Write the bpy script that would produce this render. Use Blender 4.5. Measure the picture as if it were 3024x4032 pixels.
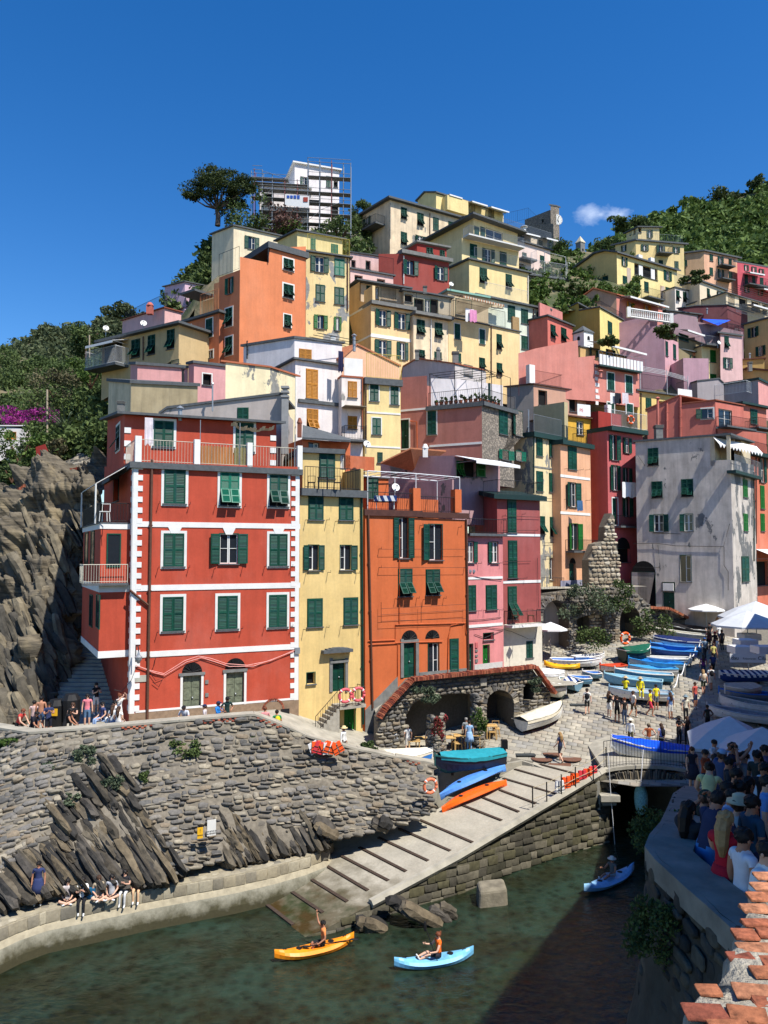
import bpy, math, random
import numpy as np
from mathutils import Vector, Matrix, geometry, noise
for _o in list(bpy.data.objects): bpy.data.objects.remove(_o)
SC = bpy.context.scene
COL = SC.collection
rnd = random.Random(7)
V = Vector
# ---------------------------------------------------------------- camera, sky, sun, exposure
FPX, CZ, PITCH = 3024.0,15.5, math.atan(159 / 3024)
cam_data = bpy.data.cameras.new('camera')
cam_data.sensor_fit = 'HORIZONTAL'; cam_data.sensor_width = 36; cam_data.lens = 36
cam_data.clip_start = 0.05; cam_data.clip_end = 4000
cam = bpy.data.objects.new('camera', cam_data); COL.objects.link(cam)
cam.location = (0,0, CZ); cam.rotation_euler = (math.pi / 2 + PITCH, 0,0)
SC.camera = cam
SUN_AZ, SUN_EL = math.radians(47), math.radians(57)
SUN = V((math.sin(SUN_AZ) * math.cos(SUN_EL), -math.cos(SUN_AZ) * math.cos(SUN_EL), math.sin(SUN_EL)))
sl = bpy.data.lights.new('sun', 'SUN'); sl.energy = 5.0; sl.angle = math.radians(0.5); sl.color = (1,.955,.88)
so = bpy.data.objects.new('sun', sl); COL.objects.link(so)
so.rotation_euler = SUN.to_track_quat('Z', 'Y').to_euler(); so.location = (60,-60,120)
W = bpy.data.worlds.new('World'); SC.world = W; W.use_nodes = True
nt = W.node_tree; nt.nodes.clear()
def _n(t, **k):
 n = nt.nodes.new(t)
 for a, b in k.items(): setattr(n, a, b)
 return n
sky = _n('ShaderNodeTexSky', sky_type='NISHITA', sun_disc=False, sun_elevation=SUN_EL,
   sun_rotation=math.atan2(SUN.x, SUN.y), altitude=0, air_density=1.0, dust_density=0.1, ozone_density=4.0)
hs = _n('ShaderNodeHueSaturation'); hs.inputs['Saturation'].default_value = 1.34; hs.inputs['Hue'].default_value = .507; hs.inputs['Value'].default_value = .88
nt.links.new(sky.outputs[0], hs.inputs['Color'])
# two wisps of cloud in the direction the photograph shows them
geo = _n('ShaderNodeTexCoord')
def cloud(dirv, size, sc, seed):
 vm = _n('ShaderNodeVectorMath', operation='SUBTRACT'); nt.links.new(geo.outputs['Generated'], vm.inputs[0]); vm.inputs[1].default_value = dirv
 mp = _n('ShaderNodeMapping'); mp.inputs['Scale'].default_value = (1 / size[0], 1 / size[0], 1 / size[1]); mp.inputs['Rotation'].default_value = (0,-.35,0)
 nt.links.new(vm.outputs[0], mp.inputs[0])
 ln = _n('ShaderNodeVectorMath', operation='LENGTH'); nt.links.new(mp.outputs[0], ln.inputs[0])
 nz = _n('ShaderNodeTexNoise'); nz.inputs['Scale'].default_value = sc; nz.inputs['Detail'].default_value = 9; nz.inputs['Roughness'].default_value = .62
 m2 = _n('ShaderNodeMapping'); m2.inputs['Location'].default_value = (seed, seed, 0); m2.inputs['Scale'].default_value = (1,1,1.7)
 nt.links.new(geo.outputs['Generated'], m2.inputs[0]); nt.links.new(m2.outputs[0], nz.inputs[0])
 a = _n('ShaderNodeMath', operation='MULTIPLY_ADD'); nt.links.new(nz.outputs[0], a.inputs[0]); a.inputs[1].default_value = 2.2; a.inputs[2].default_value = -.35
 b = _n('ShaderNodeMath', operation='SUBTRACT'); nt.links.new(a.outputs[0], b.inputs[0]); nt.links.new(ln.outputs['Value'], b.inputs[1])
 r = _n('ShaderNodeMapRange'); r.inputs[1].default_value = 0; r.inputs[2].default_value = .95; nt.links.new(b.outputs[0], r.inputs[0])
 return r.outputs[0]
def sdir(px, py):
 a, b = (px - 1512) / FPX, (2016 - py) / FPX
 return V((a, math.cos(PITCH) - b * math.sin(PITCH), math.sin(PITCH) + b * math.cos(PITCH))).normalized()
c1 = cloud(sdir(2335,850),(.028,.017), 26,1.3); c2 = cloud(sdir(2440,845),(.026,.008), 30,4.1)
ad = _n('ShaderNodeMath', operation='ADD'); ad.use_clamp = True; nt.links.new(c1, ad.inputs[0]); nt.links.new(c2, ad.inputs[1])
mu = _n('ShaderNodeMath', operation='MULTIPLY'); nt.links.new(ad.outputs[0], mu.inputs[0]); mu.inputs[1].default_value = .42
mx = _n('ShaderNodeMix', data_type='RGBA'); nt.links.new(mu.outputs[0], mx.inputs['Factor']); nt.links.new(hs.outputs[0], mx.inputs['A']); mx.inputs['B'].default_value = (7.0,7.6,8.6,1)
bg = _n('ShaderNodeBackground'); bg.inputs[1].default_value = 0.132
nt.links.new(mx.outputs['Result'], bg.inputs[0])
wo = _n('ShaderNodeOutputWorld'); nt.links.new(bg.outputs[0], wo.inputs[0])
vs = SC.view_settings; vs.view_transform = 'Standard'; vs.look = 'None'; vs.exposure = 0.52; vs.gamma = 1; vs.use_curve_mapping = False
SC.cycles.max_bounces = 6; SC.cycles.diffuse_bounces = 3; SC.cycles.glossy_bounces = 3; SC.cycles.transparent_max_bounces = 12
SC.cycles.caustics_reflective = False; SC.cycles.caustics_refractive = False
# ---------------------------------------------------------------- picking points: (x, y) read from one enlarged view, at a distance D or height Z
FR = dict(F1=(0,1100,.48222), F2=(700,600,.48222), F3=(1300,700,.48222), F4=(2000,700,.61724), F5=(300,1300,.5425), F6=(1100,1300,.5425),
   F7=(1900,1300,.36166), F8=(2400,1300,.37613), F9=(250,1600,.60277), F10=(1150,1750,.63291), F11=(2050,1600,.45208), F12=(2400,1600,.40678),
   F13=(0,2700,.5425), F14=(800,2700,.60277), F15=(1700,2400,.48222), F16=(2400,2300,.37613), F17=(2300,2900,.51166), F18=(1500,2500,.42194),
   F19=(1750,1900,.36174), S=(0,0,1.0))
_f = FR['S']
def fr(k):
 global _f
 _f = FR[k]
def ray(x, y):
 a, b = (_f[0] + x * _f[2] - 1512) / FPX, (2016 - _f[1] - y * _f[2]) / FPX
 return V((a, math.cos(PITCH) - b * math.sin(PITCH), math.sin(PITCH) + b * math.cos(PITCH)))
CAM = V((0,0, CZ))
def P(x, y, D): r = ray(x, y); return CAM + r * (D / r.y)
def PZ(x, y, Z): r = ray(x, y); return CAM + r * ((Z - CZ) / r.z)
def PG(x, y, g, lo=8, hi=120):
 """where the view through (x, y) meets the ground height function g(X, D)"""
 r = ray(x, y)
 for _ in range(48):
  m = (lo + hi) / 2; p = CAM + r * (m / r.y)
  if p.z > g(p.x, p.y): lo = m
  else: hi = m
 return CAM + r * (lo / r.y)
# ---------------------------------------------------------------- materials
def lin(c, k=1.0): return tuple((((v / 255) / 12.92 if v <= 10 else (((v / 255) + .055) / 1.055) ** 2.4)) * k for v in c)
MATS = {}
class NT:
 def __init__(s, name, rough=.85, spec=.3):
  s.m = bpy.data.materials.new(name); s.m.use_nodes = True; s.t = s.m.node_tree; s.b = s.t.nodes['Principled BSDF']
  s.b.inputs['Roughness'].default_value = rough; s.b.inputs['Specular IOR Level'].default_value = spec
 def n(s, t, ins=None, **k):
  n = s.t.nodes.new(t)
  for a, b in k.items(): setattr(n, a, b)
  for a, b in (ins or {}).items(): s.set(n, a, b)
  return n
 def set(s, n, a, b):
  i = n.inputs[a]
  if isinstance(b, bpy.types.NodeSocket): s.t.links.new(b, i)
  else: i.default_value = b
 def pos(s, sc=(1,1,1), rot=(0,0,0)):
  g = s.n('ShaderNodeNewGeometry'); m = s.n('ShaderNodeMapping', {'Vector': g.outputs['Position'], 'Scale': sc, 'Rotation': rot}); return m.outputs[0]
 def noise(s, vec, scale, detail=5, rough=.55): return s.n('ShaderNodeTexNoise', {'Vector': vec, 'Scale': scale, 'Detail': detail, 'Roughness': rough}).outputs[0]
 def rng(s, v, a, b, c, d): return s.n('ShaderNodeMapRange', {'Value': v, 'From Min': a, 'From Max': b, 'To Min': c, 'To Max': d}).outputs[0]
 def mix(s, f, a, b, mode='MIX'):
  n = s.n('ShaderNodeMix', data_type='RGBA', blend_type=mode); s.set(n, 'Factor', f); s.set(n, 'A', a); s.set(n, 'B', b); return n.outputs['Result']
 def mul(s, c, f):
  v = s.n('ShaderNodeCombineColor', {0: f, 1: f, 2: f}); return s.mix(1.0, c, v.outputs[0], 'MULTIPLY')
 def bump(s, h, strength=.3, dist=.02): s.set(s.b, 'Normal', s.n('ShaderNodeBump', {'Height': h, 'Strength': strength, 'Distance': dist}).outputs[0])
 def col(s, c): s.set(s.b, 'Base Color', c)
def c4(c): return (c[0], c[1], c[2], 1)
def stucco(c, peel=0, pc=(150,148,140), k=.86, old=.8):
 key = ('st', c, peel, pc, old)
 if key in MATS: return MATS[key]
 t = NT('stucco'); g_ = .3 * c[0] + .6 * c[1] + .1 * c[2]; base = c4(lin([min(250,(v * .83 + g_ * .17) * q) for v, q in zip(c, (1.03,.99,.975))], k)); p = t.pos()
 f = t.rng(t.noise(p, .9,8,.6), .28,.72,1 - .26 * old, 1 + .12 * old)
 f2 = t.rng(t.noise(t.pos((2.2,2.2,.22)), 1.0,7,.65), .42,.70,1,1 - .32 * old)
 f3 = t.rng(t.noise(p, 6.5,5,.7), .3,.7,.94,1.05)
 m1 = t.n('ShaderNodeMath', {0: f, 1: f2}, operation='MULTIPLY').outputs[0]; m2 = t.n('ShaderNodeMath', {0: m1,1: f3}, operation='MULTIPLY').outputs[0]
 colr = t.mul(base, m2)
 colr = t.mix(t.rng(t.noise(t.pos((1,1,.6)), .33,9,.68), .5,.68,0,.2 * old), colr, c4(lin([v * .45 + 125 for v in c], k))); colr = t.mul(colr, t.rng(t.noise(t.pos((5,5,.16)), 1.3,6,.6), .58,.74,1,1 - .2 * old))
 if peel:
  q = t.noise(t.pos((1,1,.55)), .55,10,.62)
  msk = t.rng(q, .66 - peel * .26,.675 - peel * .26,0,1)
  colr = t.mix(msk, colr, t.mul(c4(lin(pc, .8)), t.rng(t.noise(p, 3.5,6), .25,.75,.65,1.15)))
 t.col(colr); t.bump(t.noise(p, 14,6,.7), .22,.03); MATS[key] = t.m; return t.m
def plain(name, c, rough=.7, var=.10, scale=4, spec=.3, metal=0, k=1.0, bump=0, srgb=True):
 key = ('pl', name, c, rough, metal)
 if key in MATS: return MATS[key]
 t = NT(name, rough, spec); t.b.inputs['Metallic'].default_value = metal
 base = c4(lin(c, k) if srgb else c)
 nz = t.noise(t.pos(), scale, 5)
 t.col(t.mul(base, t.rng(nz, .3,.7,1 - var, 1 + var)))
 if bump: t.bump(t.noise(t.pos(), scale * 4,5), bump, .02)
 MATS[key] = t.m; return t.m
def varied(name, cols, rough=.9, scale=7, bump=.5, dist=.02, var=.22, rocky=False):
 """one colour per island and per object, picked from cols (sRGB), with grain on top"""
 key = ('va', name)
 if key in MATS: return MATS[key]
 t = NT(name, rough, .25)
 g = t.n('ShaderNodeNewGeometry'); oi = t.n('ShaderNodeObjectInfo')
 s = t.n('ShaderNodeMath', {0: g.outputs['Random Per Island'], 1: oi.outputs['Random']}, operation='ADD').outputs[0]
 fr_ = t.n('ShaderNodeMath', {0: s}, operation='FRACT').outputs[0]
 cr = t.n('ShaderNodeValToRGB', {'Fac': fr_}); cr.color_ramp.interpolation = 'CONSTANT'
 e = cr.color_ramp.elements
 for i, c in enumerate(cols):
  el = e[i] if i < 2 else e.new(i / len(cols))
  el.position = i / len(cols); el.color = c4(lin(c, .8))
 nz = t.noise(t.pos(), scale, 7,.65)
 t.col(t.mul(t.mul(cr.outputs[0], t.rng(nz, .28,.72,1 - var, 1 + var)), t.rng(t.noise(t.pos(), .45,6), .35,.65,.78,1.12)))
 if bump: t.bump(nz, bump, dist)
 MATS[key] = t.m; return t.m
def foliage(name, dark, light, rough=.75):
 key = ('fo', name)
 if key in MATS: return MATS[key]
 t = NT(name, rough, .2); g = t.n('ShaderNodeNewGeometry')
 nz = t.noise(t.pos(), .35,4)
 s = t.n('ShaderNodeMath', {0: g.outputs['Random Per Island'], 1: t.rng(nz, .3,.7,-.35,.35)}, operation='ADD').outputs[0]
 colr = t.mix(s, c4(dark), c4(light)); t.col(colr)
 tr = t.n('ShaderNodeBsdfTranslucent', {'Color': colr}); ms = t.n('ShaderNodeMixShader', {0: .22,1: t.b.outputs[0], 2: tr.outputs[0]})
 t.t.links.new(ms.outputs[0], t.t.nodes['Material Output'].inputs[0])
 MATS[key] = t.m; return t.m
GREEN = varied('green_paint', [(18,74,58),(22,82,64),(16,64,54),(30,84,66),(20,70,52),(34,80,72)], .5,9,.1,.01,.2)
GREEN2 = plain('bright_green_paint', (24,118,92), .5,.15,9, k=.8)
GREEN3 = plain('leaf_green_paint', (30,110,40), .5,.15,9, k=.8)
BROWN = plain('ochre_wood', (190,126,40), .6,.2,9, k=.8)
GREYG = plain('grey_green_paint', (72,88,80), .6,.15,9, k=.8)
SHUT = dict(g=GREEN, t=GREEN2, v=GREEN3, b=BROWN, y=GREYG)
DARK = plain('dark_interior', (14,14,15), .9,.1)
GLASS = plain('window_glass', (34,40,46), .06,.1, spec=.6)
WHITE = plain('white_paint', (236,234,226), .6,.06,3, k=.82)
WHITEP = plain('white_plaster', (238,236,230), .85,.07,2, k=.84)
SLATE = plain('slate_edge', (92,96,98), .8,.2,5, k=.8, bump=.3)
GREYP = plain('grey_plaster', (128,128,124), .9,.2,3, k=.8, bump=.3)
IRON = plain('black_iron', (30,31,32), .5,.2)
STEEL = plain('grey_steel', (150,155,158), .4,.1, metal=.4)
WOODL = plain('pale_wood', (216,176,112), .6,.15,9, k=.8)
WOODD = plain('dark_wood', (84,58,40), .7,.2,9, k=.8)
TERRA = varied('terracotta_tile', [(186,110,78),(172,98,70),(198,128,92),(160,92,70)], bump=.2)
COPPER = plain('brown_pipe', (92,62,48), .5,.15)
CLOTHW = plain('white_cloth', (236,236,234), .9,.05,3, k=.84)
RUBBER = plain('black_rubber', (24,24,25), .6,.1)
ORANGE = plain('orange_plastic', (240,96,32), .5,.06, k=.85)
# ---------------------------------------------------------------- meshes
class MB:
 def __init__(s): s.v = []; s.f = []; s.mi = []; s.cur = 0
 def mat(s, i): s.cur = i; return s
 def add(s, vs_, fs):
  o = len(s.v); s.v.extend([tuple(p) for p in vs_])
  for f in fs: s.f.append(tuple(i + o for i in f)); s.mi.append(s.cur)
  return s
 def poly(s, pts): return s.add(pts, [tuple(range(len(pts)))])
 def hexa(s, p):  # 8 points: bottom 4 (ccw from above), top 4
  return s.add(p, [(3,2,1,0),(4,5,6,7),(0,1,5,4),(1,2,6,5),(2,3,7,6),(3,0,4,7)])
 def box(s, c, sz, M=None):
  x, y, z = (d / 2 for d in sz); c = V(c)
  p = [V((a, b, d)) for d in (-z, z) for a, b in ((-x, -y), (x, -y), (x, y), (-x, y))]
  return s.hexa([(M @ (c + q)) if M else c + q for q in p])
 def obox(s, o, u, n, w, d, z0, z1):
  """box on a wall: o point, u along, n outward; w along u, d outward, z0..z1"""
  o = V(o); p = [o, o + u * w, o + u * w + n * d, o + n * d]
  p = [p[3], p[2], p[1], p[0]]
  return s.hexa([V((q.x, q.y, z0)) for q in p] + [V((q.x, q.y, z1)) for q in p])
 def tube(s, pts, r, n=5, cap=True, r2=None):
  pts = [V(p) for p in pts]; rings = []
  for i, p in enumerate(pts):
   d = (pts[min(i + 1, len(pts) - 1)] - pts[max(i - 1,0)]); d = d.normalized() if d.length > 1e-9 else V((0,0,1))
   a = d.cross(V((0,0,1)) if abs(d.z) < .9 else V((1,0,0))).normalized(); b = d.cross(a)
   rr = r if r2 is None else r + (r2 - r) * i / max(1, len(pts) - 1)
   rr = rr[i] if isinstance(rr, (list, tuple)) else rr
   rings.append([p + (a * math.cos(6.2832 * k / n) + b * math.sin(6.2832 * k / n)) * rr for k in range(n)])
  fs = []
  for i in range(len(pts) - 1):
   for k in range(n): fs.append((i * n + k, i * n + (k + 1) % n, (i + 1) * n + (k + 1) % n, (i + 1) * n + k))
  if cap: fs += [tuple(range(n))[::-1], tuple((len(pts) - 1) * n + k for k in range(n))]
  return s.add([q for rg in rings for q in rg], fs)
 def lathe(s, prof, c=(0,0,0), n=12, M=None):
  c = V(c); vs_ = []; fs = []
  for r, z in prof:
   for k in range(n):
    q = c + V((r * math.cos(6.2832 * k / n), r * math.sin(6.2832 * k / n), z)); vs_.append(M @ q if M else q)
  m = len(prof)
  for i in range(m - 1):
   for k in range(n): fs.append((i * n + k, i * n + (k + 1) % n, (i + 1) * n + (k + 1) % n, (i + 1) * n + k))
  fs += [tuple(range(n))[::-1], tuple((m - 1) * n + k for k in range(n))]
  return s.add(vs_, fs)
 def ell(s, c, r, nu=8, nv=6, M=None):
  c = V(c); vs_ = []; fs = []
  for j in range(nv + 1):
   ph = math.pi * j / nv
   for k in range(nu):
    th = 6.2832 * k / nu; q = V((r[0] * math.sin(ph) * math.cos(th), r[1] * math.sin(ph) * math.sin(th), -r[2] * math.cos(ph)))
    vs_.append(c + (M @ q if M else q))
  for j in range(nv):
   for k in range(nu): fs.append((j * nu + k, j * nu + (k + 1) % nu, (j + 1) * nu + (k + 1) % nu, (j + 1) * nu + k))
  return s.add(vs_, fs)
 def mesh(s, name, mats, smooth=False):
  me = bpy.data.meshes.new(name); me.from_pydata([tuple(p) for p in s.v], [], s.f)
  for m in (mats if isinstance(mats, (list, tuple)) else [mats]): me.materials.append(m)
  if any(s.mi): me.polygons.foreach_set('material_index', s.mi)
  if smooth: me.polygons.foreach_set('use_smooth', [True] * len(me.polygons))
  me.update(); return me
 def build(s, name, mats, parent=None, M=None, smooth=False): return ob(name, s.mesh(name, mats, smooth), parent, M)
WM = {}
ID = Matrix()
def ob(name, data, parent=None, M=None):
 o = bpy.data.objects.new(name, data); COL.objects.link(o)
 M = M if M is not None else ID
 if parent is not None:
  o.parent = parent; o.matrix_basis = WM[parent.name].inverted() @ M
 else: o.matrix_basis = M
 WM[o.name] = M.copy(); return o
def tag(o, label=None, cat=None, group=None, kind=None):
 if label: o['label'] = label
 if cat: o['category'] = cat
 if group: o['group'] = group
 if kind: o['kind'] = kind
 return o
def empty(name, loc, label=None, cat=None, group=None, M=None):
 o = ob(name, None, None, M if M is not None else Matrix.Translation(V(loc))); o.empty_display_size = .2
 return tag(o, label, cat, group)
def copy_tree(o, M, label=None, group=None, parent=None):
 """a copy of a thing, its parts and their sub-parts, sharing mesh data, at world matrix M"""
 c = o.copy(); COL.objects.link(c)
 if parent is None: c.matrix_basis = M
 else: c.parent = parent
 WM[c.name] = M
 for ch in o.children:
  copy_tree(ch, M @ o_local(ch), None, None, c)
 if label: c['label'] = label
 if group: c['group'] = group
 return c
def o_local(ch): return ch.matrix_basis.copy()
def basis(o, u, n, w=1, d=1, h=1):
 """local x along u, local -y along n (outward), z up"""
 M = Matrix.Identity(4); z = V((0,0,1))
 for i, (a, k) in enumerate(((u, w), (-n, d), (z, h))):
  for r in range(3): M[r][i] = a[r] * k
 for r in range(3): M[r][3] = o[r]
 return M
UNIT = {}
def cube(name, mat, parent, M):
 """unit cube (x 0..1, y -1..0 outward, z 0..1) scaled by M, mesh shared per material"""
 k = (name, mat.name)
 if k not in UNIT: UNIT[k] = MB().box((.5,-.5,.5),(1,1,1)).mesh(name, mat)
 return ob(name, UNIT[k], parent, M)
def fastmesh(name, verts, faces, mats, mi=None, smooth=False):
 """numpy arrays -> mesh; faces (n, k)"""
 me = bpy.data.meshes.new(name); nv, (nf, k) = len(verts), faces.shape
 me.vertices.add(nv); me.vertices.foreach_set('co', np.asarray(verts, np.float32).ravel())
 me.loops.add(nf * k); me.loops.foreach_set('vertex_index', faces.astype(np.int32).ravel())
 me.polygons.add(nf); me.polygons.foreach_set('loop_start', np.arange(0, nf * k, k, dtype=np.int32)); me.polygons.foreach_set('loop_total', np.full(nf, k, np.int32))
 for m in (mats if isinstance(mats, (list, tuple)) else [mats]): me.materials.append(m)
 if mi is not None: me.polygons.foreach_set('material_index', np.asarray(mi, np.int32))
 if smooth: me.polygons.foreach_set('use_smooth', np.ones(nf, bool))
 me.update(calc_edges=True); me.validate(); return me
RNG = np.random.default_rng(11)
def leafquads(cent, size, up=.35, aspect=.55):
 """one randomly turned quad per centre"""
 n = len(cent); nr = RNG.normal(size=(n, 3)); nr[:, 2] += up; nr /= np.linalg.norm(nr, axis=1)[:, None]
 a = np.cross(nr, RNG.normal(size=(n, 3))); a /= np.linalg.norm(a, axis=1)[:, None] + 1e-9; b = np.cross(nr, a)
 s = (np.asarray(size) * RNG.uniform(.6,1.4, n))[:, None]
 v = np.stack([cent - a * s - b * s * aspect * .4, cent - b * s * aspect, cent + a * s + b * s * aspect * .2, cent + b * s * aspect], 1).reshape(-1,3)
 return v, np.arange(4 * n).reshape(n, 4)
def blob(n, c, r, clumps=9, tight=.42, flat=1.0):
 """points in clumps spread through an ellipsoid: foliage with gaps and an uneven outline"""
 d = RNG.normal(size=(clumps, 3)); d /= np.linalg.norm(d, axis=1)[:, None]
 cc = d * (RNG.uniform(.25,.85, clumps) ** .6)[:, None]; sz = RNG.uniform(.6,1.25, clumps) * tight
 k = RNG.integers(0, clumps, n); q = RNG.normal(size=(n, 3)); q /= np.linalg.norm(q, axis=1)[:, None]
 q *= (RNG.uniform(0,1, n) ** .4)[:, None] * sz[k][:, None]; q[:, 2] *= flat
 return np.asarray(c) + (cc[k] + q) * np.asarray(r)
LEAF = foliage('shrub_leaf', (.03,.055,.018),(.12,.165,.05))
LEAFB = foliage('fresh_leaf', (.03,.07,.012),(.13,.19,.045))
LEAFG = foliage('grey_leaf', (.05,.075,.045),(.14,.17,.10))
LEAFP = foliage('pine_leaf', (.016,.036,.012),(.075,.095,.028))
LEAFD = foliage('dry_leaf', (.06,.06,.03),(.17,.15,.08))
def bush(name, label, c, r, n=500, size=.12, mat=None, cat='bush', clumps=9, group=None, stem=True):
 c = V(c); root = empty(name, c - V((0,0, r[2] * .9)), label, cat, group)
 v, f = leafquads(blob(n, c, r, clumps), size); o = ob('foliage', fastmesh('foliage', v, f, mat or LEAF), root)
 if stem:
  m = MB()
  for k in range(3):
   a = rnd.uniform(0,6.28); m.tube([c - V((0,0, r[2])), c + V((math.cos(a) * r[0] * .4, math.sin(a) * r[1] * .4,0))], max(.012, r[0] * .04), 5)
  m.build('stem', WOODD, root)
 return root
def fbm(p, sc, oct=4): return noise.fractal(V(p) * sc, 1.0,2.0, oct)
def sheet(name, grid, nu, nv, amp, sc, mat, parent=None, kind=None, strata=None, smooth=False, edge=True):
 """grid of world points (rows top to bottom) -> finely divided, roughened surface"""
 g = np.array([[tuple(p) for p in r] for r in grid]); R, Cc = g.shape[:2]
 V_ = np.linspace(0, R - 1, nv + 1); U_ = np.linspace(0, Cc - 1, nu + 1); pts = np.zeros((nv + 1, nu + 1,3))
 for i, vv in enumerate(V_):
  i0 = min(int(vv), R - 2); a = vv - i0
  for j, uu in enumerate(U_):
   j0 = min(int(uu), Cc - 2); b = uu - j0
   pts[i, j] = (g[i0, j0] * (1 - b) + g[i0, j0 + 1] * b) * (1 - a) + (g[i0 + 1, j0] * (1 - b) + g[i0 + 1, j0 + 1] * b) * a
 du = np.gradient(pts, axis=1); dv = np.gradient(pts, axis=0); nn = np.cross(du, dv); nn /= np.linalg.norm(nn, axis=2)[:, :, None] + 1e-9
 if nn[:, :, 1].mean() > 0: nn = -nn
 out = pts.copy()
 for i in range(nv + 1):
  for j in range(nu + 1):
   p = pts[i, j]; h = amp * fbm(p, sc, 6)
   if strata:
    s_ = p[0] * strata[0] + p[1] * strata[1] + p[2] * strata[2] + .5 * fbm(p, .5,3); k = s_ - math.floor(s_)
    k2 = s_ * 2.7 + 1.7; k2 -= math.floor(k2)
    h += strata[3] * (k - .5) + strata[3] * .4 * (k2 - .5)
   out[i, j] = p + nn[i, j] * h
 idx = np.arange((nv + 1) * (nu + 1)).reshape(nv + 1, nu + 1)
 f = np.stack([idx[:-1, :-1], idx[1:, :-1], idx[1:, 1:], idx[:-1,1:]], -1).reshape(-1,4)
 o = ob(name, fastmesh(name, out.reshape(-1,3), f, mat, smooth=smooth), parent)
 if kind: o['kind'] = kind
 return o
# ---------------------------------------------------------------- houses
GROUND = []          # (x, y, z) base corners, the hillside is laid through them
_leaf = {}
def leaf(mat):
 """one louvred shutter leaf in a unit box: stiles, rails, tilted slats, dark behind the slats"""
 if mat.name not in _leaf:
  m = MB(); B = lambda x0, x1, z0, z1, y0=-1., y1=0.: m.hexa([(x0, y0, z0),(x1, y0, z0),(x1, y1, z0),(x0, y1, z0),(x0, y0, z1),(x1, y0, z1),(x1, y1, z1),(x0, y1, z1)])
  B(0,.13,0,1); B(.87,1,0,1)
  for a, b in ((0,.05),(.47,.54),(.95,1)): B(.13,.87, a, b)
  for a, b in ((.05,.47),(.54,.95)):
   k = 9
   for i in range(k):
    z = a + (b - a) * i / k; m.add([(.13,-.85, z), (.87,-.85, z), (.87,-.25, z + (b - a) / k * 1.15),(.13,-.25, z + (b - a) / k * 1.15)], [(0,1,2,3)])
  m.mat(1).add([(.1,-.2,.02),(.9,-.2,.02),(.9,-.2,.98),(.1,-.2,.98)], [(0,1,2,3)])
  _leaf[mat.name] = m.mesh('shutter', [mat, DARK])
 return _leaf[mat.name]
def tilted(o, u, n, w, d, h, t):
 """leaf hinged along its top edge at o + z*h, its bottom swung outward by angle t"""
 z = V((0,0,1)); zd = z * math.cos(t) - n * math.sin(t); yd = zd.cross(u); top = o + z * h; org = top - zd * h
 M = Matrix.Identity(4)
 for i, (a, k) in enumerate(((u, w), (yd, d), (zd, h))):
  for r in range(3): M[r][i] = a[r] * k
 for r in range(3): M[r][3] = org[r]
 return M
def rail(parent, pts, h=.95, mat=IRON, gap=.13, name='railing', r=.012, mid=False, close=False):
 m = MB(); pts = [V(p) for p in pts]
 up = V((0,0, h))
 m.tube([p + up for p in pts], r * 1.7,4); m.tube([p + V((0,0,.08)) for p in pts], r * 1.2,4)
 if mid: m.tube([p + up * .55 for p in pts], r * 1.2,4)
 for a, b in zip(pts[:-1], pts[1:]):
  L = (b - a).length; k = max(1, int(L / gap))
  for i in range(k + 1):
   q = a + (b - a) * i / k; m.tube([q, q + up], r * (1.6 if i in (0, k) else .8), 4, False)
 return m.build(name, mat, parent)
class Face:
 def __init__(s, p, q):
  s.o = V((p.x, p.y, 0)); d = V((q.x - p.x, q.y - p.y, 0)); s.len = d.length; s.u = d.normalized(); s.n = s.u.cross(V((0,0,1))); s.holes = []; s.top = []; s.z0 = 0
 def uv(s, x, y):
  r = ray(x, y); t = (s.o - CAM).dot(s.n) / r.dot(s.n); p = CAM + r * t; return (p - s.o).dot(s.u), p.z
 def w(s, u, z, out=0): return s.o + s.u * u + s.n * out + V((0,0, z))
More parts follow.
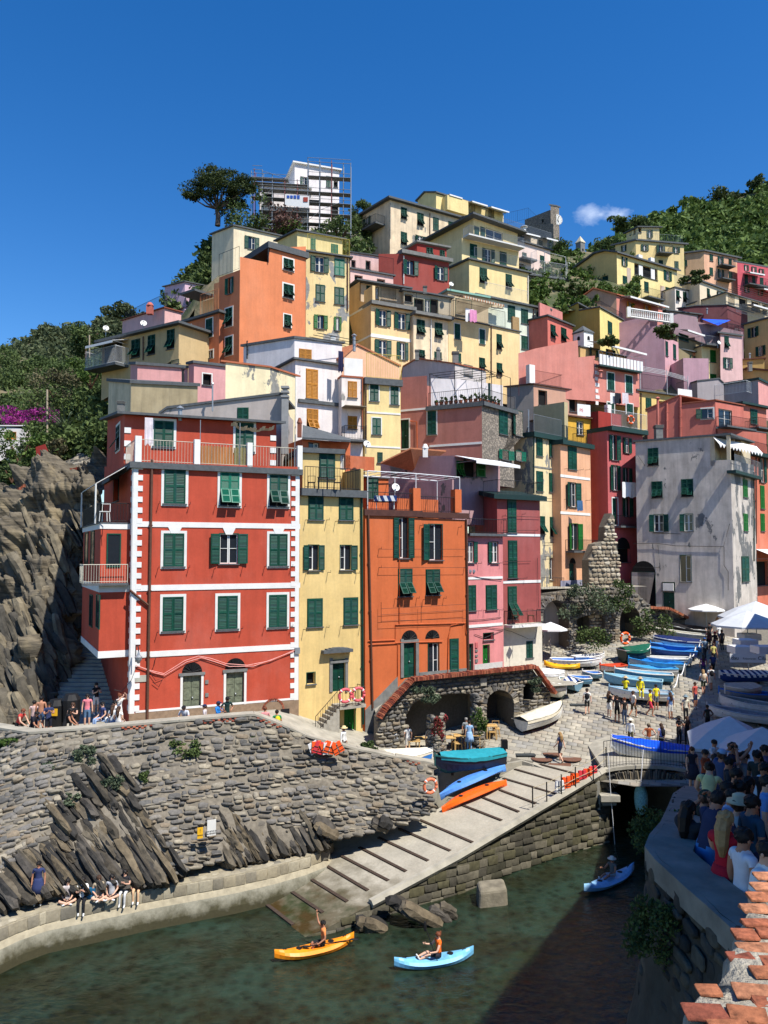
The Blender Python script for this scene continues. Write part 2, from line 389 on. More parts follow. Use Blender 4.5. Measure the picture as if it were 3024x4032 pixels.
class House:
 def __init__(s, name, label, cat='house', group=None):
  s.name, s.label, s.cat, s.group = name, label, cat, group; s.root = None; s.vols = []
 def vol(s, B, D, A=None, C=None, bot=None, col=(220,190,140), tL=None, tR=None, roof=(.25,.16), depth=7, wd=6, mat=None, z0=None, peel=0, pc=(150,148,140), old=.5, colR=None, rmat=None, ground=True, peelR=None):
  b = P(B[0], B[1], D)
  def other(q):
   if len(q) == 3: return P(*q)
   r = ray(q[0], q[1]); p = CAM + r * ((b.z - CZ) / r.z); return p
  if C is not None: c = other(C)
  if A is not None: a = other(A)
  if C is None:
   d = V((b.x - a.x, b.y - a.y, 0)).normalized(); nrm = d.cross(V((0,0,1))); c = b - nrm * wd; c.z = b.z
  if A is None:
   d = V((c.x - b.x, c.y - b.y, 0)).normalized(); nrm = d.cross(V((0,0,1))); a = b - nrm * depth; a.z = b.z
  s.L, s.R = Face(a, b), Face(b, c); s.b = b
  zb = z0 if z0 is not None else (P(B[0], bot, D).z - 2.0)
  if s.root is None:
   s.root = empty(s.name, V((b.x, b.y, zb)), s.label, s.cat, s.group)
  tl = [(s.L.uv(*q) if True else 0) for q in tL] if tL else [(0, a.z), (s.L.len, b.z)]
  tr = [s.R.uv(*q) for q in tR] if tR else [(0, b.z), (s.R.len, c.z)]
  tl[0] = (0, tl[0][1]); tl[-1] = (s.L.len, tl[-1][1]); tr[0] = (0, tr[0][1]); tr[-1] = (s.R.len, tr[-1][1])
  s.L.top, s.R.top = tl, tr; s.L.z0 = s.R.z0 = zb
  e = a + (c - b); e.z = tl[0][1] + tr[-1][1] - tr[0][1]
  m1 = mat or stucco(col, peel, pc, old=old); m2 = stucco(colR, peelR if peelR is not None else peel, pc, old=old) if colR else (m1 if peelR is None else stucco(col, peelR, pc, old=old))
  v = dict(L=s.L, R=s.R, E=e, mats=[m1, m2], roof=roof, rmat=rmat, tL=tL, tR=tR)
  s.vols.append(v); s.v = v
  if ground:
   for p in (a, b, c, e): GROUND.append((p.x, p.y, zb + 1.0))
  return s
 def face(s, k): return s.L if k == 'L' else s.R
 def w(s, specs):
  for sp in specs.split(';'):
   t = sp.split()
   if not t: continue
   s.win(s.face(t[0]), t[1], *[float(q) for q in t[2:6]])
  return s
 def win(s, F, ty, cx, cy, w, h):
  u0, z_ = F.uv(cx - w / 2, cy); u1, _ = F.uv(cx + w / 2, cy); _, z1 = F.uv(cx, cy - h / 2); _, z0 = F.uv(cx, cy + h / 2)
  k = ty[0]; fl = ty[1:]; W_, H_ = u1 - u0, z1 - z0
  sm = next((SHUT[q] for q in fl if q in SHUT), GREEN); z = V((0,0,1)); u, n = F.u, F.n
  m = MB(); name = 'door' if k == 'D' else 'window'
  if 'f' in fl:
   fw = max(.09, min(.17, W_ * .13)); m.mat(0)
   for (a, b, c, d) in ((-fw, 0,-fw, H_ + fw), (W_, W_ + fw, -fw, H_ + fw), (0, W_, H_, H_ + fw), (0, W_, -fw, 0)):
    m.obox(F.w(u0 + a, 0), u, n, b - a, .03, z0 + c, z0 + d)
  else:
   fw = .04; m.mat(1)
   for (a, b, c, d) in ((-fw, 0,0, H_ + fw), (W_, W_ + fw, 0, H_ + fw), (0, W_, H_, H_ + fw)):
    m.obox(F.w(u0 + a, 0), u, n, b - a, .018, z0 + c, z0 + d)
  openk = k in 'olrdgDq'
  dp = .24
  if openk:
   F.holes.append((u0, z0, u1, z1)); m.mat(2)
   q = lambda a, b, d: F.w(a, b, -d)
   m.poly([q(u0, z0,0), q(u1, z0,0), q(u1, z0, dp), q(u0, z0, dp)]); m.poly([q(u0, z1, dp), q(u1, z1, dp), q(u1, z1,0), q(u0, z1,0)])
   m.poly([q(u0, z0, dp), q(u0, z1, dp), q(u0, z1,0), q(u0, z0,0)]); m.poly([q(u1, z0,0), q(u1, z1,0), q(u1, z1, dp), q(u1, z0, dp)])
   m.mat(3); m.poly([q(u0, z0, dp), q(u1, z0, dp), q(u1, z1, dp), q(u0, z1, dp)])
  M0 = basis(F.w(u0, z0), u, n)
  rv = s.v['mats'][0] if F is s.L else s.v['mats'][1]
  o = m.build(name, [WHITE, sm, rv, DARK], s.root)
  if k not in 'D':
   cube('sill', SLATE, o, basis(F.w(u0 - .08, z0 - .07), u, n, W_ + .16,.11,.06))
  if k in 'cC':
   for a in (0,1): ob('shutter', leaf(sm), o, basis(F.w(u0 + a * W_ / 2 + .004, z0,.012), u, n, W_ / 2 - .008,.05, H_))
  elif k == 'n': ob('shutter', leaf(sm), o, basis(F.w(u0, z0,.012), u, n, W_, .05, H_))
  elif k == 'k':
   for a in (0,1):
    ob('shutter', leaf(sm), o, basis(F.w(u0 + a * W_ / 2 + .004, z0 + H_ * .5,.012), u, n, W_ / 2 - .008,.05, H_ * .5))
    ob('flap', leaf(sm), o, tilted(F.w(u0 + a * W_ / 2 + .02, z0 + .02,.03), u, n, W_ / 2 - .04,.04, H_ * .48, rnd.uniform(.45,.7)))
   cube('dark_opening', DARK, o, basis(F.w(u0, z0), u, n, W_, .008, H_ * .5))
  elif k in 'olr':
   for sd, on in ((-1, k in 'ol'), (1, k in 'or')):
    if not on: continue
    ang = rnd.uniform(.05,.35); dr = u * sd * math.cos(ang) + n * math.sin(ang); hg = F.w(u0 if sd < 0 else u1, z0,.02); lw = W_ / 2 * 1.05
    if sd > 0: uu, org = dr, hg
    else: uu, org = -dr, hg + dr * lw
    ob('shutter', leaf(sm), o, basis(org, uu, uu.cross(z), lw, .045, H_))
   s.casement(o, F, u0, z0, W_, H_, both=(rnd.random() < .45))
  elif k == 'g': s.casement(o, F, u0, z0, W_, H_, both=True)
  elif k == 'q': s.casement(o, F, u0, z0, W_, H_, both=False)
  elif k == 'D':
   dm = sm
   q = MB();
   for a in (0,1):
    q.obox(F.w(u0 + a * W_ / 2 + .01,0,-.2), u, n, W_ / 2 - .02,.05, z0 + .02, z1 - .02)
    for zz in (0.08,.4,.7): q.obox(F.w(u0 + a * W_ / 2 + W_ * .09,0,-.15), u, n, W_ / 2 - W_ * .18,.02, z0 + H_ * zz, z0 + H_ * (zz + .22))
   q.build('door_leaf', dm, o)
   hb = MB(); hb.ell(F.w(u0 + W_ * .56, z0 + H_ * .45,-.11),(.04,.04,.05)); hb.build('handle', STEEL, o)
  return o
 def casement(s, o, F, u0, z0, W_, H_, both):
  m = MB(); u, n = F.u, F.n; t = .055
  for a in ((0,1) if both else (rnd.choice((0,1)),)):
   x = u0 + a * W_ / 2 + .01; w = W_ / 2 - .02
   for (i, j, c, d) in ((0, t, 0, H_), (w - t, w, 0, H_), (t, w - t, H_ - t, H_), (t, w - t, 0, t), (t, w - t, H_ * .5, H_ * .5 + .03)): m.obox(F.w(x + i, 0,-.13), u, n, j - i, .04, z0 + c, z0 + d)
  m.build('casement', WHITE, o)
  g = MB(); g.obox(F.w(u0 + .01,0,-.15), u, n, W_ - .02,.012, z0 + .01, z0 + H_ - .01)
  g.build('pane', GLASS, o)
 def balc(s, k, x0, y0, x1, y1, out=.9, h=.95, slab=SLATE, thick=.17, mat=IRON, gap=.12, solid=None, name='balcony', wide=0):
  F = s.face(k); u0, z = F.uv(x0, y0); u1, z1 = F.uv(x1, y1); z = (z + z1) / 2; u0 -= wide; u1 += wide
  m = MB(); m.obox(F.w(u0,0,-.0), F.u, F.n, u1 - u0, out, z - thick, z); o = m.build(name, slab, s.root)
  e = .05; pts = [F.w(u0 + e, z, .02), F.w(u0 + e, z, out - e), F.w(u1 - e, z, out - e), F.w(u1 - e, z, .02)]
  if solid:
   q = MB()
   q.obox(F.w(u0,0, out - .12), F.u, F.n, u1 - u0,.12, z + .003, z + h); q.obox(F.w(u0,0,0), F.u, F.n, .12, out - .123, z + .003, z + h); q.obox(F.w(u1 - .12,0,0), F.u, F.n, .12, out - .123, z + .003, z + h); q.build('parapet', solid, o)
  elif h: rail(o, pts, h, mat, gap)
  return o
 def rails(s, k, x0, y0, x1, y1, h=.95, mat=IRON, gap=.13, back=0, inset=.1, wings=1.5):
  F = s.face(k); u0, z = F.uv(x0, y0); u1, z1 = F.uv(x1, y1); z = (z + z1) / 2
  pts = [F.w(u0, z, -inset), F.w(u1, z, -inset)]
  if wings: pts = [F.w(u0, z, -inset - wings)] + pts + [F.w(u1, z, -inset - wings)]
  return rail(s.root, pts, h, mat, gap)
 def band(s, k, x0, y0, x1, y1, hp, mat=WHITEP, d=.035, name='string_course'):
  F = s.face(k); u0, za = F.uv(x0, y0); u1, zb = F.uv(x1, y1); _, zc = F.uv((x0 + x1) / 2,(y0 + y1) / 2 - hp / 2); _, zd = F.uv((x0 + x1) / 2,(y0 + y1) / 2 + hp / 2)
  return cube(name, mat, s.root, basis(F.w(u0, zd, 0), F.u, F.n, u1 - u0, d, zc - zd))
 def pipe(s, k, x, y0, y1, mat=COPPER, r=.055, x2=None):
  F = s.face(k); a = F.uv(x, y0); b = F.uv(x2 or x, y1); m = MB(); m.tube([F.w(*a, .02), F.w(*a, .09), F.w(*b, .09)], r, 6)
  for i in range(1,4):
   q = F.w(a[0] + (b[0] - a[0]) * i / 4, a[1] + (b[1] - a[1]) * i / 4,.05); m.box(q, (r * 2.6, r * 2.6,.05))
  return m.build('downpipe', mat, s.root)
 def chim(s, x, y, w, hh, D, mat=None, cap=True):
  a = P(x - w / 2, y + hh, D); b = P(x + w / 2, y, D); W_ = (b - a).x; H_ = b.z - a.z; c = (a + b) / 2; c.y += W_ / 2
  m = MB(); m.box((c.x, c.y, a.z + H_ * .35),(W_ * .8, W_ * .8, H_ * .9))
  if cap:
   for i in range(3): m.box((c.x, c.y, a.z + H_ * (.83 + .075 * i)), (W_, W_, H_ * .035))
   m.box((c.x, c.y, a.z + H_ * .9),(W_ * .55, W_ * .55, H_ * .2))
  else: m.lathe([(W_ * .5,0),(W_ * .55,.05),(W_ * .3,.3),(W_ * .2,.35)], (c.x, c.y, a.z + H_ * .8), 8)
  return m.build('chimney', mat or GREYP, s.root)
 def flue(s, x, y, hh, D, r=.09, mat=STEEL):
  a = P(x, y + hh, D); b = P(x, y, D); m = MB(); m.tube([a, b], r, 8); m.lathe([(r * 1.8,0),(r * 1.8,.05),(.02,.18)], b + V((0,0,.04)), 8)
  return m.build('flue', mat, s.root)
 def done(s):
  for v in s.vols:
   for key, mi in (('L', 0),('R', 1)):
    F = v[key]
    outer = [V((0, F.z0,0)), V((F.len, F.z0,0))] + [V((u, z, 0)) for u, z in F.top[::-1]]
    polys = [outer]
    for (a, b, c, d) in F.holes:
     if b > F.z0: polys.append([V((a, b, 0)), V((a, d, 0)), V((c, d, 0)), V((c, b, 0))])
    flat = [p for pl in polys for p in pl]
    m = MB(); tri = geometry.tessellate_polygon(polys)
    # keep every wall facing outward
    fs = []
    for t in tri:
     p, q, r = (flat[i] for i in t); fs.append(t if (q - p).cross(r - p).z > 0 else t[::-1])
    m.add([F.w(p.x, p.y) for p in flat], fs)
    m.build('wall', v['mats'][mi], s.root)
   L, R, E = v['L'], v['R'], v['E']; z0 = L.z0
   c = R.w(R.len, R.top[-1][1]); a = L.w(0, L.top[0][1])
   m = MB(); dn = lambda p: V((p.x, p.y, z0))
   m.poly([dn(c), dn(E), E, c]); m.poly([dn(E), dn(a), a, E]); m.build('rear_wall', v['mats'][0], s.root)
   if v['roof']:
    ov, th = v['roof']; m = MB(); ud, rd = L.u, R.u
    if v['tR'] and not v['tL']: seq, F, ex = R.top, R, (L.o - (L.o + L.u * L.len)); along, back = R.u, ex.normalized()
    else: seq, F, ex = L.top, L, R.u * R.len; along, back = L.u, R.u
    exl = ex.length; segs = [(p, q) for p, q in zip(seq[:-1], seq[1:]) if abs(q[0] - p[0]) > .15]
    for i, (p, q) in enumerate(segs):
     sl_ = (q[1] - p[1]) / (q[0] - p[0]); pa, qa = F.w(*p), F.w(*q)
     if i == 0: pa = pa - along * ov - V((0,0, sl_ * ov))
     if i == len(segs) - 1: qa = qa + along * ov + V((0,0, sl_ * ov))
     pts = [pa - back * ov, qa - back * ov, qa + back * (exl + ov), pa + back * (exl + ov)]
     if along.cross(back).z < 0: pts = pts[::-1]
     eps = V((0,0,.004 * (i + 1)))
     m.hexa([p_ + eps for p_ in pts] + [p_ + V((0,0, th)) + eps for p_ in pts])
    m.build('roof', v['rmat'] or SLATE, s.root)
  return s
def block(h, F, u0, u1, n0, n1, z0, z1, mat, name='block'):
 m = MB(); m.obox(F.w(u0,0, n0), F.u, F.n, u1 - u0, n1 - n0, z0, z1); return m.build(name, mat, h.root)
def awning(h, k, x0, y0, x1, y1, out, drop, mat=CLOTHW, name='awning', parent=None):
 F = h.face(k); u0, z = F.uv(x0, y0); u1, z2 = F.uv(x1, y1); z = (z + z2) / 2; m = MB()
 a, b = F.w(u0, z, .05), F.w(u1, z, .05); c, d = F.w(u1, z - drop, out), F.w(u0, z - drop, out); k_ = V((0,0,.03))
 m.hexa([d, c, b, a, d + k_, c + k_, b + k_, a + k_]); m.hexa([d - V((0,0,.18)), c - V((0,0,.18)), c + F.n * -.02 - V((0,0,.18)), d + F.n * -.02 - V((0,0,.18)), d, c, c - F.n * .02, d - F.n * .02])
 o = m.build(name, mat, h.root)
 f = MB(); f.tube([F.w(u0 + .1, z - drop, 0), d], .02,4); f.tube([F.w(u1 - .1, z - drop, 0), c], .02,4); f.build('awning_arm', STEEL, o); return o
def dish(label, x, y, r, D, mat=None):
 c = P(x, y, D); R_ = (P(x + r, y, D) - P(x - r, y, D)).length / 2; d = V((.35,-.9,.35)).normalized(); q = d.to_track_quat('Z', 'Y').to_matrix().to_4x4()
 root = empty('satellite_dish', c, label, 'satellite dish', 'satellite dishes on the roofs')
 m = MB(); m.lathe([(R_, .12 * R_ * 2),(R_ * .7,.1 * R_), (R_ * .1,0),(R_ * .1,-.03),(R_ * .7,.1 * R_ - .04),(R_, .24 * R_ - .03)], (0,0,0), 14, Matrix.Translation(c) @ q); m.build('reflector', mat or WHITE, root)
 m = MB(); m.tube([c, c - d * .2, c - d * .2 - V((0,0, R_ * 2.2))], .03,5); m.tube([c - V((0,0, R_ * .9)), c + d * R_ * 1.1], .015,4); m.ell(c + d * R_ * 1.1,(.06,.06,.06)); m.build('mount', STEEL, root)
 return root
SHUT['w'] = plain('weathered_door', (116,122,100), .85,.35,6, k=.8, bump=.4)
BRICK = varied('old_brick', [(150,78,56),(166,92,66),(136,66,50),(178,108,80),(120,62,50)], bump=.6, var=.3)
def arch(h, k, cx, cy, r, mat=DARK, bars=True, ring=None):
 """dark half round opening with a fan grille; (cx, cy) middle of its base"""
 F = h.face(k); u, z = F.uv(cx, cy); u2, _ = F.uv(cx + r, cy); R_ = u2 - u
 pts = [F.w(u + R_ * math.cos(a), z + R_ * math.sin(a), .012) for a in np.linspace(0, math.pi, 15)]
 m = MB(); m.poly(pts); o = m.build('fanlight', mat, h.root)
 if bars:
  b = MB()
  for a in np.linspace(.25, math.pi - .25,7): b.tube([F.w(u, z + .03,.035), F.w(u + R_ * .95 * math.cos(a), z + R_ * .95 * math.sin(a), .035)], .014,4)
  b.build('grille', IRON, o)
 if ring:
  b = MB()
  for i in range(13):
   a0, a1 = math.pi * i / 13 + .02, math.pi * (i + 1) / 13 - .02
   q = [(R_ * c, a) for a, c in ((a0,1),(a1,1),(a1,1.2),(a0,1.2))]
   p0 = [F.w(u + c * math.cos(a), z + c * math.sin(a), 0) for c, a in q]; b.hexa([p0[0], p0[3], p0[2], p0[1]] + [p + F.n * .07 for p in (p0[0], p0[3], p0[2], p0[1])])
  b.build('arch_ring', ring, o)
 return o
def hooks(h, k, pts, L=.32, mat=IRON):
 F = h.face(k)
 for x, y in pts:
  u, z = F.uv(x, y); m = MB(); m.tube([F.w(u, z, 0), F.w(u, z, L), F.w(u, z + .12, L)], .016,4); m.build('hook', mat, h.root)
def cable(h, k, pts, r=.012, off=.06, mat=IRON, name='cable'):
 F = h.face(k); m = MB(); m.tube([F.w(*F.uv(x, y), off) for x, y in pts], r, 4); return m.build(name, mat, h.root)
# ================= the red house
fr('F9')
red = House('red_house', 'tall red house with white corner stones and rows of green shutters above the harbour wall')
red.vol((458,365), 40, A=(268,395,50.2), C=(1542,395,43.8), z0=5.0, col=(206,76,48), roof=None, old=.55)
red.w('R cf 727 522 140 225;R kft 1085 540 125 215;R kf 1405 550 120 205;R cf 720 937 135 215;R o 1080 930 120 195;R cf 1403 937 118 208;'
  'R cf 715 1355 135 222;R cf 1072 1345 130 215;R cf 1400 1335 118 210;R Dwf 838 1893 120 270;R Dwf 1120 1868 118 262;R d 1366 2040 112 110;'
  'L d 345 540 36 160')
F = red.R
for a, b, c, d, e in ((458,770,1545,783,34),(455,1188,1545,1168,36),(442,1628,1535,1566,36),(470,1998,1530,1905,13)): red.band('R', a, b, c, d, e)
_, zpl = F.uv(460,2006); cube('plinth', plain('brown_plaster', (152,128,104), .9,.2,5, k=.8, bump=.4), red.root, basis(F.w(-.02,5.0), F.u, F.n, F.len + .04,.05, zpl - 5.0))
Lf = red.L; u0_, zq0 = F.uv(440,1990); ztop = F.top[0][1] - .02; ru, rz0 = F.uv(1530,1890)
cube('corner_strip', WHITEP, red.root, basis(F.w(0, zpl), F.u, F.n, .24,.038, ztop - zpl)); cube('corner_strip', WHITEP, red.root, basis(F.w(F.len - .24, zpl), F.u, F.n, .24,.038, ztop - zpl))
cube('corner_strip', WHITEP, red.root, basis(Lf.w(Lf.len - .24, zpl), Lf.u, Lf.n, .24,.038, ztop - zpl))
z_ = zpl + .1
while z_ < ztop - .3:
 cube('quoin', WHITEP, red.root, basis(F.w(.2, z_), F.u, F.n, .28,.042,.28)); cube('quoin', WHITEP, red.root, basis(F.w(F.len - .48, z_), F.u, F.n, .28,.042,.28)); cube('quoin', WHITEP, red.root, basis(Lf.w(Lf.len - .48, z_), Lf.u, Lf.n, .28,.042,.28)); z_ += .57
for x in (728,1082,1405):
 u, z = F.uv(x, 792 if x < 900 else 796); m = MB(); p = [F.w(u + a, z + b, 0) for a, b in ((-.18,-.35),(.18,-.35),(.36,.03),(-.36,.03))]; m.hexa(p + [q + F.n * .04 for q in p]); m.build('keystone', WHITEP, red.root)
arch(red, 'R', 840,1738,66); arch(red, 'R', 1122,1712,66); arch(red, 'R', 1368,1985,62, bars=False, ring=BRICK)
for x, y, w in ((838,1748,172),(1120,1725,160)): red.band('R', x - w / 2, y + 3, x + w / 2, y - 3,17, GREYP, .08, 'lintel')
hooks(red, 'R', [(622,635),(822,640),(992,645),(1180,655),(1315,655),(1488,660),(618,1055),(818,1050),(985,1060),(1170,1050),(1314,1045),(1487,1045),(612,1475),(812,1470),(975,1460),(1162,1450),(1312,1440),(1487,1435)])
red.pipe('R', 577,352,2072, COPPER, .07,545); cable(red, 'R', [(432,1200),(552,1298)], .06,.1, COPPER, 'pipe_branch')
for k, pts in enumerate(([(470,1690),(560,1722),(655,1745),(790,1660),(880,1630),(960,1645),(1060,1680),(1200,1690),(1350,1660),(1520,1585)], [(480,1695),(600,1742),(660,1755),(800,1670),(900,1640),(1080,1698),(1240,1696),(1500,1600)],
       [(560,1735),(600,1790),(650,1770),(620,1830),(580,1800)], [(470,1712),(440,1790),(380,1860),(330,1850)], [(600,1640),(590,1690),(565,1740)])):
 cable(red, 'R', pts, .02 if k < 2 else .014,.09, plain('pink_cable', (214,150,140), .6,.1) if k < 2 else IRON)
block(red, F, *[F.uv(x, 1725)[0] for x in (468,548)], 0,.04, F.uv(500,1800)[1], F.uv(500,1757)[1], plain('pale_plate', (186,184,168), .7,.1, k=.8), 'name_plate')
block(red, F, *[F.uv(x, 1600)[0] for x in (1508,1540)], 0,.14, F.uv(1520,1615)[1], F.uv(1520,1575)[1], STEEL, 'junction_box')
for y in (1800,1885): block(red, F, *[F.uv(x, y)[0] for x in (925,946)], 0,.05, F.uv(935, y + 12)[1], F.uv(935, y - 12)[1], GREYP, 'letter_box')
# terrace edge, posts, railing
zt = F.top[0][1]; m = MB(); m.obox(F.w(-.2,0,-.6), F.u, F.n, F.len + .35,.78, zt - .30, zt + .02); m.obox(Lf.w(-.0,0,-.3), Lf.u, Lf.n, Lf.len - .02,.45, zt - .30, zt + .015); m.build('cornice', SLATE, red.root)
posts = []
for x0, x1 in ((468,510),(855,893),(1202,1236),(1530,1562)):
 a, b = F.uv(x0,330)[0], F.uv(x1,340)[0]; cube('terrace_post', WHITEP, red.root, basis(F.w(a, zt + .03,.0), F.u, F.n, b - a, -.35,1.38)); posts.append((a, b))
CREAM_I = plain('cream_iron', (214,206,184), .5,.1, k=.8)
for (a, b), (c, d) in zip(posts[:-1], posts[1:]): rail(red.root, [F.w(b, zt + .05,-.15), F.w(c, zt + .05,-.15)], 1.2, CREAM_I, .16)
rail(red.root, [Lf.w(Lf.len - .1, zt + .05,-.1), Lf.w(Lf.len - 3.2, zt + .05,-.1)], 1.2, CREAM_I, .16)
BAMBOO = NT('bamboo', .8); BAMBOO.col(BAMBOO.mul(c4(lin((206,140,84), .8)), BAMBOO.rng(BAMBOO.noise(BAMBOO.pos((16,16,.4)), 2,4), .3,.7,.65,1.2))); BAMBOO = BAMBOO.m
def reed(x0, x1, mat):
 a, b = F.uv(x0,300)[0], F.uv(x1,300)[0]; m = MB(); n_ = int((b - a) / .045)
 for i in range(n_): m.tube([F.w(a + (b - a) * i / n_, zt + .1 + rnd.uniform(0,.03), -.19), F.w(a + (b - a) * i / n_ + rnd.uniform(-.02,.02), zt + 1.1 + rnd.uniform(-.03,.05), -.19)], .026,4)
 m.build('reed_screen', mat, red.root)
reed(905,1118, BAMBOO); reed(1122,1200, plain('green_reed', (150,140,90), .8,.2,9, k=.8))
red.vol((400,52), 42.9, A=(288,92,50), C=(1390,112), z0=zt - .2, col=(206,76,48), roof=(.45,.14), ground=False)
red.w('R cf 655 178 130 165;R cf 1183 200 118 185;L kf 357 205 22 150')
F2 = red.R
for i in range(3): cube('quoin', WHITEP, red.root, basis(F2.w(.0, zt + .5 + i * .75), F2.u, F2.n, .35,.04,.32)); cube('quoin', WHITEP, red.root, basis(F2.w(F2.len - .36, zt + .5 + i * .75), F2.u, F2.n, .35,.04,.32))
red.flue(762,20,75,44,.12); red.chim(1540,90,34,100,45.5, plain('brick_chimney', (150,92,72), .9,.2, k=.8), False)
m = MB()
for x, y in ((895,80),(1155,95),(1515,120)): u, _ = F.uv(x, 300); m.tube([F.w(u, zt + .03,-.12), F.w(u, zt + 2.5,-.12)], .022,5)
m.build('awning_post', STEEL, red.root)
m = MB(); a, b = F.uv(1100,130), F.uv(1385,150)
for i in range(14):
 t0, t1 = i / 14,(i + 1) / 14; f_ = lambda t: F.w(a[0] + (b[0] - a[0]) * t, zt + 2.3 - .35 * math.sin(t * 3.14) * .6 + .05 * math.sin(t * 19), -.3 + .1 * math.sin(t * 23))
 p, q = f_(t0), f_(t1); d = V((0,0,.16 + .07 * math.sin(i * 2.1))); m.add([p, q, q + d + F.n * .2, p + d + F.n * .2], [(0,1,2,3)])
m.build('furled_awning', plain('cream_canvas', (226,206,172), .9,.1, k=.85), red.root)
# side bay over the steps
def bay(uA, uB, out, z0, z1, mat, name='bay'): return block(red, Lf, uA, uB, 0, out, z0, z1, mat, name)
LL = Lf.len; REDM = stucco((206,76,48), old=.55)
fr('F9'); zb0 = P(256,1640,39.7).z; zb1 = P(236,800,39.7).z
bay(LL - 8.6, LL - .45,1.5, zb0 + .3, zb1, REDM); bay(LL - 8.65, LL - .43,1.53, zb0 - .05, zb0 + .3, WHITEP, 'bay_base'); bay(LL - 8.66, LL - .42,1.56, zb1, zb1 + .28, WHITEP, 'bay_cornice')
zb2 = P(240,1195,39.7).z; bay(LL - 8.63, LL - .43,1.535, zb2 - .16, zb2 + .2, WHITEP, 'bay_band')
Fb = Face(Lf.w(LL - .45,0,1.5), Lf.w(LL - .45,0,0)); Fb.holes = []
sv = red.v, red.L, red.R; red.L, red.R = Face(Lf.w(LL - 8.6,0,1.5), Lf.w(LL - .45,0,1.5)), Fb
red.L.top = red.R.top = [(0,0)]
def flatwin(F_, cx, cy, w, h, mat, fr_=True):
 u0, _ = F_.uv(cx - w / 2, cy); u1, _ = F_.uv(cx + w / 2, cy); _, z1 = F_.uv(cx, cy - h / 2); _, z0 = F_.uv(cx, cy + h / 2)
 m = MB(); fw = .06
 for a, b, c, d in ((u0 - fw, u0, z0, z1),(u1, u1 + fw, z0, z1),(u0 - fw, u1 + fw, z1, z1 + fw), (u0 - fw, u1 + fw, z0 - fw, z0)): m.obox(F_.w(a, 0), F_.u, F_.n, b - a, .05, c, d)
 o = m.build('window', mat, red.root)
 cube('pane', GLASS, o, basis(F_.w(u0, z0), F_.u, F_.n, u1 - u0,.02, z1 - z0)); return o
flatwin(Fb, 328,940,78,205, GREEN)
for cx, cy, w, h in ((152,930,18,200),(192,925,20,210),(182,1335,18,200),(228,1340,22,210)): flatwin(red.L, cx, cy, w, h, GREEN)
red.v, red.L, red.R = sv
# its two side balconies
m = MB(); zc = zb2 + .2
m.obox(Fb.w(-.9,0,0), Fb.u, Fb.n, Fb.len + .75,.45, zc, zc + .12); o = m.build('balcony', SLATE, red.root)
rail(o, [Fb.w(-.85, zc + .12,-1.2), Fb.w(-.85, zc + .12,.4), Fb.w(Fb.len - .2, zc + .12,.4)], .95, CREAM_I, .12)
zc = zb1 + .285; m = MB(); m.obox(Lf.w(LL - 8.7,0,0), Lf.u, Lf.n, 8.3,1.62, zc, zc + .06); o = m.build('balcony', SLATE, red.root)
rail(o, [Lf.w(LL - 8.6, zc + .07,1.55), Lf.w(LL - .5, zc + .07,1.55), Lf.w(LL - .5, zc + .07,.1)], 1.0, IRON, .14)
m = MB(); t_ = zc + 2.3; a, b, c, d = Lf.w(LL - 8, t_ + .9,0), Lf.w(LL - 1.2, t_ + .9,0), Lf.w(LL - 1.2, t_ - .2,1.7), Lf.w(LL - 8, t_ - .2,1.7); e = V((0,0,.04))
m.hexa([d, c, b, a, d + e, c + e, b + e, a + e]); m.tube([c, c - V((0,0,2.1))], .05,5); m.tube([d, d - V((0,0,2.1))], .05,5); m.build('awning', WHITE, red.root)
red.done()
# ================= the yellow house
fr('F10')
ye = House('yellow_house', 'narrow pale yellow house between the red house and the orange house')
ye.vol((48,318), 43.95, C=(441,320,46.0), z0=3.0, col=(234,206,124), roof=None, depth=8)
ye.w('R c 148 395 88 145;R c 336 400 84 140;R o 134 704 64 155;R r 334 704 68 152;R c 142 1048 90 172;R c 365 1038 85 165;R d 117 1455 50 70;R D 292 1440 78 195;R Dv 360 1728 65 175')
F = ye.R; zt = F.top[0][1]; m = MB(); m.obox(F.w(.0,0,-3), F.u, F.n, F.len + .1,3.35, zt, zt + .42); m.build('terrace_slab', SLATE, ye.root)
rail(ye.root, [F.w(.2, zt + .43,.25), F.w(F.len - .3, zt + .43,.25), F.w(F.len - .3, zt + .43,-2)], 1.25, IRON, .17)
block(ye, F, F.len * .62, F.len - .1,-2.5,-2.2, zt + .42, zt + 1.9, stucco((234,206,124)), 'parapet'); block(ye, F, F.len - .25, F.len - .02,-2.2,.1, zt + .42, zt + 1.75, stucco((234,206,124)), 'parapet')
hooks(ye, 'R', [(82,470),(214,470),(268,478),(394,478),(70,1150),(212,1135),(302,1130),(422,1125),(85,800),(222,795),(400,800)], .4)
m = MB(); u0, z = F.uv(180,1310); u1, _ = F.uv(362,1310)
for i in range(8):
 a, b = u0 + (u1 - u0) * i / 8, u0 + (u1 - u0) * (i + 1) / 8; h_ = .22 * math.sin((i + .5) / 8 * math.pi) ** .5; m.obox(F.w(a, 0,0), F.u, F.n, b - a, .38, z + .1, z + .18 + h_)
m.build('door_hood', SLATE, ye.root); ye.band('R', 236,1352,348,1350,14, GREYP, .1, 'lintel'); ye.band('R', 232,1435,250,1435,210, GREYP, .06, 'door_jamb'); ye.band('R', 330,1435,346,1435,210, GREYP, .06, 'door_jamb')
ye.pipe('R', 428,330,1740, GREEN, .07,438)
ye.vol((66,52), 46.6, C=(300,62), z0=zt + .3, col=(234,206,124), roof=(.25,.3), ground=False); ye.w('R c 218 128 92 165'); ye.done()
ul, zl = F.uv(245,1612); ur, _ = F.uv(405,1612)
STEPM = plain('worn_concrete', (170,164,150), .9,.2,5, k=.8, bump=.4)
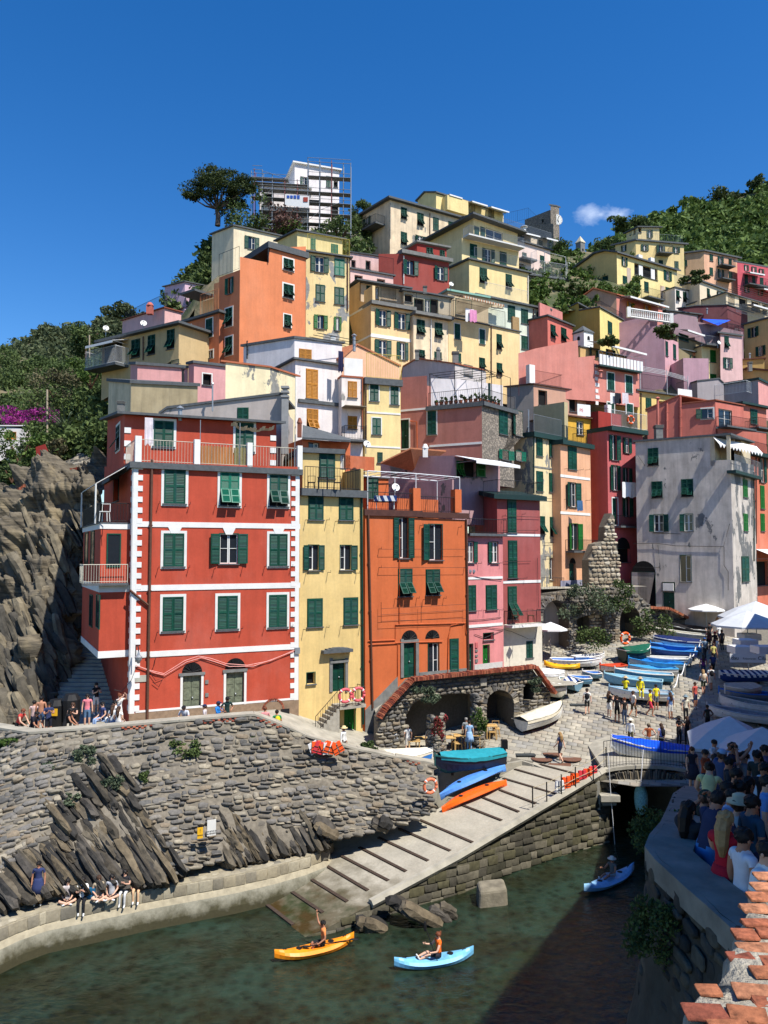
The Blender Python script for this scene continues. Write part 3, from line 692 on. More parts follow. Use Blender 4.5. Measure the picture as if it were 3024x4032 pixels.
cube('landing', STEPM, ye.root, basis(F.w(ul, zl - .18), F.u, F.n, ur - ul, 1.1,.18))
ub, zb = F.uv(90,1795); ns = 8
for i in range(ns):
 a = ub + (ul - ub) * i / ns; z = zb + (zl - zb) * (i + .3) / ns; cube('step', STEPM, ye.root, basis(F.w(a, zb - .6), F.u, F.n, (ul - ub) / ns + (.0 if i < ns - 1 else .0), 1.05, z - zb + .6))
rail(ye.root, [F.w(ub + .1, zb + .1,1.0), F.w(ul, zl, 1.04), F.w(ur - .05, zl, 1.04), F.w(ur - .05, zl, .1)], 1.0, IRON, .2, 'stair_railing')
YE = ye; YEF = F; YEL = (ul, ur, zl)
# ================= the orange house
orr = House('orange_house', 'bright orange house with arched ground floor doors behind the stone arcade')
orr.vol((455,440), 46.2, C=(1088,470,50), z0=3.4, col=(220,106,48), roof=None, depth=8, old=.4)
orr.w('R o 693 582 62 250;R l 893 608 84 222;R k 704 860 84 168;R k 876 858 84 156;R D 730 1342 76 225;R q 880 1345 66 215;R n 1008 1320 52 218')
F = orr.R; ORM = stucco((220,106,48), old=.4); zt = F.top[0][1]
m = MB(); m.obox(F.w(-.1,0,-.5), F.u, F.n, F.len * .55,.62, zt - .02, zt + .36); m.obox(F.w(F.len * .55 - .1,0,-.5), F.u, F.n, F.len * .45 + .2,.62, zt - .04, zt + .3); m.build('cornice', plain('brown_cornice', (84,52,44), .8,.2, k=.8), orr.root)
arch(orr, 'R', 730,1215,50); arch(orr, 'R', 873,1207,44)
for x in (683,777): orr.band('R', x - 9,1330, x + 9,1330,240, GREYP, .07, 'door_jamb')
orr.band('R', 680,1226,782,1222,18, GREYP, .08, 'lintel')
F_ = F; ux, zx = F.uv(640,1460)
m = MB(); a, b = F.uv(488,1650), F.uv(655,1445); p = [F.w(0,3.4,0), F.w(b[0], 3.4,0), F.w(b[0], b[1], 0), F.w(0, a[1], 0)]; m.hexa(p + [q + F.n * .05 for q in p]); m.build('plinth', GREYP, orr.root)
orr.band('R', 790,1440,1085,1420,50, GREYP, .04, 'plinth')
OPIPE = plain('orange_conduit', (206,100,50), .6,.15, k=.8)
for pts in ([(470,1222),(640,1215),(640,1120),(1075,1110),(1080,1180)], [(475,1245),(655,1235),(655,1440)], [(965,1420),(970,1200),(985,1125),(1070,1110)], [(935,1225),(640,1232)], [(665,500),(665,1120)]): cable(orr, 'R', pts, .03,.06, OPIPE, 'conduit')
for y0, y1 in ((652,652),(765,765),(1020,992),(1058,1028),(1098,1080)): cable(orr, 'R', [(540, y0),(1070, y1)], .01,.3, IRON, 'clothes_line')
for x in (540,788,1068): cable(orr, 'R', [(x, 980),(x, 1105)], .014,.28, IRON, 'line_bracket')
hooks(orr, 'R', [(540,650),(540,765),(640,960),(775,955),(815,965),(942,955),(795,505),(1035,515),(1070,765)])
orr.pipe('R', 470,440,1640, COPPER, .07,497); orr.pipe('R', 1080,470,1400, COPPER, .07,1093)
for a, b, h_ in ((755,800,1.45),(1015,1055,1.5)):
 u0, u1 = F.uv(a, 400)[0], F.uv(b, 400)[0]; cube('terrace_post', ORM, orr.root, basis(F.w(u0, zt + .34,0), F.u, F.n, u1 - u0,-.5, h_))
rail(orr.root, [F.w(.15, zt + .34,-.1), F.w(F.uv(750,400)[0], zt + .34,-.1)], 1.1, IRON, .13); rail(orr.root, [F.w(F.uv(802,400)[0], zt + .3,-.1), F.w(F.uv(1012,400)[0], zt + .3,-.1)], 1.0, IRON, .13)
block(orr, F, F.uv(805,400)[0], F.len - .2,-3.3,-3.0, zt, zt + 1.35, ORM, 'parapet'); block(orr, F, .1, F.len - .1,-4.0,-3.4, zt - .1, zt + .5, ORM, 'parapet')
PERG = plain('white_pergola', (226,228,228), .5,.05, k=.82)
m = MB(); A_ = [P(470,165,47), P(770,182,48.6), P(1042,205,50.3)]; Bk = [p + V((-1.3,2.6,0)) for p in A_]
m.tube(A_, .035,5); m.tube(Bk, .035,5)
for i in range(10): t = i / 9; q = (A_[0].lerp(A_[1], t * 2) if t < .5 else A_[1].lerp(A_[2], t * 2 - 1)); m.tube([q, q + V((-1.3,2.6,0))], .02,4)
for q in A_ + Bk: m.tube([q, V((q.x, q.y, zt))], .03,5)
m.build('pergola_frame', PERG, orr.root)
orr.vol((470,208), 50.6, C=(600,214), z0=zt - 1, col=(220,106,48), roof=(.1,.12), ground=False, depth=3); orr.w('R c 500 270 68 130'); orr.done()
# slate roofs and small orange block behind it
slab = House('low_orange_house', 'low orange house under a slate roof behind the yellow house terrace'); fr('F6')
slab.vol((165,790), 48.6, C=(515,815), bot=1000, col=(216,108,60), roof=None, depth=4, wd=5)
a, b, c, d = P(70,730,48.2), P(170,700,53), P(520,800,52), P(515,812,48.4)
m = MB(); up = V((0,0,.12)); m.hexa([P(165,790,48.4), d, c, b, P(165,790,48.4) + up, d + up, c + up, b + up]); m.build('slate_roof', SLATE, slab.root)
slab.w('R g 455 940 40 130;R q 250 850 70 60'); block(slab, slab.R, slab.R.uv(480,900)[0], slab.R.uv(690,900)[0], -.2,.0, P(500,985,48).z, P(500,880,48).z, stucco((216,108,60)), 'parapet')
slab.done()
# ================= pink house and dark pink house
fr('F19')
pk = House('pink_house', 'narrow light pink house with a roof terrace between the orange and dark pink houses')
pk.vol((245,572), 50.3, C=(634,572,52.3), z0=5.8, col=(232,138,138), roof=None, depth=6)
pk.w('R r 283 758 70 225;R l 545 760 74 225;R c 297 1258 85 270;R c 510 1250 115 258;R D 287 1925 44 330;R Dv 455 1915 66 290;R d 478 1675 108 72')
pk.band('R', 250,1040,630,1036,26); pk.band('R', 250,1562,632,1545,30); pk.band('R', 325,2020,630,2000,90, plain('grey_white_plinth', (206,202,196), .9,.12, k=.8), .03, 'plinth')
hooks(pk, 'R', [(365,880),(600,875),(370,1395),(425,1390),(600,1385)])
for pts in ([(250,1500),(420,1490),(610,1465)], [(250,1590),(450,1575),(632,1600)], [(320,1650),(430,1690),(640,1600)], [(250,1005),(400,1040),(620,1060)]): cable(pk, 'R', pts, .018)
for x in (278,318): u, z = pk.R.uv(x, 965); m = MB(); m.lathe([(.12,0),(.12,.05),(.06,.06)], (0,0,0), 10, Matrix.Translation(pk.R.w(u, z, 0)) @ Matrix.Rotation(math.pi / 2,4, 'X')); m.build('vent', STEEL, pk.root)
for x, y, h_ in ((345,1770,60),(345,1830,22),(345,1885,20),(345,1940,36)): block(pk, pk.R, pk.R.uv(x - 14, y)[0], pk.R.uv(x + 14, y)[0], 0,.06, pk.R.uv(x, y + h_ / 2)[1], pk.R.uv(x, y - h_ / 2)[1], GREYP if y != 1770 else plain('pink_plate', (206,110,110), .6,.1, k=.8), 'wall_plate')
pk.balc('R', 240,556,645,556,.35,.0 + .95, gap=.14);
pk.done()
dp = House('dark_pink_house', 'dark pink house with cream ground floor and a small wooden chair balcony')
dp.vol((572,172), 52.9, A=(330,120,57.5), C=(1038,192,55.0), z0=4.2, col=(172,82,78), roof=(.45,.32), rmat=plain('dark_green_eave', (26,52,50), .6,.1, k=.8))
dp.w('R c 733 368 92 350;R c 742 836 94 402;R k 738 1310 92 350;R D 690 1895 60 255;R c 922 1815 72 180')
dp.band('R', 640,569,1038,574,26); dp.band('R', 636,1083,1047,1075,30); dp.band('R', 640,1900,1062,1880,720, plain('cream_plaster', (226,218,198), .9,.08, k=.82), .03, 'cream_ground_floor')
F = dp.R; dp.balc('R', 645,1545,1012,1530,.85,.95, WHITEP, .16)
for pts in ([(640,365),(1035,378)], [(620,520),(990,520)], [(640,860),(930,855)], [(640,1050),(865,1040)], [(640,1600),(720,1620),(900,1700),(970,1700),(1005,1540)], [(1000,820),(1010,1360)]): cable(dp, 'R', pts, .014,.12)
hooks(dp, 'R', [(630,365),(845,345),(985,520),(865,1040)]); dp.rails('R', 545,150,1030,180,1.15, IRON, .12, inset=-.3)
dp.done()
# its upper storey: mauve house with white awning
fr('F6')
mv = House('mauve_house', 'peeling mauve house with a white awning over its roof terrace')
mv.vol((1270,918), 53.5, A=(735,975,57.5), C=(1600,960), bot=1200, col=(190,152,156), peel=.28, pc=(120,112,108), tL=[(735,975),(955,868),(965,915),(1270,910)], roof=None, ground=False)
mv.w('R kv 1310 1010 45 110;R d 1385 1010 85 110;R nv 1462 1010 62 108')
block(mv, mv.L, 0, mv.L.len, .05,.3, mv.L.z0, mv.L.uv(1000,1105)[1], stucco((190,152,156), .28,(120,112,108)), 'terrace_wall')
awning(mv, 'R', 1270,905,1590,960,2.0,.5); mv.chim(1060,845,46,70,54, WHITEP, False)
m = MB(); a, b, c, d = P(735,968,53.2), P(955,862,53.2), P(1210,882,60), P(985,1030,56); m.hexa([a, b, c, d] + [q + V((0,0,.1)) for q in (a, b, c, d)]); m.build('tiled_roof', TERRA, mv.root)
mv.done()
DGREEN = plain('dark_green_eave', (38,66,62), .6,.1, k=.8)
# ================= narrow houses of the main street
fr('F11')
h = House('pale_yellow_house', 'narrow pale yellow house with flaking plaster next to the peach house')
h.vol((103,265), 65.0, C=(381,316), z0=6.0, col=(234,220,164), peel=.42, roof=None, depth=7)
h.w('R c 163 357 52 150;R c 275 364 54 155;R c 165 654 55 170;R c 278 666 60 160;R k 186 1035 46 150;R k 283 1050 54 165;R q 277 1415 48 190')
F = h.R; m = MB(); z = F.top[0][1]; m.obox(F.w(-.15,0,-3), F.u, F.n, F.len + .25,3.3, z, z + .42); m.build('terrace_slab', DGREEN, h.root)
rail(h.root, [F.w(0, z + .42,.15), F.w(F.len * .85, z + .42,.15)], 1.5, STEEL, .16); h.band('R', 105,530,345,548,14, GREYP)
for pts in ([(105,800),(345,808)], [(190,1190),(345,1180)], [(190,1310),(345,1300)]): cable(h, 'R', pts, .015,.15)
h.pipe('R', 108,260,760, DGREEN)
fr('F7'); h.vol((890,780), 69.5, A=(555,832), wd=.6, bot=1030, col=(196,188,140), roof=None, ground=False); h.done()
fr('F11')
h = House('peach_house', 'narrow peach house with white string courses and a cafe balcony')
h.vol((346,330), 66.4, C=(606,376), z0=6.2, col=(236,178,132), roof=None, depth=7)
h.w('R c 449 452 74 195;R o 452 770 60 210;R ov 470 1135 60 225;R D 450 1470 50 195'); arch(h, 'R', 452,1368,26)
h.band('R', 345,608,602,630,22); h.band('R', 345,928,604,940,22); h.band('R', 346,1560,606,1556,90, plain('lilac_plinth', (150,150,172), .9,.1, k=.8), .03, 'plinth')
h.balc('R', 388,1258,640,1258,.9); F = h.R; z = F.top[0][1]; m = MB(); m.obox(F.w(-.1,0,-3), F.u, F.n, F.len + .3,3.35, z, z + .4); m.build('terrace_slab', DGREEN, h.root)
rail(h.root, [F.w(0, z + .4,.2), F.w(F.len, z + .4,.2), F.w(F.len, z + .4,-2)], 1.25, IRON, .13); hooks(h, 'R', [(380,545),(505,555),(560,555),(380,810),(565,820)], .5); h.done()
h = House('golden_yellow_house', 'golden yellow house with two tall white windows beside the stone pier')
h.vol((358,82), 70.4, C=(797,140), z0=6.6, col=(238,186,48), roof=(.3,.12), rmat=COPPER, depth=7)
h.w('R g 517 190 56 115;R g 662 240 54 155;R cy 668 545 62 180;R o 668 910 60 220'); h.balc('R', 600,1030,768,1030,.8,.95, DGREEN, .25)
F = h.R; rail(h.root, [F.w(F.len * .55, F.top[0][1] + .13,0), F.w(F.len * .92, F.top[0][1] + .13,0)], 1.2, IRON, .14); block(h, F, F.len * .91, F.len * .99,-.4,0, F.top[0][1] + .13, F.top[0][1] + 1.7, WHITEP, 'terrace_post'); h.pipe('R', 762,240,820, DGREEN)
h.done(); GOLD = h
h = House('rose_house', 'rose pink house with white windows and a lifebuoy on its top balcony')
h.vol((752,212), 70.3, C=(1062,256), z0=7, col=(208,98,100), roof=None, depth=7)
h.w('R o 815 360 46 215;R o 925 340 38 130;R o 820 622 44 215;R o 925 598 40 120;R Df 822 915 46 230;R o 928 880 42 160')
F = h.R; z = F.top[0][1]; m = MB(); m.obox(F.w(-.05,0,-3), F.u, F.n, F.len + .15,3.6, z, z + .4); m.build('terrace_slab', DGREEN, h.root); ROSE = (F, z + .4)
rail(h.root, [F.w(0, z + .4,.5), F.w(F.len, z + .4,.5)], 1.5, PERG, .14); block(h, F, F.len * .1, F.len * .75,-2.4,-1.4, z + .4, z + 2.1, stucco((176,50,40)), 'shed')
h.balc('R', 812,1042,1015,1046,.8); arch(h, 'R', 890,1240,62, bars=False); h.w('R d 890 1300 122 118'); h.done()
# ================= grey house
fr('F12')
gy = House('grey_house', 'big grey plastered house with streaks of shadow above the white umbrellas')
gy.vol((1166,277), 65.5, A=(250,346), C=(1394,366), z0=6.0, col=(208,205,193), peel=.16, pc=(124,124,122), old=1.0, tL=[(250,346),(975,291),(975,525),(1166,517)], tR=[(1166,517),(1394,566)], roof=None, depth=9, peelR=.55)
gy.w('L k 422 490 95 165;L k 460 808 98 155;L k 752 790 108 165;L o 478 1130 92 165;L l 765 1125 84 165;L q 738 1570 104 255;L d 570 1745 118 80;L D 572 1885 105 165;L d 330 1770 226 330;R cv 1312 795 40 170;R cv 1316 1125 40 165;R c 1312 1575 70 240')
arch(gy, 'L', 330,1606,113, bars=False)
F = gy.L; R_ = gy.R
u = F.uv(975,400)[0]; zt = F.uv(975,292)[1]; zp = F.uv(1000,520)[1]
m = MB(); k_ = V((0,0,.16)); a = F.w(-.2, F.top[0][1], .15); b = F.w(F.len + .1, zt, .15); c = R_.w(R_.len * .9, zt, .3); d = F.w(0, F.top[0][1], -8)
e_ = F.w(u, F.top[1][1], .15); f2 = F.w(u, zt, -8)
m.hexa([a, e_, f2, d, a + k_, e_ + k_, f2 + k_, d + k_]); m.hexa([e_, b, c, f2, e_ + k_, b + k_, c + k_, f2 + k_]); m.build('roof', SLATE, gy.root)
LOG = stucco((214,206,170), old=.6)
block(gy, F, u + .02, F.len - .05,-3.2,-3.0, zp - 1.3, zt, LOG, 'loggia_wall'); block(gy, F, u, u + .35,-3,0, zp - .5, zt, LOG, 'loggia_pier'); block(gy, F, F.len - .3, F.len - .02,-.35,-.02, zp - .6, zt, LOG, 'loggia_pier'); block(gy, R_, R_.len * .55, R_.len * .95,-2.5,-.2, zp - .6, zt, LOG, 'loggia_wall')
block(gy, F, u + .9, u + 1.5,-3.0,-2.95, zp - .5, zp + 1.3, DARK, 'loggia_door')
m = MB(); n_ = 14; a, b = F.w(u + .25, zt - .05,.1), R_.w(R_.len * .75, zt - .45,.7)
for i in range(n_):
 p, q = a.lerp(b, i / n_), a.lerp(b, (i + 1) / n_); o_ = (F.n + R_.n).normalized() * .9; dz = V((0,0,-.75)); m.add([p, q, q + o_ + dz, p + o_ + dz], [(0,1,2,3)]); mid = (p + q) / 2 + o_ + dz - V((0,0,.3)); m.add([p + o_ + dz, q + o_ + dz, mid], [(0,1,2)])
m.build('scalloped_awning', CLOTHW, gy.root)
z = R_.uv(1200,630)[1]; m = MB(); m.obox(R_.w(-.5,0,-.2), R_.u, R_.n, R_.len + .9,.75, z - .25, z); o = m.build('balcony', DGREEN, gy.root); rail(o, [R_.w(-.4, z, .45), R_.w(R_.len + .3, z, .45)], 1.35, STEEL, .13)
for pts in ([(230,1330),(460,1325),(640,1350),(1105,1358),(1165,1135)], [(470,1340),(490,1560),(230,1555)], [(1110,1360),(1110,1540),(1150,1600),(1150,1780)], [(420,1225),(690,1235)], [(280,480),(345,575)]): cable(gy, 'L', pts, .02,.08)
gy.chim(488,178,80,140,68.9, GREYP, True); gy.pipe('R', 1390,640,1500, DGREEN)
m = MB(); u0, z = F.uv(570,1745); m.obox(F.w(u0 - .45,0,-.1), F.u, F.n, .9,.25, z - .35, z + .3); m.build('air_conditioner', WHITE, gy.root)
gy.done(); GY = gy
h = House('salmon_street_house', 'salmon street house right of the grey house, shop under its awning')
h.vol((1368,470), 73.4, C=(1560,512), z0=6.6, col=(228,122,88), roof=None)
h.w('R o 1478 620 35 230;R cv 1478 880 38 220;R cv 1480 1125 38 165;R d 1475 1620 110 230'); F = h.R; z = F.top[0][1]; m = MB(); m.obox(F.w(-.2,0,-2), F.u, F.n, F.len + .4,2.6, z - .1, z + .25); m.build('terrace_slab', DGREEN, h.root); rail(h.root, [F.w(0, z + .25,.4), F.w(F.len, z + .25,.4)], 1.0)
awning(h, 'R', 1410,1375,1560,1395,2.2,.9); h.pipe('R', 1412,500,1330); h.done()
# ================= salmon houses above the grey one
fr('F8')
h = House('salmon_house', 'wide salmon house with a glazed terrace above the grey house')
h.vol((1108,745), 74.6, A=(393,800), C=(1402,800), bot=1135, col=(216,116,98), tL=[(393,832),(738,688),(756,776),(1108,738)], roof=(.12,.12), rmat=TERRA)
h.w('L lf 1025 872 118 100;R g 1212 930 135 190'); h.balc('R', 1115,1030,1420,1035,1.2); h.flue(505,720,300,74.0,.13, stucco((216,116,98))); h.pipe('L', 602,770,1130, stucco((216,116,98)), .1); h.pipe('L', 742,700,1120, stucco((216,116,98)), .1)
h.vol((1395,1045), 75.3, A=(1130,1030), C=(1640,1080), bot=1300, col=(200,104,84), roof=(.1,.1), ground=False); h.w('L l 1235 1110 55 60'); h.done()
h = House('salmon_terrace_house', 'salmon house with a green edged balcony at the right border above the street')
h.vol((1380,775), 78.0, C=(1640,825), bot=1150, col=(214,120,100), roof=(.4,.22), rmat=DGREEN); h.w('R c 1510 905 70 150'); h.balc('R', 1465,1035,1659,1035,1.0); h.done()
h = House('grey_pink_house', 'low grey house with pink end wall and white railing behind the salmon house')
h.vol((1555,520), 84.7, A=(1100,590), C=(1700,590), bot=800, col=(168,164,168), colR=(232,160,156), roof=(.15,.25), rmat=DGREEN); h.rails('L', 1020,710,1490,690,1.3, PERG, .15, inset=-1.5)
h.vol((1195,560), 87.0, A=(918,540), wd=4, bot=760, col=(168,164,168), tL=[(918,535),(1140,510),(1195,560)], roof=(.1,.12), ground=False); h.done()
h = House('ochre_gable_house', 'ochre house with a low brown gable at the right border')
h.vol((1760,440), 93.8, A=(1165,520), wd=8, bot=600, col=(206,174,104), tL=[(1165,520),(1440,408),(1760,440)], roof=(.3,.2), rmat=plain('brown_roof', (110,72,56), .9,.2, k=.8)); h.chim(1480,328,42,90,94.9); h.flue(1468,255,40,94.9)
h.vol((1620,300), 97.2, A=(1385,315), wd=8, bot=430, col=(200,170,90), roof=(.2,.15), rmat=plain('brown_roof', (110,72,56), .9,.2, k=.8), ground=False); h.done()
h = House('small_yellow_house', 'small yellow house squeezed between the pink terrace house and the salmon house')
h.vol((288,640), 80.2, C=(700,695), bot=1085, col=(238,214,120), roof=(.35,.18)); h.w('R c 408 775 54 120;R d 535 765 40 40'); h.rails('R', 335,615,810,680,1.6, IRON, .14, inset=-.1); h.pipe('R', 325,660,1060)
m = MB(); a = [P(320,420,80.2), P(600,470,81.7), P(820,535,83.6)];
for d in (0,.35,.7,1.05): m.tube([p + V((-.15 * d, .5 * d, 0)) + V((0,0, d * .6)) for p in a], .03,4)
for p in a: m.tube([p + V((0,0,.6)), V((p.x, p.y, h.R.top[0][1]))], .035,4)
m.build('white_pergola', PERG, h.root); h.done()
h = House('orange_and_lemon_house', 'pair of narrow orange and lemon fronts under one grey eave')
h.vol((720,205), 92.7, C=(1000,262), bot=560, col=(224,142,98), roof=(.35,.15)); h.w('R o 868 305 35 70;R cv 885 475 42 85')
h.vol((962,170), 93.2, C=(1150,190), bot=545, col=(240,226,158), roof=(.1,.18), ground=False); h.w('R cv 1083 275 55 125;R cv 1085 500 60 75'); h.balc('R', 962,160,1150,170,.9,.95, SLATE, .2, STEEL); h.done()
h = House('pale_pink_tall_house', 'tall pale pink house with a dark green eave and a white satellite dish')
h.vol((1152,30), 92.7, A=(1148,30,99.4), C=(1385,62), bot=500, col=(226,186,184), roof=(.3,.2)); h.w('R k 1225 125 42 120;R o 1235 345 45 110'); h.rails('R', 1160,28,1380,60,1.3, IRON, .14); h.pipe('R', 1150,40,480); h.done()
h = House('khaki_house', 'khaki house in shade at the right border'); fr('F4')
h.vol((1740,878), 98.3, A=(1505,940), wd=8, bot=1200, col=(214,186,116), roof=(.25,.2)); h.w('L o 1566 985 34 62;L o 1613 1105 30 62'); h.done()
# ================= mauve, pink terrace house
h = House('mauve_tall_house', 'tall mauve house with a blank side wall and a planted top terrace')
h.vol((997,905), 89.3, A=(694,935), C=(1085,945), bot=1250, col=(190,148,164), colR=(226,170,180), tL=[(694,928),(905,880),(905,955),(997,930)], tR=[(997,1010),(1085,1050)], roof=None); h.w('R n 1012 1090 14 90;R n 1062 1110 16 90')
block(h, h.L, h.L.len - 3.2, h.L.len + .1,-3,-2.8, h.L.uv(950,1000)[1], h.L.uv(950,905)[1], stucco((190,148,164)), 'parapet')
h.vol((1118,1150), 87.0, A=(1000,1215), wd=3, bot=1290, col=(200,158,174), roof=None, ground=False); h.done()
h = House('pink_terrace_house', 'salmon pink house with a long white terrace screen and corner stones')
h.vol((555,1165), 76.8, A=(66,1120), C=(835,1215), bot=1300, col=(224,140,124), tL=[(66,1120),(180,1088),(445,1036),(450,1145),(555,1135)], roof=None); fr('F7')
h.w('R cf 1395 560 72 185;R cf 1592 590 70 185;R cf 1395 850 72 120;R cf 1600 860 68 110')
F = h.R; z = F.top[0][1]
for i in range(7): cube('quoin', WHITEP, h.root, basis(F.w(-.01, z - .8 - i * .62), F.u, F.n, .55 if i % 2 else .38,.04,.36))
h.balc('R', 1222,392,1680,455,.7,0, DGREEN); m = MB()
for i in range(13): a = F.len * i / 13; m.obox(F.w(a + .05,0,.55), F.u, F.n, F.len / 13 - .1,.04, F.uv(1240,385)[1] + .02, F.uv(1240,385)[1] + 1.05)
m.build('screen_panels', CLOTHW, h.root); rail(h.root, [F.w(.02, F.uv(1240,385)[1], .5), F.w(F.len + .5, F.uv(1240,385)[1], .5)], 1.4, STEEL, .5)
h.vol((1062,180), 80.8, C=(1560,300), bot=330, col=(220,180,110), roof=(.1,.12), ground=False, depth=4); h.w('R o 1210 240 52 90;R o 1390 265 50 100')
awning(h, 'R', 1130,110,1640,255,1.8,.5); h.pipe('R', 1285,460,810, stucco((224,140,124)), .13); h.flue(1285,455,60,76.6,.16, stucco((224,140,124)))
cable(h, 'R', [(1310,640),(1565,700)], .015,.5); cable(h, 'R', [(1310,740),(1650,790)], .015,.5); h.done()
# half built terrace house with dark opening
h = House('bare_block_house', 'unfinished grey and brick house with a dark doorway behind the banner')
h.vol((555,590), 73.4, A=(265,620), C=(1125,680), bot=900, col=(150,150,146), colR=(206,160,132), roof=(.2,.1), rmat=plain('brown_eave', (98,70,66), .8,.1, k=.8)); h.w('R d 655 740 88 160;R d 985 800 78 170')
h.rails('R', 565,578,1060,655,1.3, plain('rust_iron', (128,74,60), .7,.2, k=.8), .14)
F = h.R; z = F.top[0][1]
for a, b in ((512,572),(1005,1062)): u0, u1 = F.uv(a, 500)[0], F.uv(b, 500)[0]; cube('terrace_post', WHITEP, h.root, basis(F.w(u0, z + .1), F.u, F.n, u1 - u0,-.5,1.8))
h.chim(770,515,50,95,75.7, WHITEP, False); h.chim(888,500,50,120,75.7, WHITEP, False); h.done()
# ================= stone faced pink house
fr('F6')
st = House('stone_faced_house', 'brick pink house with a rubble stone front and a terrace full of potted plants')
RUB = varied('rubble_face', [(176,164,148),(150,138,122),(196,184,168),(132,122,110)], bump=.8)
rb = NT('rubble_plaster', .95); vo = rb.n('ShaderNodeTexVoronoi', {'Vector': rb.pos((1,1,1.3)), 'Scale': 5.5}); rb.col(rb.mul(rb.mix(rb.rng(vo.outputs['Distance'], .25,.6,0,1), rb.mul(c4(lin((182,168,150), .8)), rb.rng(vo.outputs['Color'], 0,1,.6,1.15)), c4(lin((122,114,104), .8))), rb.rng(rb.noise(rb.pos(), 2,5), .3,.7,.8,1.1))); rb.bump(vo.outputs['Distance'], -.7,.06)
st.vol((1469,520), 60, A=(873,575), C=(1700,585), bot=930, col=(196,122,106), colR=(180,168,150), tL=[(873,345),(1072,330),(1072,562),(1469,512)], roof=None)
st.vols[-1]['mats'][1] = rb.m
st.w('L Df 910 755 62 210;L cf 1108 672 62 170'); fr('F7'); st.w('R c 225 1000 90 270;R l 395 1015 80 270;R ot 245 1360 74 100;R rt 395 1370 60 100'); st.pipe('R', 490,870,1600, STEEL); fr('F6')
st.band('L', 875,595,1068,560,14); st.band('L', 1090,855,1469,805,16); cable(st, 'L', [(950,660),(1000,665),(1003,855)], .04,.08, OPIPE, 'conduit')
F, R_ = st.L, st.R; z = R_.top[0][1]
m = MB(); m.obox(F.w(F.uv(1068,560)[0], 0,-6), F.u, F.n, F.len - F.uv(1068,560)[0] + .1,6.2, z - .35, z); m.obox(R_.w(-.1,0,-5), R_.u, R_.n, R_.len + .4,5.3, z - .3, z + .02); m.build('terrace_slab', SLATE, st.root)
rail(st.root, [F.w(F.uv(1085,520)[0], z, .05), F.w(F.len, z, .05), R_.w(R_.len, z + .02,.1)], 1.1, IRON, .16)
pg = MB(); q0 = F.uv(1085,520)[0]
for u in (q0 + .1, q0 + (F.len - q0) * .5, F.len): pg.tube([F.w(u, z, 0), F.w(u, z + 2.7,0)], .035,4); pg.tube([F.w(u, z + 2.7,0), F.w(u, z + 2.9,-4)], .025,4)
for k in range(5): pg.tube([F.w(q0, z + 2.7 + .05 * k, -k), F.w(F.len, z + 2.7 + .05 * k, -k), R_.w(R_.len * .9, z + 2.7 + .05 * k, -k)], .022,4)
for v in (.3,.6,.9): pg.tube([R_.w(R_.len * v, z, 0), R_.w(R_.len * v, z + 2.7,0)], .03,4)
pg.build('terrace_trellis', IRON, st.root)
block(st, F, F.uv(1085,520)[0] + .3, F.len - 1.0,-5.2,-5.0, z, z + 2.6, plain('dark_green_glazing', (40,70,62), .25,.2, k=.8), 'glazed_wall')
st.done(); STF = (F, R_, z)
h = House('white_gable_house', 'small house with a blotchy white gable behind the stone faced house terrace')
h.vol((1275,250), 67, A=(888,318), C=(1500,300), bot=420, col=(206,204,200), peel=.3, tL=[(888,322),(900,268),(1000,210),(1275,246)], roof=(.1,.1), rmat=TERRA); h.w('R d 1370 290 60 70'); h.chim(1000,140,34,70,68); h.chim(1155,130,34,80,68, GREYP, False); h.chim(1280,152,52,80,68)
h.vol((1440,395), 65.5, A=(1100,350), C=(1620,400), bot=480, col=(226,228,232), roof=None, ground=False); h.done()
h = House('lemon_house', 'narrow lemon yellow house with four white framed green shutters')
h.vol((622,392), 58, C=(880,412), bot=960, col=(246,226,148), roof=None, depth=9); h.w('R cf 688 450 62 130;R cf 835 476 58 130;R cf 705 698 62 120;R c 730 925 32 70'); h.band('R', 634,592,878,614,12); h.band('R', 634,840,878,858,12); h.pipe('R', 627,380,800)
F = h.R; z = F.top[0][1]; m = MB(); m.obox(F.w(-.1,0,-2.5), F.u, F.n, F.len + .2,2.75, z, z + .5); m.build('terrace_slab', SLATE, h.root); rail(h.root, [F.w(.1, z + .5,.1), F.w(F.len, z + .5,.1)], 1.9, plain('yellow_iron', (222,200,90), .5,.1, k=.8), .14)
h.vol((455,215), 61.5, A=(240,170,64), C=(870,290), bot=400, col=(242,190,146), tR=[(455,205),(560,110),(870,262)], roof=(.1,.14), rmat=TERRA, ground=False); h.flue(543,45,110,60,.12); h.done()
h = House('white_tall_house', 'tall white house with ochre wooden shutters')
h.vol((116,215), 56.5, C=(452,262), bot=770, col=(236,236,234), peel=.12, pc=(190,186,178), old=.5, roof=(.25,.14)); h.w('R cb 236 392 82 212;R kb 240 650 78 150'); F = h.R
m = MB(); u0, z = F.uv(135,500); m.obox(F.w(u0,0,0), F.u, F.n, F.len - u0,.22, z - .25, z); m.build('ledge', SLATE, h.root)
h.vol((110,62), 60.5, A=(-260,120), C=(455,100), bot=230, col=(236,238,240), roof=(.15,.2), ground=False); h.w('R cb 188 178 86 75'); fr('F5'); h.pipe('L', 1245,80,210, IRON); fr('F6')
m = MB()
for k in range(4): m.tube([F.w(.3, h.R.top[0][1] - .2 - .02 * k, .3 + k * .7) + V((0,3.4,0)), F.w(F.len, h.R.top[0][1] - .3 - .02 * k, .3 + k * .7) + V((0,3.4,0))], .025,4)
m.build('wire_trellis', IRON, h.root); h.chim(390,28,46,70,62, WHITEP); h.done()
h = House('narrow_white_house', 'narrow white house with ochre shutters and a black railed balcony')
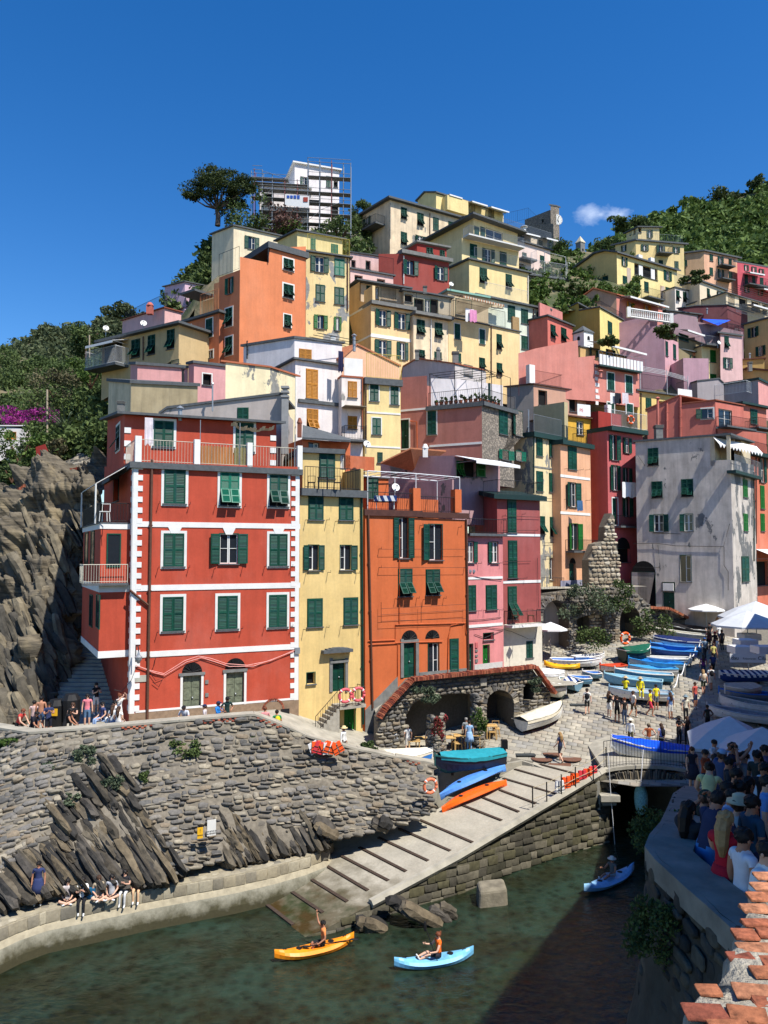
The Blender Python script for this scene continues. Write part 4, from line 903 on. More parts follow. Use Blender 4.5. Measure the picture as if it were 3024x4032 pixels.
h.vol((452,340), 57.4, C=(605,352), bot=800, col=(240,236,228), peel=.15, pc=(170,166,158), roof=(.05,.14), rmat=TERRA); h.w('R cb 530 432 60 115;R cb 530 672 62 90'); h.balc('R', 448,800,612,805,.9,1.0); m = MB(); u0, z = h.R.uv(450,565); m.obox(h.R.w(u0,0,0), h.R.u, h.R.n, h.R.len, 1.1, z, z + .05); m.build('reed_roof', plain('reed', (150,140,120), .9,.3,12, k=.8), h.root)
h.pipe('R', 600,350,720, plain('rust_pipe', (166,96,64), .6,.1, k=.8)); block(h, h.R, .2, h.R.len, -.1,0, h.R.top[0][1] + .15, h.R.top[0][1] + 1.5, WHITEP, 'terrace_parapet'); h.done()
# ================= behind the red house
fr('F5')
h = House('flaking_cream_house', 'cream house with flaking front and tiled roof edge behind the red house terrace')
h.vol((1300,300), 54, A=(1085,235), C=(1598,335), bot=690, col=(240,232,184), peel=.34, roof=(.2,.12), rmat=TERRA); h.w('L o 1175 370 40 130;R c 1535 390 42 85'); h.pipe('R', 1590,340,700, WHITE)
h.done()
h = House('grey_slope_house', 'grey stucco wall with a sloping roof edge and a tall chimney behind the red house')
h.vol((1490,560), 49.5, A=(612,606,49.8), wd=5, bot=760, col=(186,180,172), peel=.3, pc=(150,148,142), tL=[(612,606),(660,572),(1490,470)], roof=(.1,.16)); h.w('L c 1210 620 74 108'); h.chim(1512,402,60,450,48.8, plain('chimney_grey', (158,158,156), .9,.1, k=.8)); h.flue(990,400,190,49,.05); h.done()
h = House('olive_house', 'low house with cream end and plain olive wall behind the red house')
h.vol((398,385), 51, A=(236,372,54), C=(882,408), bot=650, col=(232,216,172), colR=(176,164,124), old=.9, roof=(.12,.22)); h.chim(316,512,54,100,46.5)
h.done()
h = House('long_pink_house', 'long low pink house under a grey roof left of the white house')
h.vol((445,250), 57.5, A=(395,250,62), C=(812,276), bot=390, col=(228,164,162), roof=(.15,.22)); h.vol((855,240), 57.8, A=(815,250,58.5), C=(1090,268), bot=530, col=(228,164,162), roof=(.15,.2), ground=False); h.w('R df 950 358 62 80'); h.flue(775,290,100,57,.1, IRON); h.done()
fr('F1')
h = House('beige_cliff_house', 'beige house on the cliff edge with an awning balcony and tilted shutters')
h.vol((1462,372), 63, A=(835,520), wd=6, bot=690, col=(206,182,126), roof=(.5,.2)); h.w('L k 1108 565 66 145;L k 1237 535 56 155;L k 1394 490 58 155;L d 915 600 160 160;L d 1430 675 60 30'); h.pipe('L', 1175,470,660)
h.balc('L', 800,735,1050,720,1.4,1.5, SLATE, .2, PERG); awning(h, 'L', 830,545,1050,490,1.7,.45); h.done()
h = House('pink_terrace_row_house', 'pale pink house with a railed roof terrace on the cliff edge')
h.vol((1345,235), 70, A=(1000,340,76), C=(1480,270), bot=480, col=(234,186,184), roof=(.15,.1), rmat=TERRA); h.chim(1215,195,60,75,70, plain('red_chimney', (196,110,96), .9,.1, k=.8), False); h.rails('L', 1000,345,1340,240,1.3, IRON, .14, inset=.3, wings=0); h.done()
h = House('lilac_house', 'lilac house with a flat roof at the left end of the upper row')
h.vol((1510,22), 84, A=(1345,62), C=(1720,65), bot=250, col=(222,190,214), roof=(.2,.1)); h.w('R c 1595 95 48 60'); h.done()
# ================= tall orange house and its left wing
fr('F2')
h = House('tall_orange_house', 'tall orange house with three small white framed windows in a blank wall')
h.vol((508,958), 64, A=(338,1022), C=(1046,770,68), bot=1560, col=(226,130,80), colR=(232,134,80), tR=[(508,958),(508,852),(738,900),(752,785),(765,778),(1046,768)], roof=None, old=.4)
h.w('R kf 902 915 80 88;R kf 902 1132 80 105;R kf 895 1378 58 105;L o 425 1090 32 130;L kf 418 1345 55 145;L kf 418 1580 55 145')
F = h.R; m = MB(); u0, z = F.uv(730,770); m.obox(F.w(u0,0,-5), F.u, F.n, F.len - u0 + .2,5.2, z - .1, z + .45); m.build('roof', SLATE, h.root); h.pipe('R', 735,780,900, IRON); rail(h.root, [h.L.w(.1, h.L.top[0][1], .1), h.L.w(h.L.len, h.L.top[1][1], .1)], 2.0, IRON, .5)
h.done()
h = House('orange_wing_house', 'lower orange house with two green shutters beside the tall orange house')
h.vol((340,1312), 65, A=(0,1412), wd=6, bot=1640, col=(214,122,78), roof=(.35,.2)); h.w('L cf 82 1488 52 140;L cf 258 1432 52 145;L qf 262 1650 52 60')
F = h.L; z = F.top[1][1]; rail(h.root, [F.w(F.uv(190,1300)[0], z + .2,.1), F.w(F.len, z + .2,.1)], 1.9, plain('orange_iron', (220,140,90), .5,.1, k=.8), .2); block(h, F, F.uv(175,1300)[0], F.uv(330,1300)[0], -1.8,-1.6, z + .2, z + 3.6, stucco((240,150,90)), 'terrace_wall'); block(h, F, F.uv(40,1300)[0], F.uv(150,1300)[0], -2.4,-2.2, z - .2, z + 2.6, stucco((214,186,130)), 'terrace_wall'); block(h, F, F.uv(30,1300)[0], F.uv(150,1300)[0], -2,.2, z + 2.6, z + 2.8, SLATE, 'terrace_roof'); h.done()
h = House('cream_cube_house', 'square cream house with one green window on the crest below the pine')
h.vol((456,603), 82, A=(280,672), C=(850,690), bot=860, col=(240,230,190), roof=(.2,.15)); h.w('R o 604 740 58 100'); h.done()
h = House('patched_yellow_house', 'yellow house with grey patches of bare plaster beside the tall orange house')
h.vol((1048,815), 70, C=(1400,865), bot=1525, col=(242,222,152), peel=.40, pc=(160,160,156), roof=(.3,.14)); h.w('R o 1158 915 72 125;R ct 1320 940 78 130;R c 1163 1150 72 135;R c 1318 1172 75 135;R ov 1167 1385 55 110;R ov 1305 1400 30 110'); F = h.R; rail(h.root, [F.w(.1, F.top[0][1] + .15,.1), F.w(F.len, F.top[1][1] + .15,.1)], 1.6, plain('yellow_iron', (222,200,90), .5,.1, k=.8), .14)
h.pipe('R', 1385,870,1300); h.vol((975,645), 75, A=(815,725), C=(1345,715), bot=830, col=(240,220,140), colR=(240,224,150), roof=(.3,.14), ground=False); h.w('R ct 1105 750 35 85;R ct 1280 790 52 75'); h.done()
# ================= upper rows
fr('F3')
h = House('pale_pink_terrace_house', 'pale pink house with a long railed terrace left of the dark red house')
h.vol((165,745), 77, C=(515,805), bot=880, col=(240,196,186), roof=(.2,.14)); h.w('R d 232 825 60 50;R d 415 850 60 40'); F = h.R; rail(h.root, [F.w(.1, F.top[0][1] + .15,.1), F.w(F.len, F.top[1][1] + .15,.1)], 1.7, IRON, .14)
h.vol((165,610), 80.5, C=(430,650), bot=770, col=(244,204,196), roof=(.15,.12), ground=False); h.w('R d 190 710 30 70;R d 310 715 34 70'); h.done()
h = House('dark_red_house', 'dark red house with two white windows high in the town')
h.vol((595,620), 80, A=(395,622), C=(970,690), bot=905, col=(166,66,56), roof=None, old=.4); h.w('R o 655 735 62 115;R o 902 782 55 110'); F = h.R; m = MB(); z = F.top[0][1]; m.obox(F.w(-.3,0,-4), F.u, F.n, F.len + .6,4.4, z - .05, z + .35); m.build('roof', GREYP, h.root); h.pipe('R', 598,640,870, WHITE)
h.vol((710,535), 83.5, A=(590,605,84.5), C=(950,580), bot=640, col=(176,56,46), roof=(.3,.2), rmat=GREYP, ground=False); h.w('R k 812 605 50 65;R k 915 625 38 60'); h.done()
h = House('large_cream_house', 'large cream house with a corner balcony and rows of green shutters near the top')
h.vol((488,180), 100, A=(168,368), C=(1110,352), bot=600, col=(238,220,180), old=.9, peel=.1, roof=(.6,.25)); h.w('R k 602 290 46 90;R k 737 340 50 100;R c 863 378 44 100;R c 988 392 44 60;R k 602 495 48 100;R o 735 495 42 40;L o 302 375 30 100;L n 306 565 28 95')
h.balc('L', 205,500,448,395,1.6,1.1, SLATE, .2); h.pipe('R', 812,290,490); h.pipe('R', 488,210,500, GREYP); h.done()
h = House('crest_yellow_house', 'yellow house with a solid balcony on the very top of the town')
h.vol((865,128), 112, A=(715,185), C=(1415,292), bot=420, col=(244,224,144), colR=(246,228,150), tL=[(715,185),(775,122),(865,122)], roof=(.25,.2)); h.w('R d 950 185 46 45;R d 1002 195 40 30;R d 1158 255 42 80;R d 1315 290 40 60'); h.balc('R', 915,275,1085,310,1.3,1.9, stucco((246,228,150)), .3, solid=stucco((246,228,150))); h.rails('R', 1085,310,1290,340,1.6, IRON, .14, inset=-.8); awning(h, 'R', 930,150,1035,175,1.4,.3); awning(h, 'R', 1115,205,1240,235,1.4,.3); awning(h, 'R', 1270,250,1415,285,1.4,.3); h.done()
h = House('banded_yellow_house', 'big yellow house with three tiers of balconies and a glazed top window')
h.vol((1134,672), 86, A=(975,745), C=(1620,782), bot=1010, col=(244,226,158), colR=(246,226,152), roof=(.35,.16)); h.w('R k 1250 798 58 118;R k 1458 850 48 120')
h.pipe('R', 1612,800,1000, WHITE)
h.vol((1075,492), 88, A=(930,560), C=(1540,602), bot=700, col=(244,226,158), roof=None, ground=False); h.w('R c 1170 600 55 112;R o 1290 635 48 105;R c 1412 660 52 105'); F = h.R
h.balc('R', 1085,478,1540,595,1.2,1.0, plain('white_slab', (226,226,222), .8,.08, k=.8), .16, STEEL); h.rails('R', 1130,668,1610,775,1.1, STEEL, .2, inset=-1.2, wings=0)
h.vol((1172,330), 89.5, A=(800,525), C=(1530,455), bot=500, col=(246,228,160), roof=(.9,.22), ground=False); h.w('R c 1197 450 36 100;R g 1340 485 135 105;R c 1245 455 34 100'); h.flue(1092,325,40,92,.2, GREYP); h.done()
h = House('peach_row_house', 'peach house with white string courses and a loggia at the start of the middle row')
h.vol((333,1030), 72, A=(70,1182), C=(690,1090), bot=1480, col=(232,196,136), colR=(246,216,152), tL=[(70,965),(240,848),(240,1005),(333,1030)], roof=None)
h.w('R o 430 1145 62 130;R o 585 1172 62 130;R o 430 1390 65 130;R o 590 1415 46 140'); h.band('L', 70,1182,333,1030,16); h.band('L', 215,1345,333,1290,16); h.band('R', 333,1288,672,1330,28); h.pipe('R', 676,1100,1480)
F = h.R; m = MB(); z = F.top[0][1]; m.obox(F.w(-.1,0,-2.5), F.u, F.n, F.len + .1,2.9, z - .05, z + .3); m.build('terrace_slab', GREYP, h.root); rail(h.root, [F.w(.6, z + .3,.3), F.w(F.len, z + .3,.3)], 1.6, IRON, .14); block(h, F, 0,.3,-1.5,.3, z + .3, z + 1.7, stucco((246,216,152)), 'parapet')
h.vol((250,858), 75.5, C=(600,915), bot=1060, col=(214,190,150), roof=(.7,.16), ground=False, depth=4); h.w('R k 320 915 44 60;R d 475 945 120 110;R q 380 940 30 90'); h.done()
h = House('ivory_row_house', 'ivory house with tilted green shutters between the peach and the apricot house')
h.vol((680,1112), 73.6, C=(985,1165), bot=1490, col=(240,226,184), old=.9, peel=.1, roof=None); h.w('R k 740 1220 62 115;R k 885 1245 58 115;R k 748 1438 45 60;R c 880 1450 55 50'); h.pipe('R', 820,1150,1480, WHITE)
F = h.R; m = MB(); z = F.top[0][1]; m.obox(F.w(-.1,0,-2.5), F.u, F.n, F.len + .1,3.1, z - .1, z + .2); m.build('terrace_slab', GREYP, h.root); rail(h.root, [F.w(.1, z + .2,.5), F.w(F.len, z + .2,.5)], 1.9, IRON, .14)
h.vol((600,925), 77, C=(985,985), bot=1130, col=(200,190,160), roof=(.3,.16), ground=False, depth=4); h.w('R d 640 985 60 60;R d 725 1050 75 120;R g 795 1055 40 120;R d 850 1050 60 110'); h.chim(775,880,36,60,74); h.done()
h = House('apricot_row_house', 'long apricot house with a striped awning and laundry on its roof terrace')
h.vol((965,1140), 75.5, C=(1548,1262), bot=1620, col=(248,220,152), roof=(.15,.12), old=.5); h.w('R cf 1037 1255 44 122;R cf 1240 1298 42 118;R k 1380 1340 40 120;R k 1240 1515 44 85;R k 1382 1560 42 90;R c 1050 1470 34 70'); h.pipe('R', 1312,1215,1600)
F = h.R; rail(h.root, [F.w(.1, F.top[0][1] + .13,.05), F.w(F.len * .78, F.top[1][1] + .13,.05)], 1.7, IRON, .14); m = MB(); block(h, F, F.len * .9, F.len, -.3,-.05, F.top[0][1] + .13, F.top[0][1] + 1.6, plain('bamboo_fence', (170,140,96), .8,.2,9, k=.8), 'screen')
a = F.uv(985,950); b = F.uv(1315,1050);
STRIPE = NT('striped_awning', .9); wv = STRIPE.n('ShaderNodeTexWave', {'Vector': STRIPE.pos(), 'Scale': 1.1}, bands_direction='X'); STRIPE.col(STRIPE.mix(STRIPE.rng(wv.outputs[1], .45,.55,0,1), c4(lin((206,196,176), .85)), c4(lin((170,120,84), .85)))); STRIPE = STRIPE.m
awning(h, 'R', 985,955,1315,1040,2.0,.6, STRIPE)
h.vol((960,925), 79.5, C=(1290,985), bot=1140, col=(206,188,146), roof=(.2,.2), rmat=plain('pale_green_edge', (140,186,170), .7,.1, k=.8), ground=False, depth=4); h.w('R d 1090 1060 130 130;R d 1345 1040 50 40;R d 1390 1050 36 30'); h.done(); APR = h
fr('F4')
h = House('mint_house', 'pale mint green house with dark shutters right of the apricot house')
h.vol((-200,755), 82, C=(252,850), bot=1105, col=(220,238,216), roof=(.4,.2)); h.w('R c 22 865 44 95;R c 106 885 42 90;R c 205 905 40 90;R c 106 1052 38 82;R c 204 1068 36 60'); h.pipe('R', 160,840,1090); h.band('R', 65,1000,250,1032,4); F = h.R; rail(h.root, [F.w(F.len * .1, F.top[0][1] + .2,.2), F.w(F.len * .7, F.top[0][1] + .2,.2)], 1.5, WHITE, .14); h.done()
h = House('coral_house', 'small coral house with two tilted green shutters beside the mint house')
h.vol((252,885), 84, C=(412,950), bot=1060, col=(226,116,100), roof=(.25,.16)); h.w('R k 287 980 30 80;R k 355 1000 32 80'); F = h.R; block(h, F, .5, F.len, -1.5,-1.3, F.top[0][1] + .1, F.top[0][1] + 2.0, stucco((226,140,130)), 'parapet'); h.done()
h = House('mustard_house', 'mustard yellow house with a blank shaded side behind the bell turret')
h.vol((585,832), 87, A=(335,850,92), C=(735,915), bot=1060, col=(190,170,74), colR=(246,226,130), tL=[(335,855),(450,800),(455,850),(585,828)], roof=(.15,.14)); h.w('R c 650 958 26 78'); h.rails('R', 600,885,735,915,1.4, IRON, .14); h.done()  # left wall's yellow darkened to olive as its shade
h = House('tiled_gable_house', 'house with a brown tiled gable and orange shutters below the big yellow house')
h.vol((692,750), 93, A=(440,790), C=(985,830), bot=900, col=(200,160,130), colR=(222,140,124), tL=[(440,790),(552,708),(692,745)], roof=(.25,.14), rmat=TERRA); SHUT['e'] = plain('orange_shutter', (236,160,50), .6,.1, k=.8); SHUT_E = SHUT['e']
h.w('R oe 778 815 22 42;R oe 885 835 22 42'); awning(h, 'R', 715,765,960,815,1.6,.4)
BALU = MB(); F = h.R; a, b = P(770,885,88), P(1042,925,90.5)
for i in range(22): p = a.lerp(b, i / 21); BALU.lathe([(.05,0),(.1,.25),(.05,.6),(.08,.9)], p, 6)
BALU.tube([a + V((0,0,.95)), b + V((0,0,.95))], .12,4); BALU.tube([a, b], .12,4)
for p in (a, b): BALU.box(p + V((0,0,.5)), (.4,.4,1.2))
BALU.build('balustrade', WHITEP, h.root); h.done()
h = House('large_yellow_house', 'large yellow house with painted patches, a loggia and flags on its balcony')
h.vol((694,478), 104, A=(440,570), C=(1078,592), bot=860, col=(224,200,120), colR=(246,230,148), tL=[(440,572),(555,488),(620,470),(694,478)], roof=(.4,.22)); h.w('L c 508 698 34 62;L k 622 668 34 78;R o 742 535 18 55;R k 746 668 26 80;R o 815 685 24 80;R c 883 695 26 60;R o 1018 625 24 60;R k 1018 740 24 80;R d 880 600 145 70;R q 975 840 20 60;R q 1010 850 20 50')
F = h.R; cube('loggia_pier', WHITEP, h.root, basis(F.w(F.uv(838,600)[0], F.uv(838,632)[1], -.05), F.u, F.n, .8,-.5,3.3)); cube('loggia_pier', WHITEP, h.root, basis(F.w(F.uv(915,600)[0], F.uv(915,650)[1], -.05), F.u, F.n, .8,-.5,3.3)); h.balc('R', 850,770,958,790,1.3,1.1); h.rails('R', 805,635,965,660,1.1, IRON, .14, wings=0, inset=.1)
FRES = stucco((206,190,170), .5,(190,160,130)); block(h, F, F.uv(760,700)[0], F.uv(785,700)[0], 0,.02, F.uv(770,790)[1], F.uv(770,575)[1], FRES, 'mural_patch'); block(h, F, F.uv(972,750)[0], F.uv(1000,750)[0], 0,.02, F.uv(985,870)[1], F.uv(985,690)[1], FRES, 'mural_patch'); h.done(); LYH = h
h = House('upper_yellow_house', 'yellow house with a square roof room behind the large yellow house')
h.vol((815,402), 118, A=(685,432), C=(1122,428), bot=680, col=(238,216,140), roof=(.4,.25)); h.w('R o 872 447 24 38;R o 974 460 26 56;R o 1073 462 22 38;R c 975 540 26 28;R c 1075 556 24 44;L o 740 450 16 40'); h.balc('R', 940,492,1025,495,1.4,1.2); h.rails('R', 830,395,1115,415,1.2, STEEL, .3)
h.vol((830,318), 121, A=(755,355), C=(965,320), bot=400, col=(240,222,156), roof=(.3,.18), ground=False); h.w('R d 842 335 16 30;R o 905 358 18 50;L d 783 350 8 30;L d 808 345 8 30'); h.done()
h = House('peach_apartment_house', 'peach house with two small central balconies below the wooded hill')
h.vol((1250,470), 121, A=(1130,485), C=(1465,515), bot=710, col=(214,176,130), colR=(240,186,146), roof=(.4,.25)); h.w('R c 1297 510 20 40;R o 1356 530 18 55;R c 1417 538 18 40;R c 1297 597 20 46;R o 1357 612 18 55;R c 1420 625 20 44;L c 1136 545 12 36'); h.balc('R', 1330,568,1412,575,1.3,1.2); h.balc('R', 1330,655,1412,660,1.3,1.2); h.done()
h = House('crimson_house', 'crimson house with cream awning at the right border below the wood')
h.vol((1500,545), 123, A=(1462,540), C=(1750,590), bot=760, col=(224,90,104), roof=(.4,.25)); h.w('R o 1520 575 14 36;R o 1568 588 16 40;R o 1615 600 16 36;R c 1520 650 20 60;R c 1568 655 18 52;R c 1618 660 20 44;R o 1522 715 16 36;R o 1608 735 16 30'); h.balc('R', 1500,690,1645,705,1.3,1.1); awning(h, 'R', 1570,700,1690,735,2,.6); awning(h, 'R', 1500,605,1595,625,1.4,.3); h.done()
h = House('white_row_house', 'white house with a railed roof right of the large yellow house')
h.vol((1065,700), 107, C=(1235,745), bot=845, col=(240,238,230), roof=(.15,.12)); h.w('R k 1083 750 20 60;R k 1127 760 20 60;R o 1185 772 20 45'); F = h.R; rail(h.root, [F.w(0, F.top[0][1] + .1,0), F.w(F.len, F.top[1][1] + .1,0)], 2.0, STEEL, .1); h.done()
h = House('cream_gable_house', 'cream house with a low gable in front of the peach apartment house')
h.vol((1222,660), 106, A=(1110,690,110), C=(1390,720), bot=800, col=(238,226,190), roof=(.3,.2)); h.w('R k 1278 740 16 66;R o 1350 752 18 54'); h.done()
h = House('terrace_row_house', 'long cream house under a wire pergola at the right border')
h.vol((1390,735), 103, C=(1720,830), bot=900, col=(226,214,176), roof=(.2,.12)); h.w('R d 1425 770 36 60;R d 1500 800 50 60;R d 1580 820 50 60;R d 1640 840 30 60'); F = h.R; rail(h.root, [F.w(.1, F.top[0][1] - 3,1.4), F.w(F.len, F.top[1][1] - 3,1.4)], 1.2, STEEL, .14); awning(h, 'R', 1490,805,1640,850,1.8,.5); m = MB()
for k in range(5): m.tube([F.w(-.2, F.top[0][1] + .4, k * .5), F.w(F.len, F.top[1][1] + .4, k * .5)], .04,4)
m.build('wire_pergola', COPPER, h.root); h.done()
h = House('maroon_house', 'maroon walled house with white laundry on its terrace at the right')
h.vol((1400,818), 102.7, A=(1085,832), C=(1560,870), bot=900, col=(116,60,66), roof=(.15,.12), tL=[(1085,835),(1200,818),(1400,812)]); F = h.R; rail(h.root, [F.w(0, F.top[0][1] - 4.5,1), F.w(F.len, F.top[1][1] - 4.5,1)], 1.2, PERG, .14); h.flue(1270,840,30,102.7); h.done(); MAR = h
h = House('plum_house', 'plum grey house with a blue sun sail over its terrace')
h.vol((1340,948), 97.0, A=(1045,880), C=(1500,985), bot=1100, col=(156,130,140), tL=[(1045,880),(1090,868),(1205,888),(1205,975),(1340,945)], roof=None); F = h.L; m = MB(); m.poly([P(1235,900,94.8), P(1420,908,98.1), P(1340,942,94.8)]); h.rails('R', 1350,985,1480,1000,1.4, IRON, .14)
h.vol((1250,880), 103.6, A=(1010,850), wd=4, bot=930, col=(160,150,150), roof=(.3,.15), ground=False); h.done()
m.build('sun_sail', plain('blue_sail', (10,84,214), .8,.05, k=.85)); tag(bpy.data.objects['sun_sail'], 'bright blue triangular sun sail over the plum grey terrace', 'sun sail')
h = House('olive_low_house', 'low olive house with a green doorway and white awning under the plum house')
h.vol((1240,1060), 95.5, A=(1080,1010), wd=5, bot=1150, col=(150,138,100), roof=(.2,.12)); h.w('L c 1120 1020 60 40'); awning(h, 'L', 1090,975,1200,995,1.2,.3); h.done()
h = House('pink_white_house', 'white and pink house with two white awnings left of the castle')
h.vol((-40,375), 104, C=(270,465), bot=580, col=(246,236,190), colR=(246,222,206), roof=(.3,.16)); h.w('R c 105 500 26 42;R c 218 518 26 40;R d 85 570 30 40'); F = h.R; rail(h.root, [F.w(0, F.top[0][1] + .15,.2), F.w(F.len, F.top[1][1] + .15,.2)], 2.4, STEEL, .13); h.balc('R', 60,522,150,535,1.2,1.4, SLATE, .2, PERG)
h.vol((30,342), 107, C=(250,395), bot=460, col=(236,228,200), roof=(.2,.12), ground=False); h.w('R c 92 395 24 40;R c 208 420 24 40'); awning(h, 'R', 40,340,150,365,2.0,.9); awning(h, 'R', 190,372,262,395,2.0,.9); h.flue(102,318,30,105,.3, WHITEP); h.done()
h = House('terrace_stone_house', 'low stone house with a white railed terrace under the pink and white house')
h.vol((135,625), 101, C=(375,660), bot=700, col=(150,142,120), mat=rb.m, roof=(.3,.2)); F = h.R; rail(h.root, [F.w(.2, F.top[0][1] + .2,.2), F.w(F.len, F.top[1][1] + .2,.2)], 2.0, PERG, .13); h.w('R c 215 655 22 30;R d 325 675 24 30'); m = MB()
a = [F.w(F.len * .4, F.top[0][1] + .2,.1), F.w(F.len * .97, F.top[1][1] + .2,.1)]; m.tube([a[0], a[0] + V((0,0,3.4)), a[1] + V((0,0,3.1)), a[1]], .06,4); m.build('pergola_frame', PERG, h.root); h.done()
# ---------------------------------------------------------------- the ground the town stands on
fr('S')
ip = np.interp
def Zsq(X, D):
 z = float(ip(D, [38,40.5,43.5,46,49,52,57,60,63,66,72,80], [3.2,3.35,3.5,4.15,4.9,5.55,6.3,6.9,7.7,8.4,9.4,10]))
 return z
def Zslip(X, D): return -3.07 + .16 * X + .12 * D
def Zright(X, D): return float(ip(D, [5,12,20,30,38,42], [10.4,10.4,8.4,5.9,4.3,3.6]))
CONC = plain('old_concrete', (172,166,150), .9,.22,1.6, k=.82, bump=.5)
def ground_mat():
 t = NT('hill_soil', .95); n = t.noise(t.pos(), .25,8); t.col(t.mix(t.rng(n, .4,.6,0,1), c4((.05,.065,.025)), c4((.17,.14,.08)))); t.bump(t.noise(t.pos(), 2,8), .8,.2); return t.m
SOIL = ground_mat()
def rock_mat(name, a, b, c, rot=(0,.7,.2)):
 t = NT(name, .9,.3); p = t.pos((.5,.5,4.5), rot); n1 = t.noise(p, 1.4,9,.65); n2 = t.noise(t.pos(), .5,6)
 col = t.mix(t.rng(n1,.35,.65,0,1), c4(lin(a, .8)), c4(lin(b, .8))); col = t.mix(t.rng(n2,.52,.66,0,.8), col, c4(lin(c, .8)))
 t.col(col); t.bump(n1,.9,.12); return t.m
ROCK = rock_mat('cliff_rock', (74,69,60),(128,118,100),(152,138,110)); ROCKD = rock_mat('dark_rock', (58,56,54),(108,102,92),(130,116,90),(0,.8,.3))
# hillside through the feet of the houses
gp = np.array(GROUND + [(-30,75,9),(-20,60,8),(60,150,44),(90,170,55),(30,150,45),(0,140,47),(-20,110,38),(-28,95,25),(70,120,30)])
xs, ys = np.arange(-26,92,2.0), np.arange(46,160,2.0); XX, YY = np.meshgrid(xs, ys)
d2 = (XX[..., None] - gp[:, 0]) ** 2 + (YY[..., None] - gp[:, 1]) ** 2 + .5; w_ = 1 / d2 ** 2; ZZ = (w_ * gp[:, 2]).sum(-1) / w_.sum(-1)
nx_, ny_ = len(xs), len(ys); idx = np.arange(nx_ * ny_).reshape(ny_, nx_); ff = np.stack([idx[:-1, :-1], idx[:-1,1:], idx[1:, 1:], idx[1:, :-1]], -1).reshape(-1,4)
keep = []
for f in ff:
 x, y = XX.flat[f[0]], YY.flat[f[0]]; keep.append(y > (74 if x > 4 else 56) and x > -.33 * y + 4 and x < .62 * y)
hs_ = ob('hillside', fastmesh('hillside', np.stack([XX.ravel(), YY.ravel(), ZZ.ravel() - .6], 1), ff[np.array(keep)], SOIL)); hs_['kind'] = 'structure'
# ---------------------------------------------------------------- stones laid one by one
def stone_templates(k=10, cap=.72):
 out = []
 for i in range(k):
  n = 8; a = np.linspace(0,2 * np.pi, n, endpoint=False) + RNG.uniform(-.25,.25, n)
  q = np.stack([np.cos(a), np.sin(a)], 1); q = np.sign(q) * np.abs(q) ** .55 * .5 * RNG.uniform(.84,1.0,(n, 1))
  ctr = RNG.uniform(-.06,.06,2); inn = q * cap * RNG.uniform(.85,1.1,(n, 1)) + ctr
  v = np.concatenate([np.c_[q[:, 0], np.full(n, .3), q[:, 1]], np.c_[q[:, 0], RNG.uniform(-.55,-.25, n), q[:, 1]], np.c_[inn[:, 0], RNG.uniform(-1.1,-.75, n), inn[:, 1]]])
  f = []
  for r in (0,1):
   for j in range(n): a0, b0 = r * n + j, r * n + (j + 1) % n; f += [(a0, b0, b0 + n), (a0, b0 + n, a0 + n)]
  for j in range(1, n - 1): f.append((2 * n, 2 * n + j, 2 * n + j + 1))
  out.append((v, np.array(f)))
 return out
ST = stone_templates(); SB = [(np.array([(x, y, z) for y, s in ((.3,1),(-.6,1),(-1,.9)) for x, z in ((-.5 * s, -.5 * s), (.5 * s, -.5 * s), (.5 * s, .5 * s), (-.5 * s, .5 * s))]) + np.r_[RNG.uniform(-.03,.03,(12,3))],
  np.array([t for r in (0,4) for j in range(4) for t in ((r + j, r + (j + 1) % 4, r + (j + 1) % 4 + 4),(r + j, r + (j + 1) % 4 + 4, r + j + 4))] + [(8,9,10),(8,10,11)])) for _ in range(8)]
_tm = {}
def lay(parent, items, mat, tpl, name='stone', nobj=300):
 """items: (origin, u, n, v, su, sd, sv); the largest seen become parts of their own, the rest one joined part"""
 if not items: return
 def seen(it): d = (it[0] - CAM).length; return it[4] * it[6] / d ** 2
 items = sorted(items, key=seen, reverse=True)
 vs_, fs_, o = [], [], 0
 for k, (p, u, n, v, su, sd, sv) in enumerate(items):
  j = rnd.randrange(len(tpl))
  if k < nobj:
   key = (id(tpl), j, mat.name, name)
   if key not in _tm: _tm[key] = fastmesh(name, tpl[j][0], tpl[j][1], mat)
   M = Matrix.Identity(4)
   for i, (a, s) in enumerate(((u, su), (-n, sd), (v, sv))):
    for r in range(3): M[r][i] = a[r] * s
   for r in range(3): M[r][3] = p[r]
   ob(name, _tm[key], parent, M)
  else:
   t, f = tpl[j]; A = np.array([tuple(u * su), tuple(-n * sd), tuple(v * sv)]); vs_.append(t @ A + np.array(p)); fs_.append(f + o); o += len(t)
 if vs_:
  q = ob(name, fastmesh(name, np.concatenate(vs_), np.concatenate(fs_), mat), parent); q['kind'] = 'stuff'
def courses(S, L, H, row, wid, depth=.1, skip=None, jit=.25, gap=.02, vert=None):
 """coursed rubble over a surface S(s, t) in metres; L length, H(s) height"""
 out = []; t = row[0] * .5;
 while t < 30:
  h = rnd.uniform(*row); s = -rnd.uniform(0, wid[1]); any_ = False
  while s < L:
   w = rnd.uniform(*wid); sc = s + w / 2; tc = t + rnd.uniform(-jit, jit) * h * .3
   if 0 < sc < L and tc + h * .3 < H(sc):
    any_ = True; p, u, n, v = S(sc, tc)
    if not (skip and skip(p)):
     r_ = rnd.gauss(0,.06) * (jit > .1); u2 = u * math.cos(r_) + v * math.sin(r_); v2 = v * math.cos(r_) - u * math.sin(r_)
     out.append((p, u2, n, v2, w - gap, depth * rnd.uniform(.5,1.5),(h - gap) * rnd.uniform(.8,1.08)))
   s += w
  t += h
  if not any_ and t > 1: break
 return out
def to_px(p):
 d = V(p) - CAM; c, s = math.cos(PITCH), math.sin(PITCH); zf = d.y * c + d.z * s; yu = -d.y * s + d.z * c
 return 1512 + FPX * d.x / zf, 2016 - FPX * yu / zf
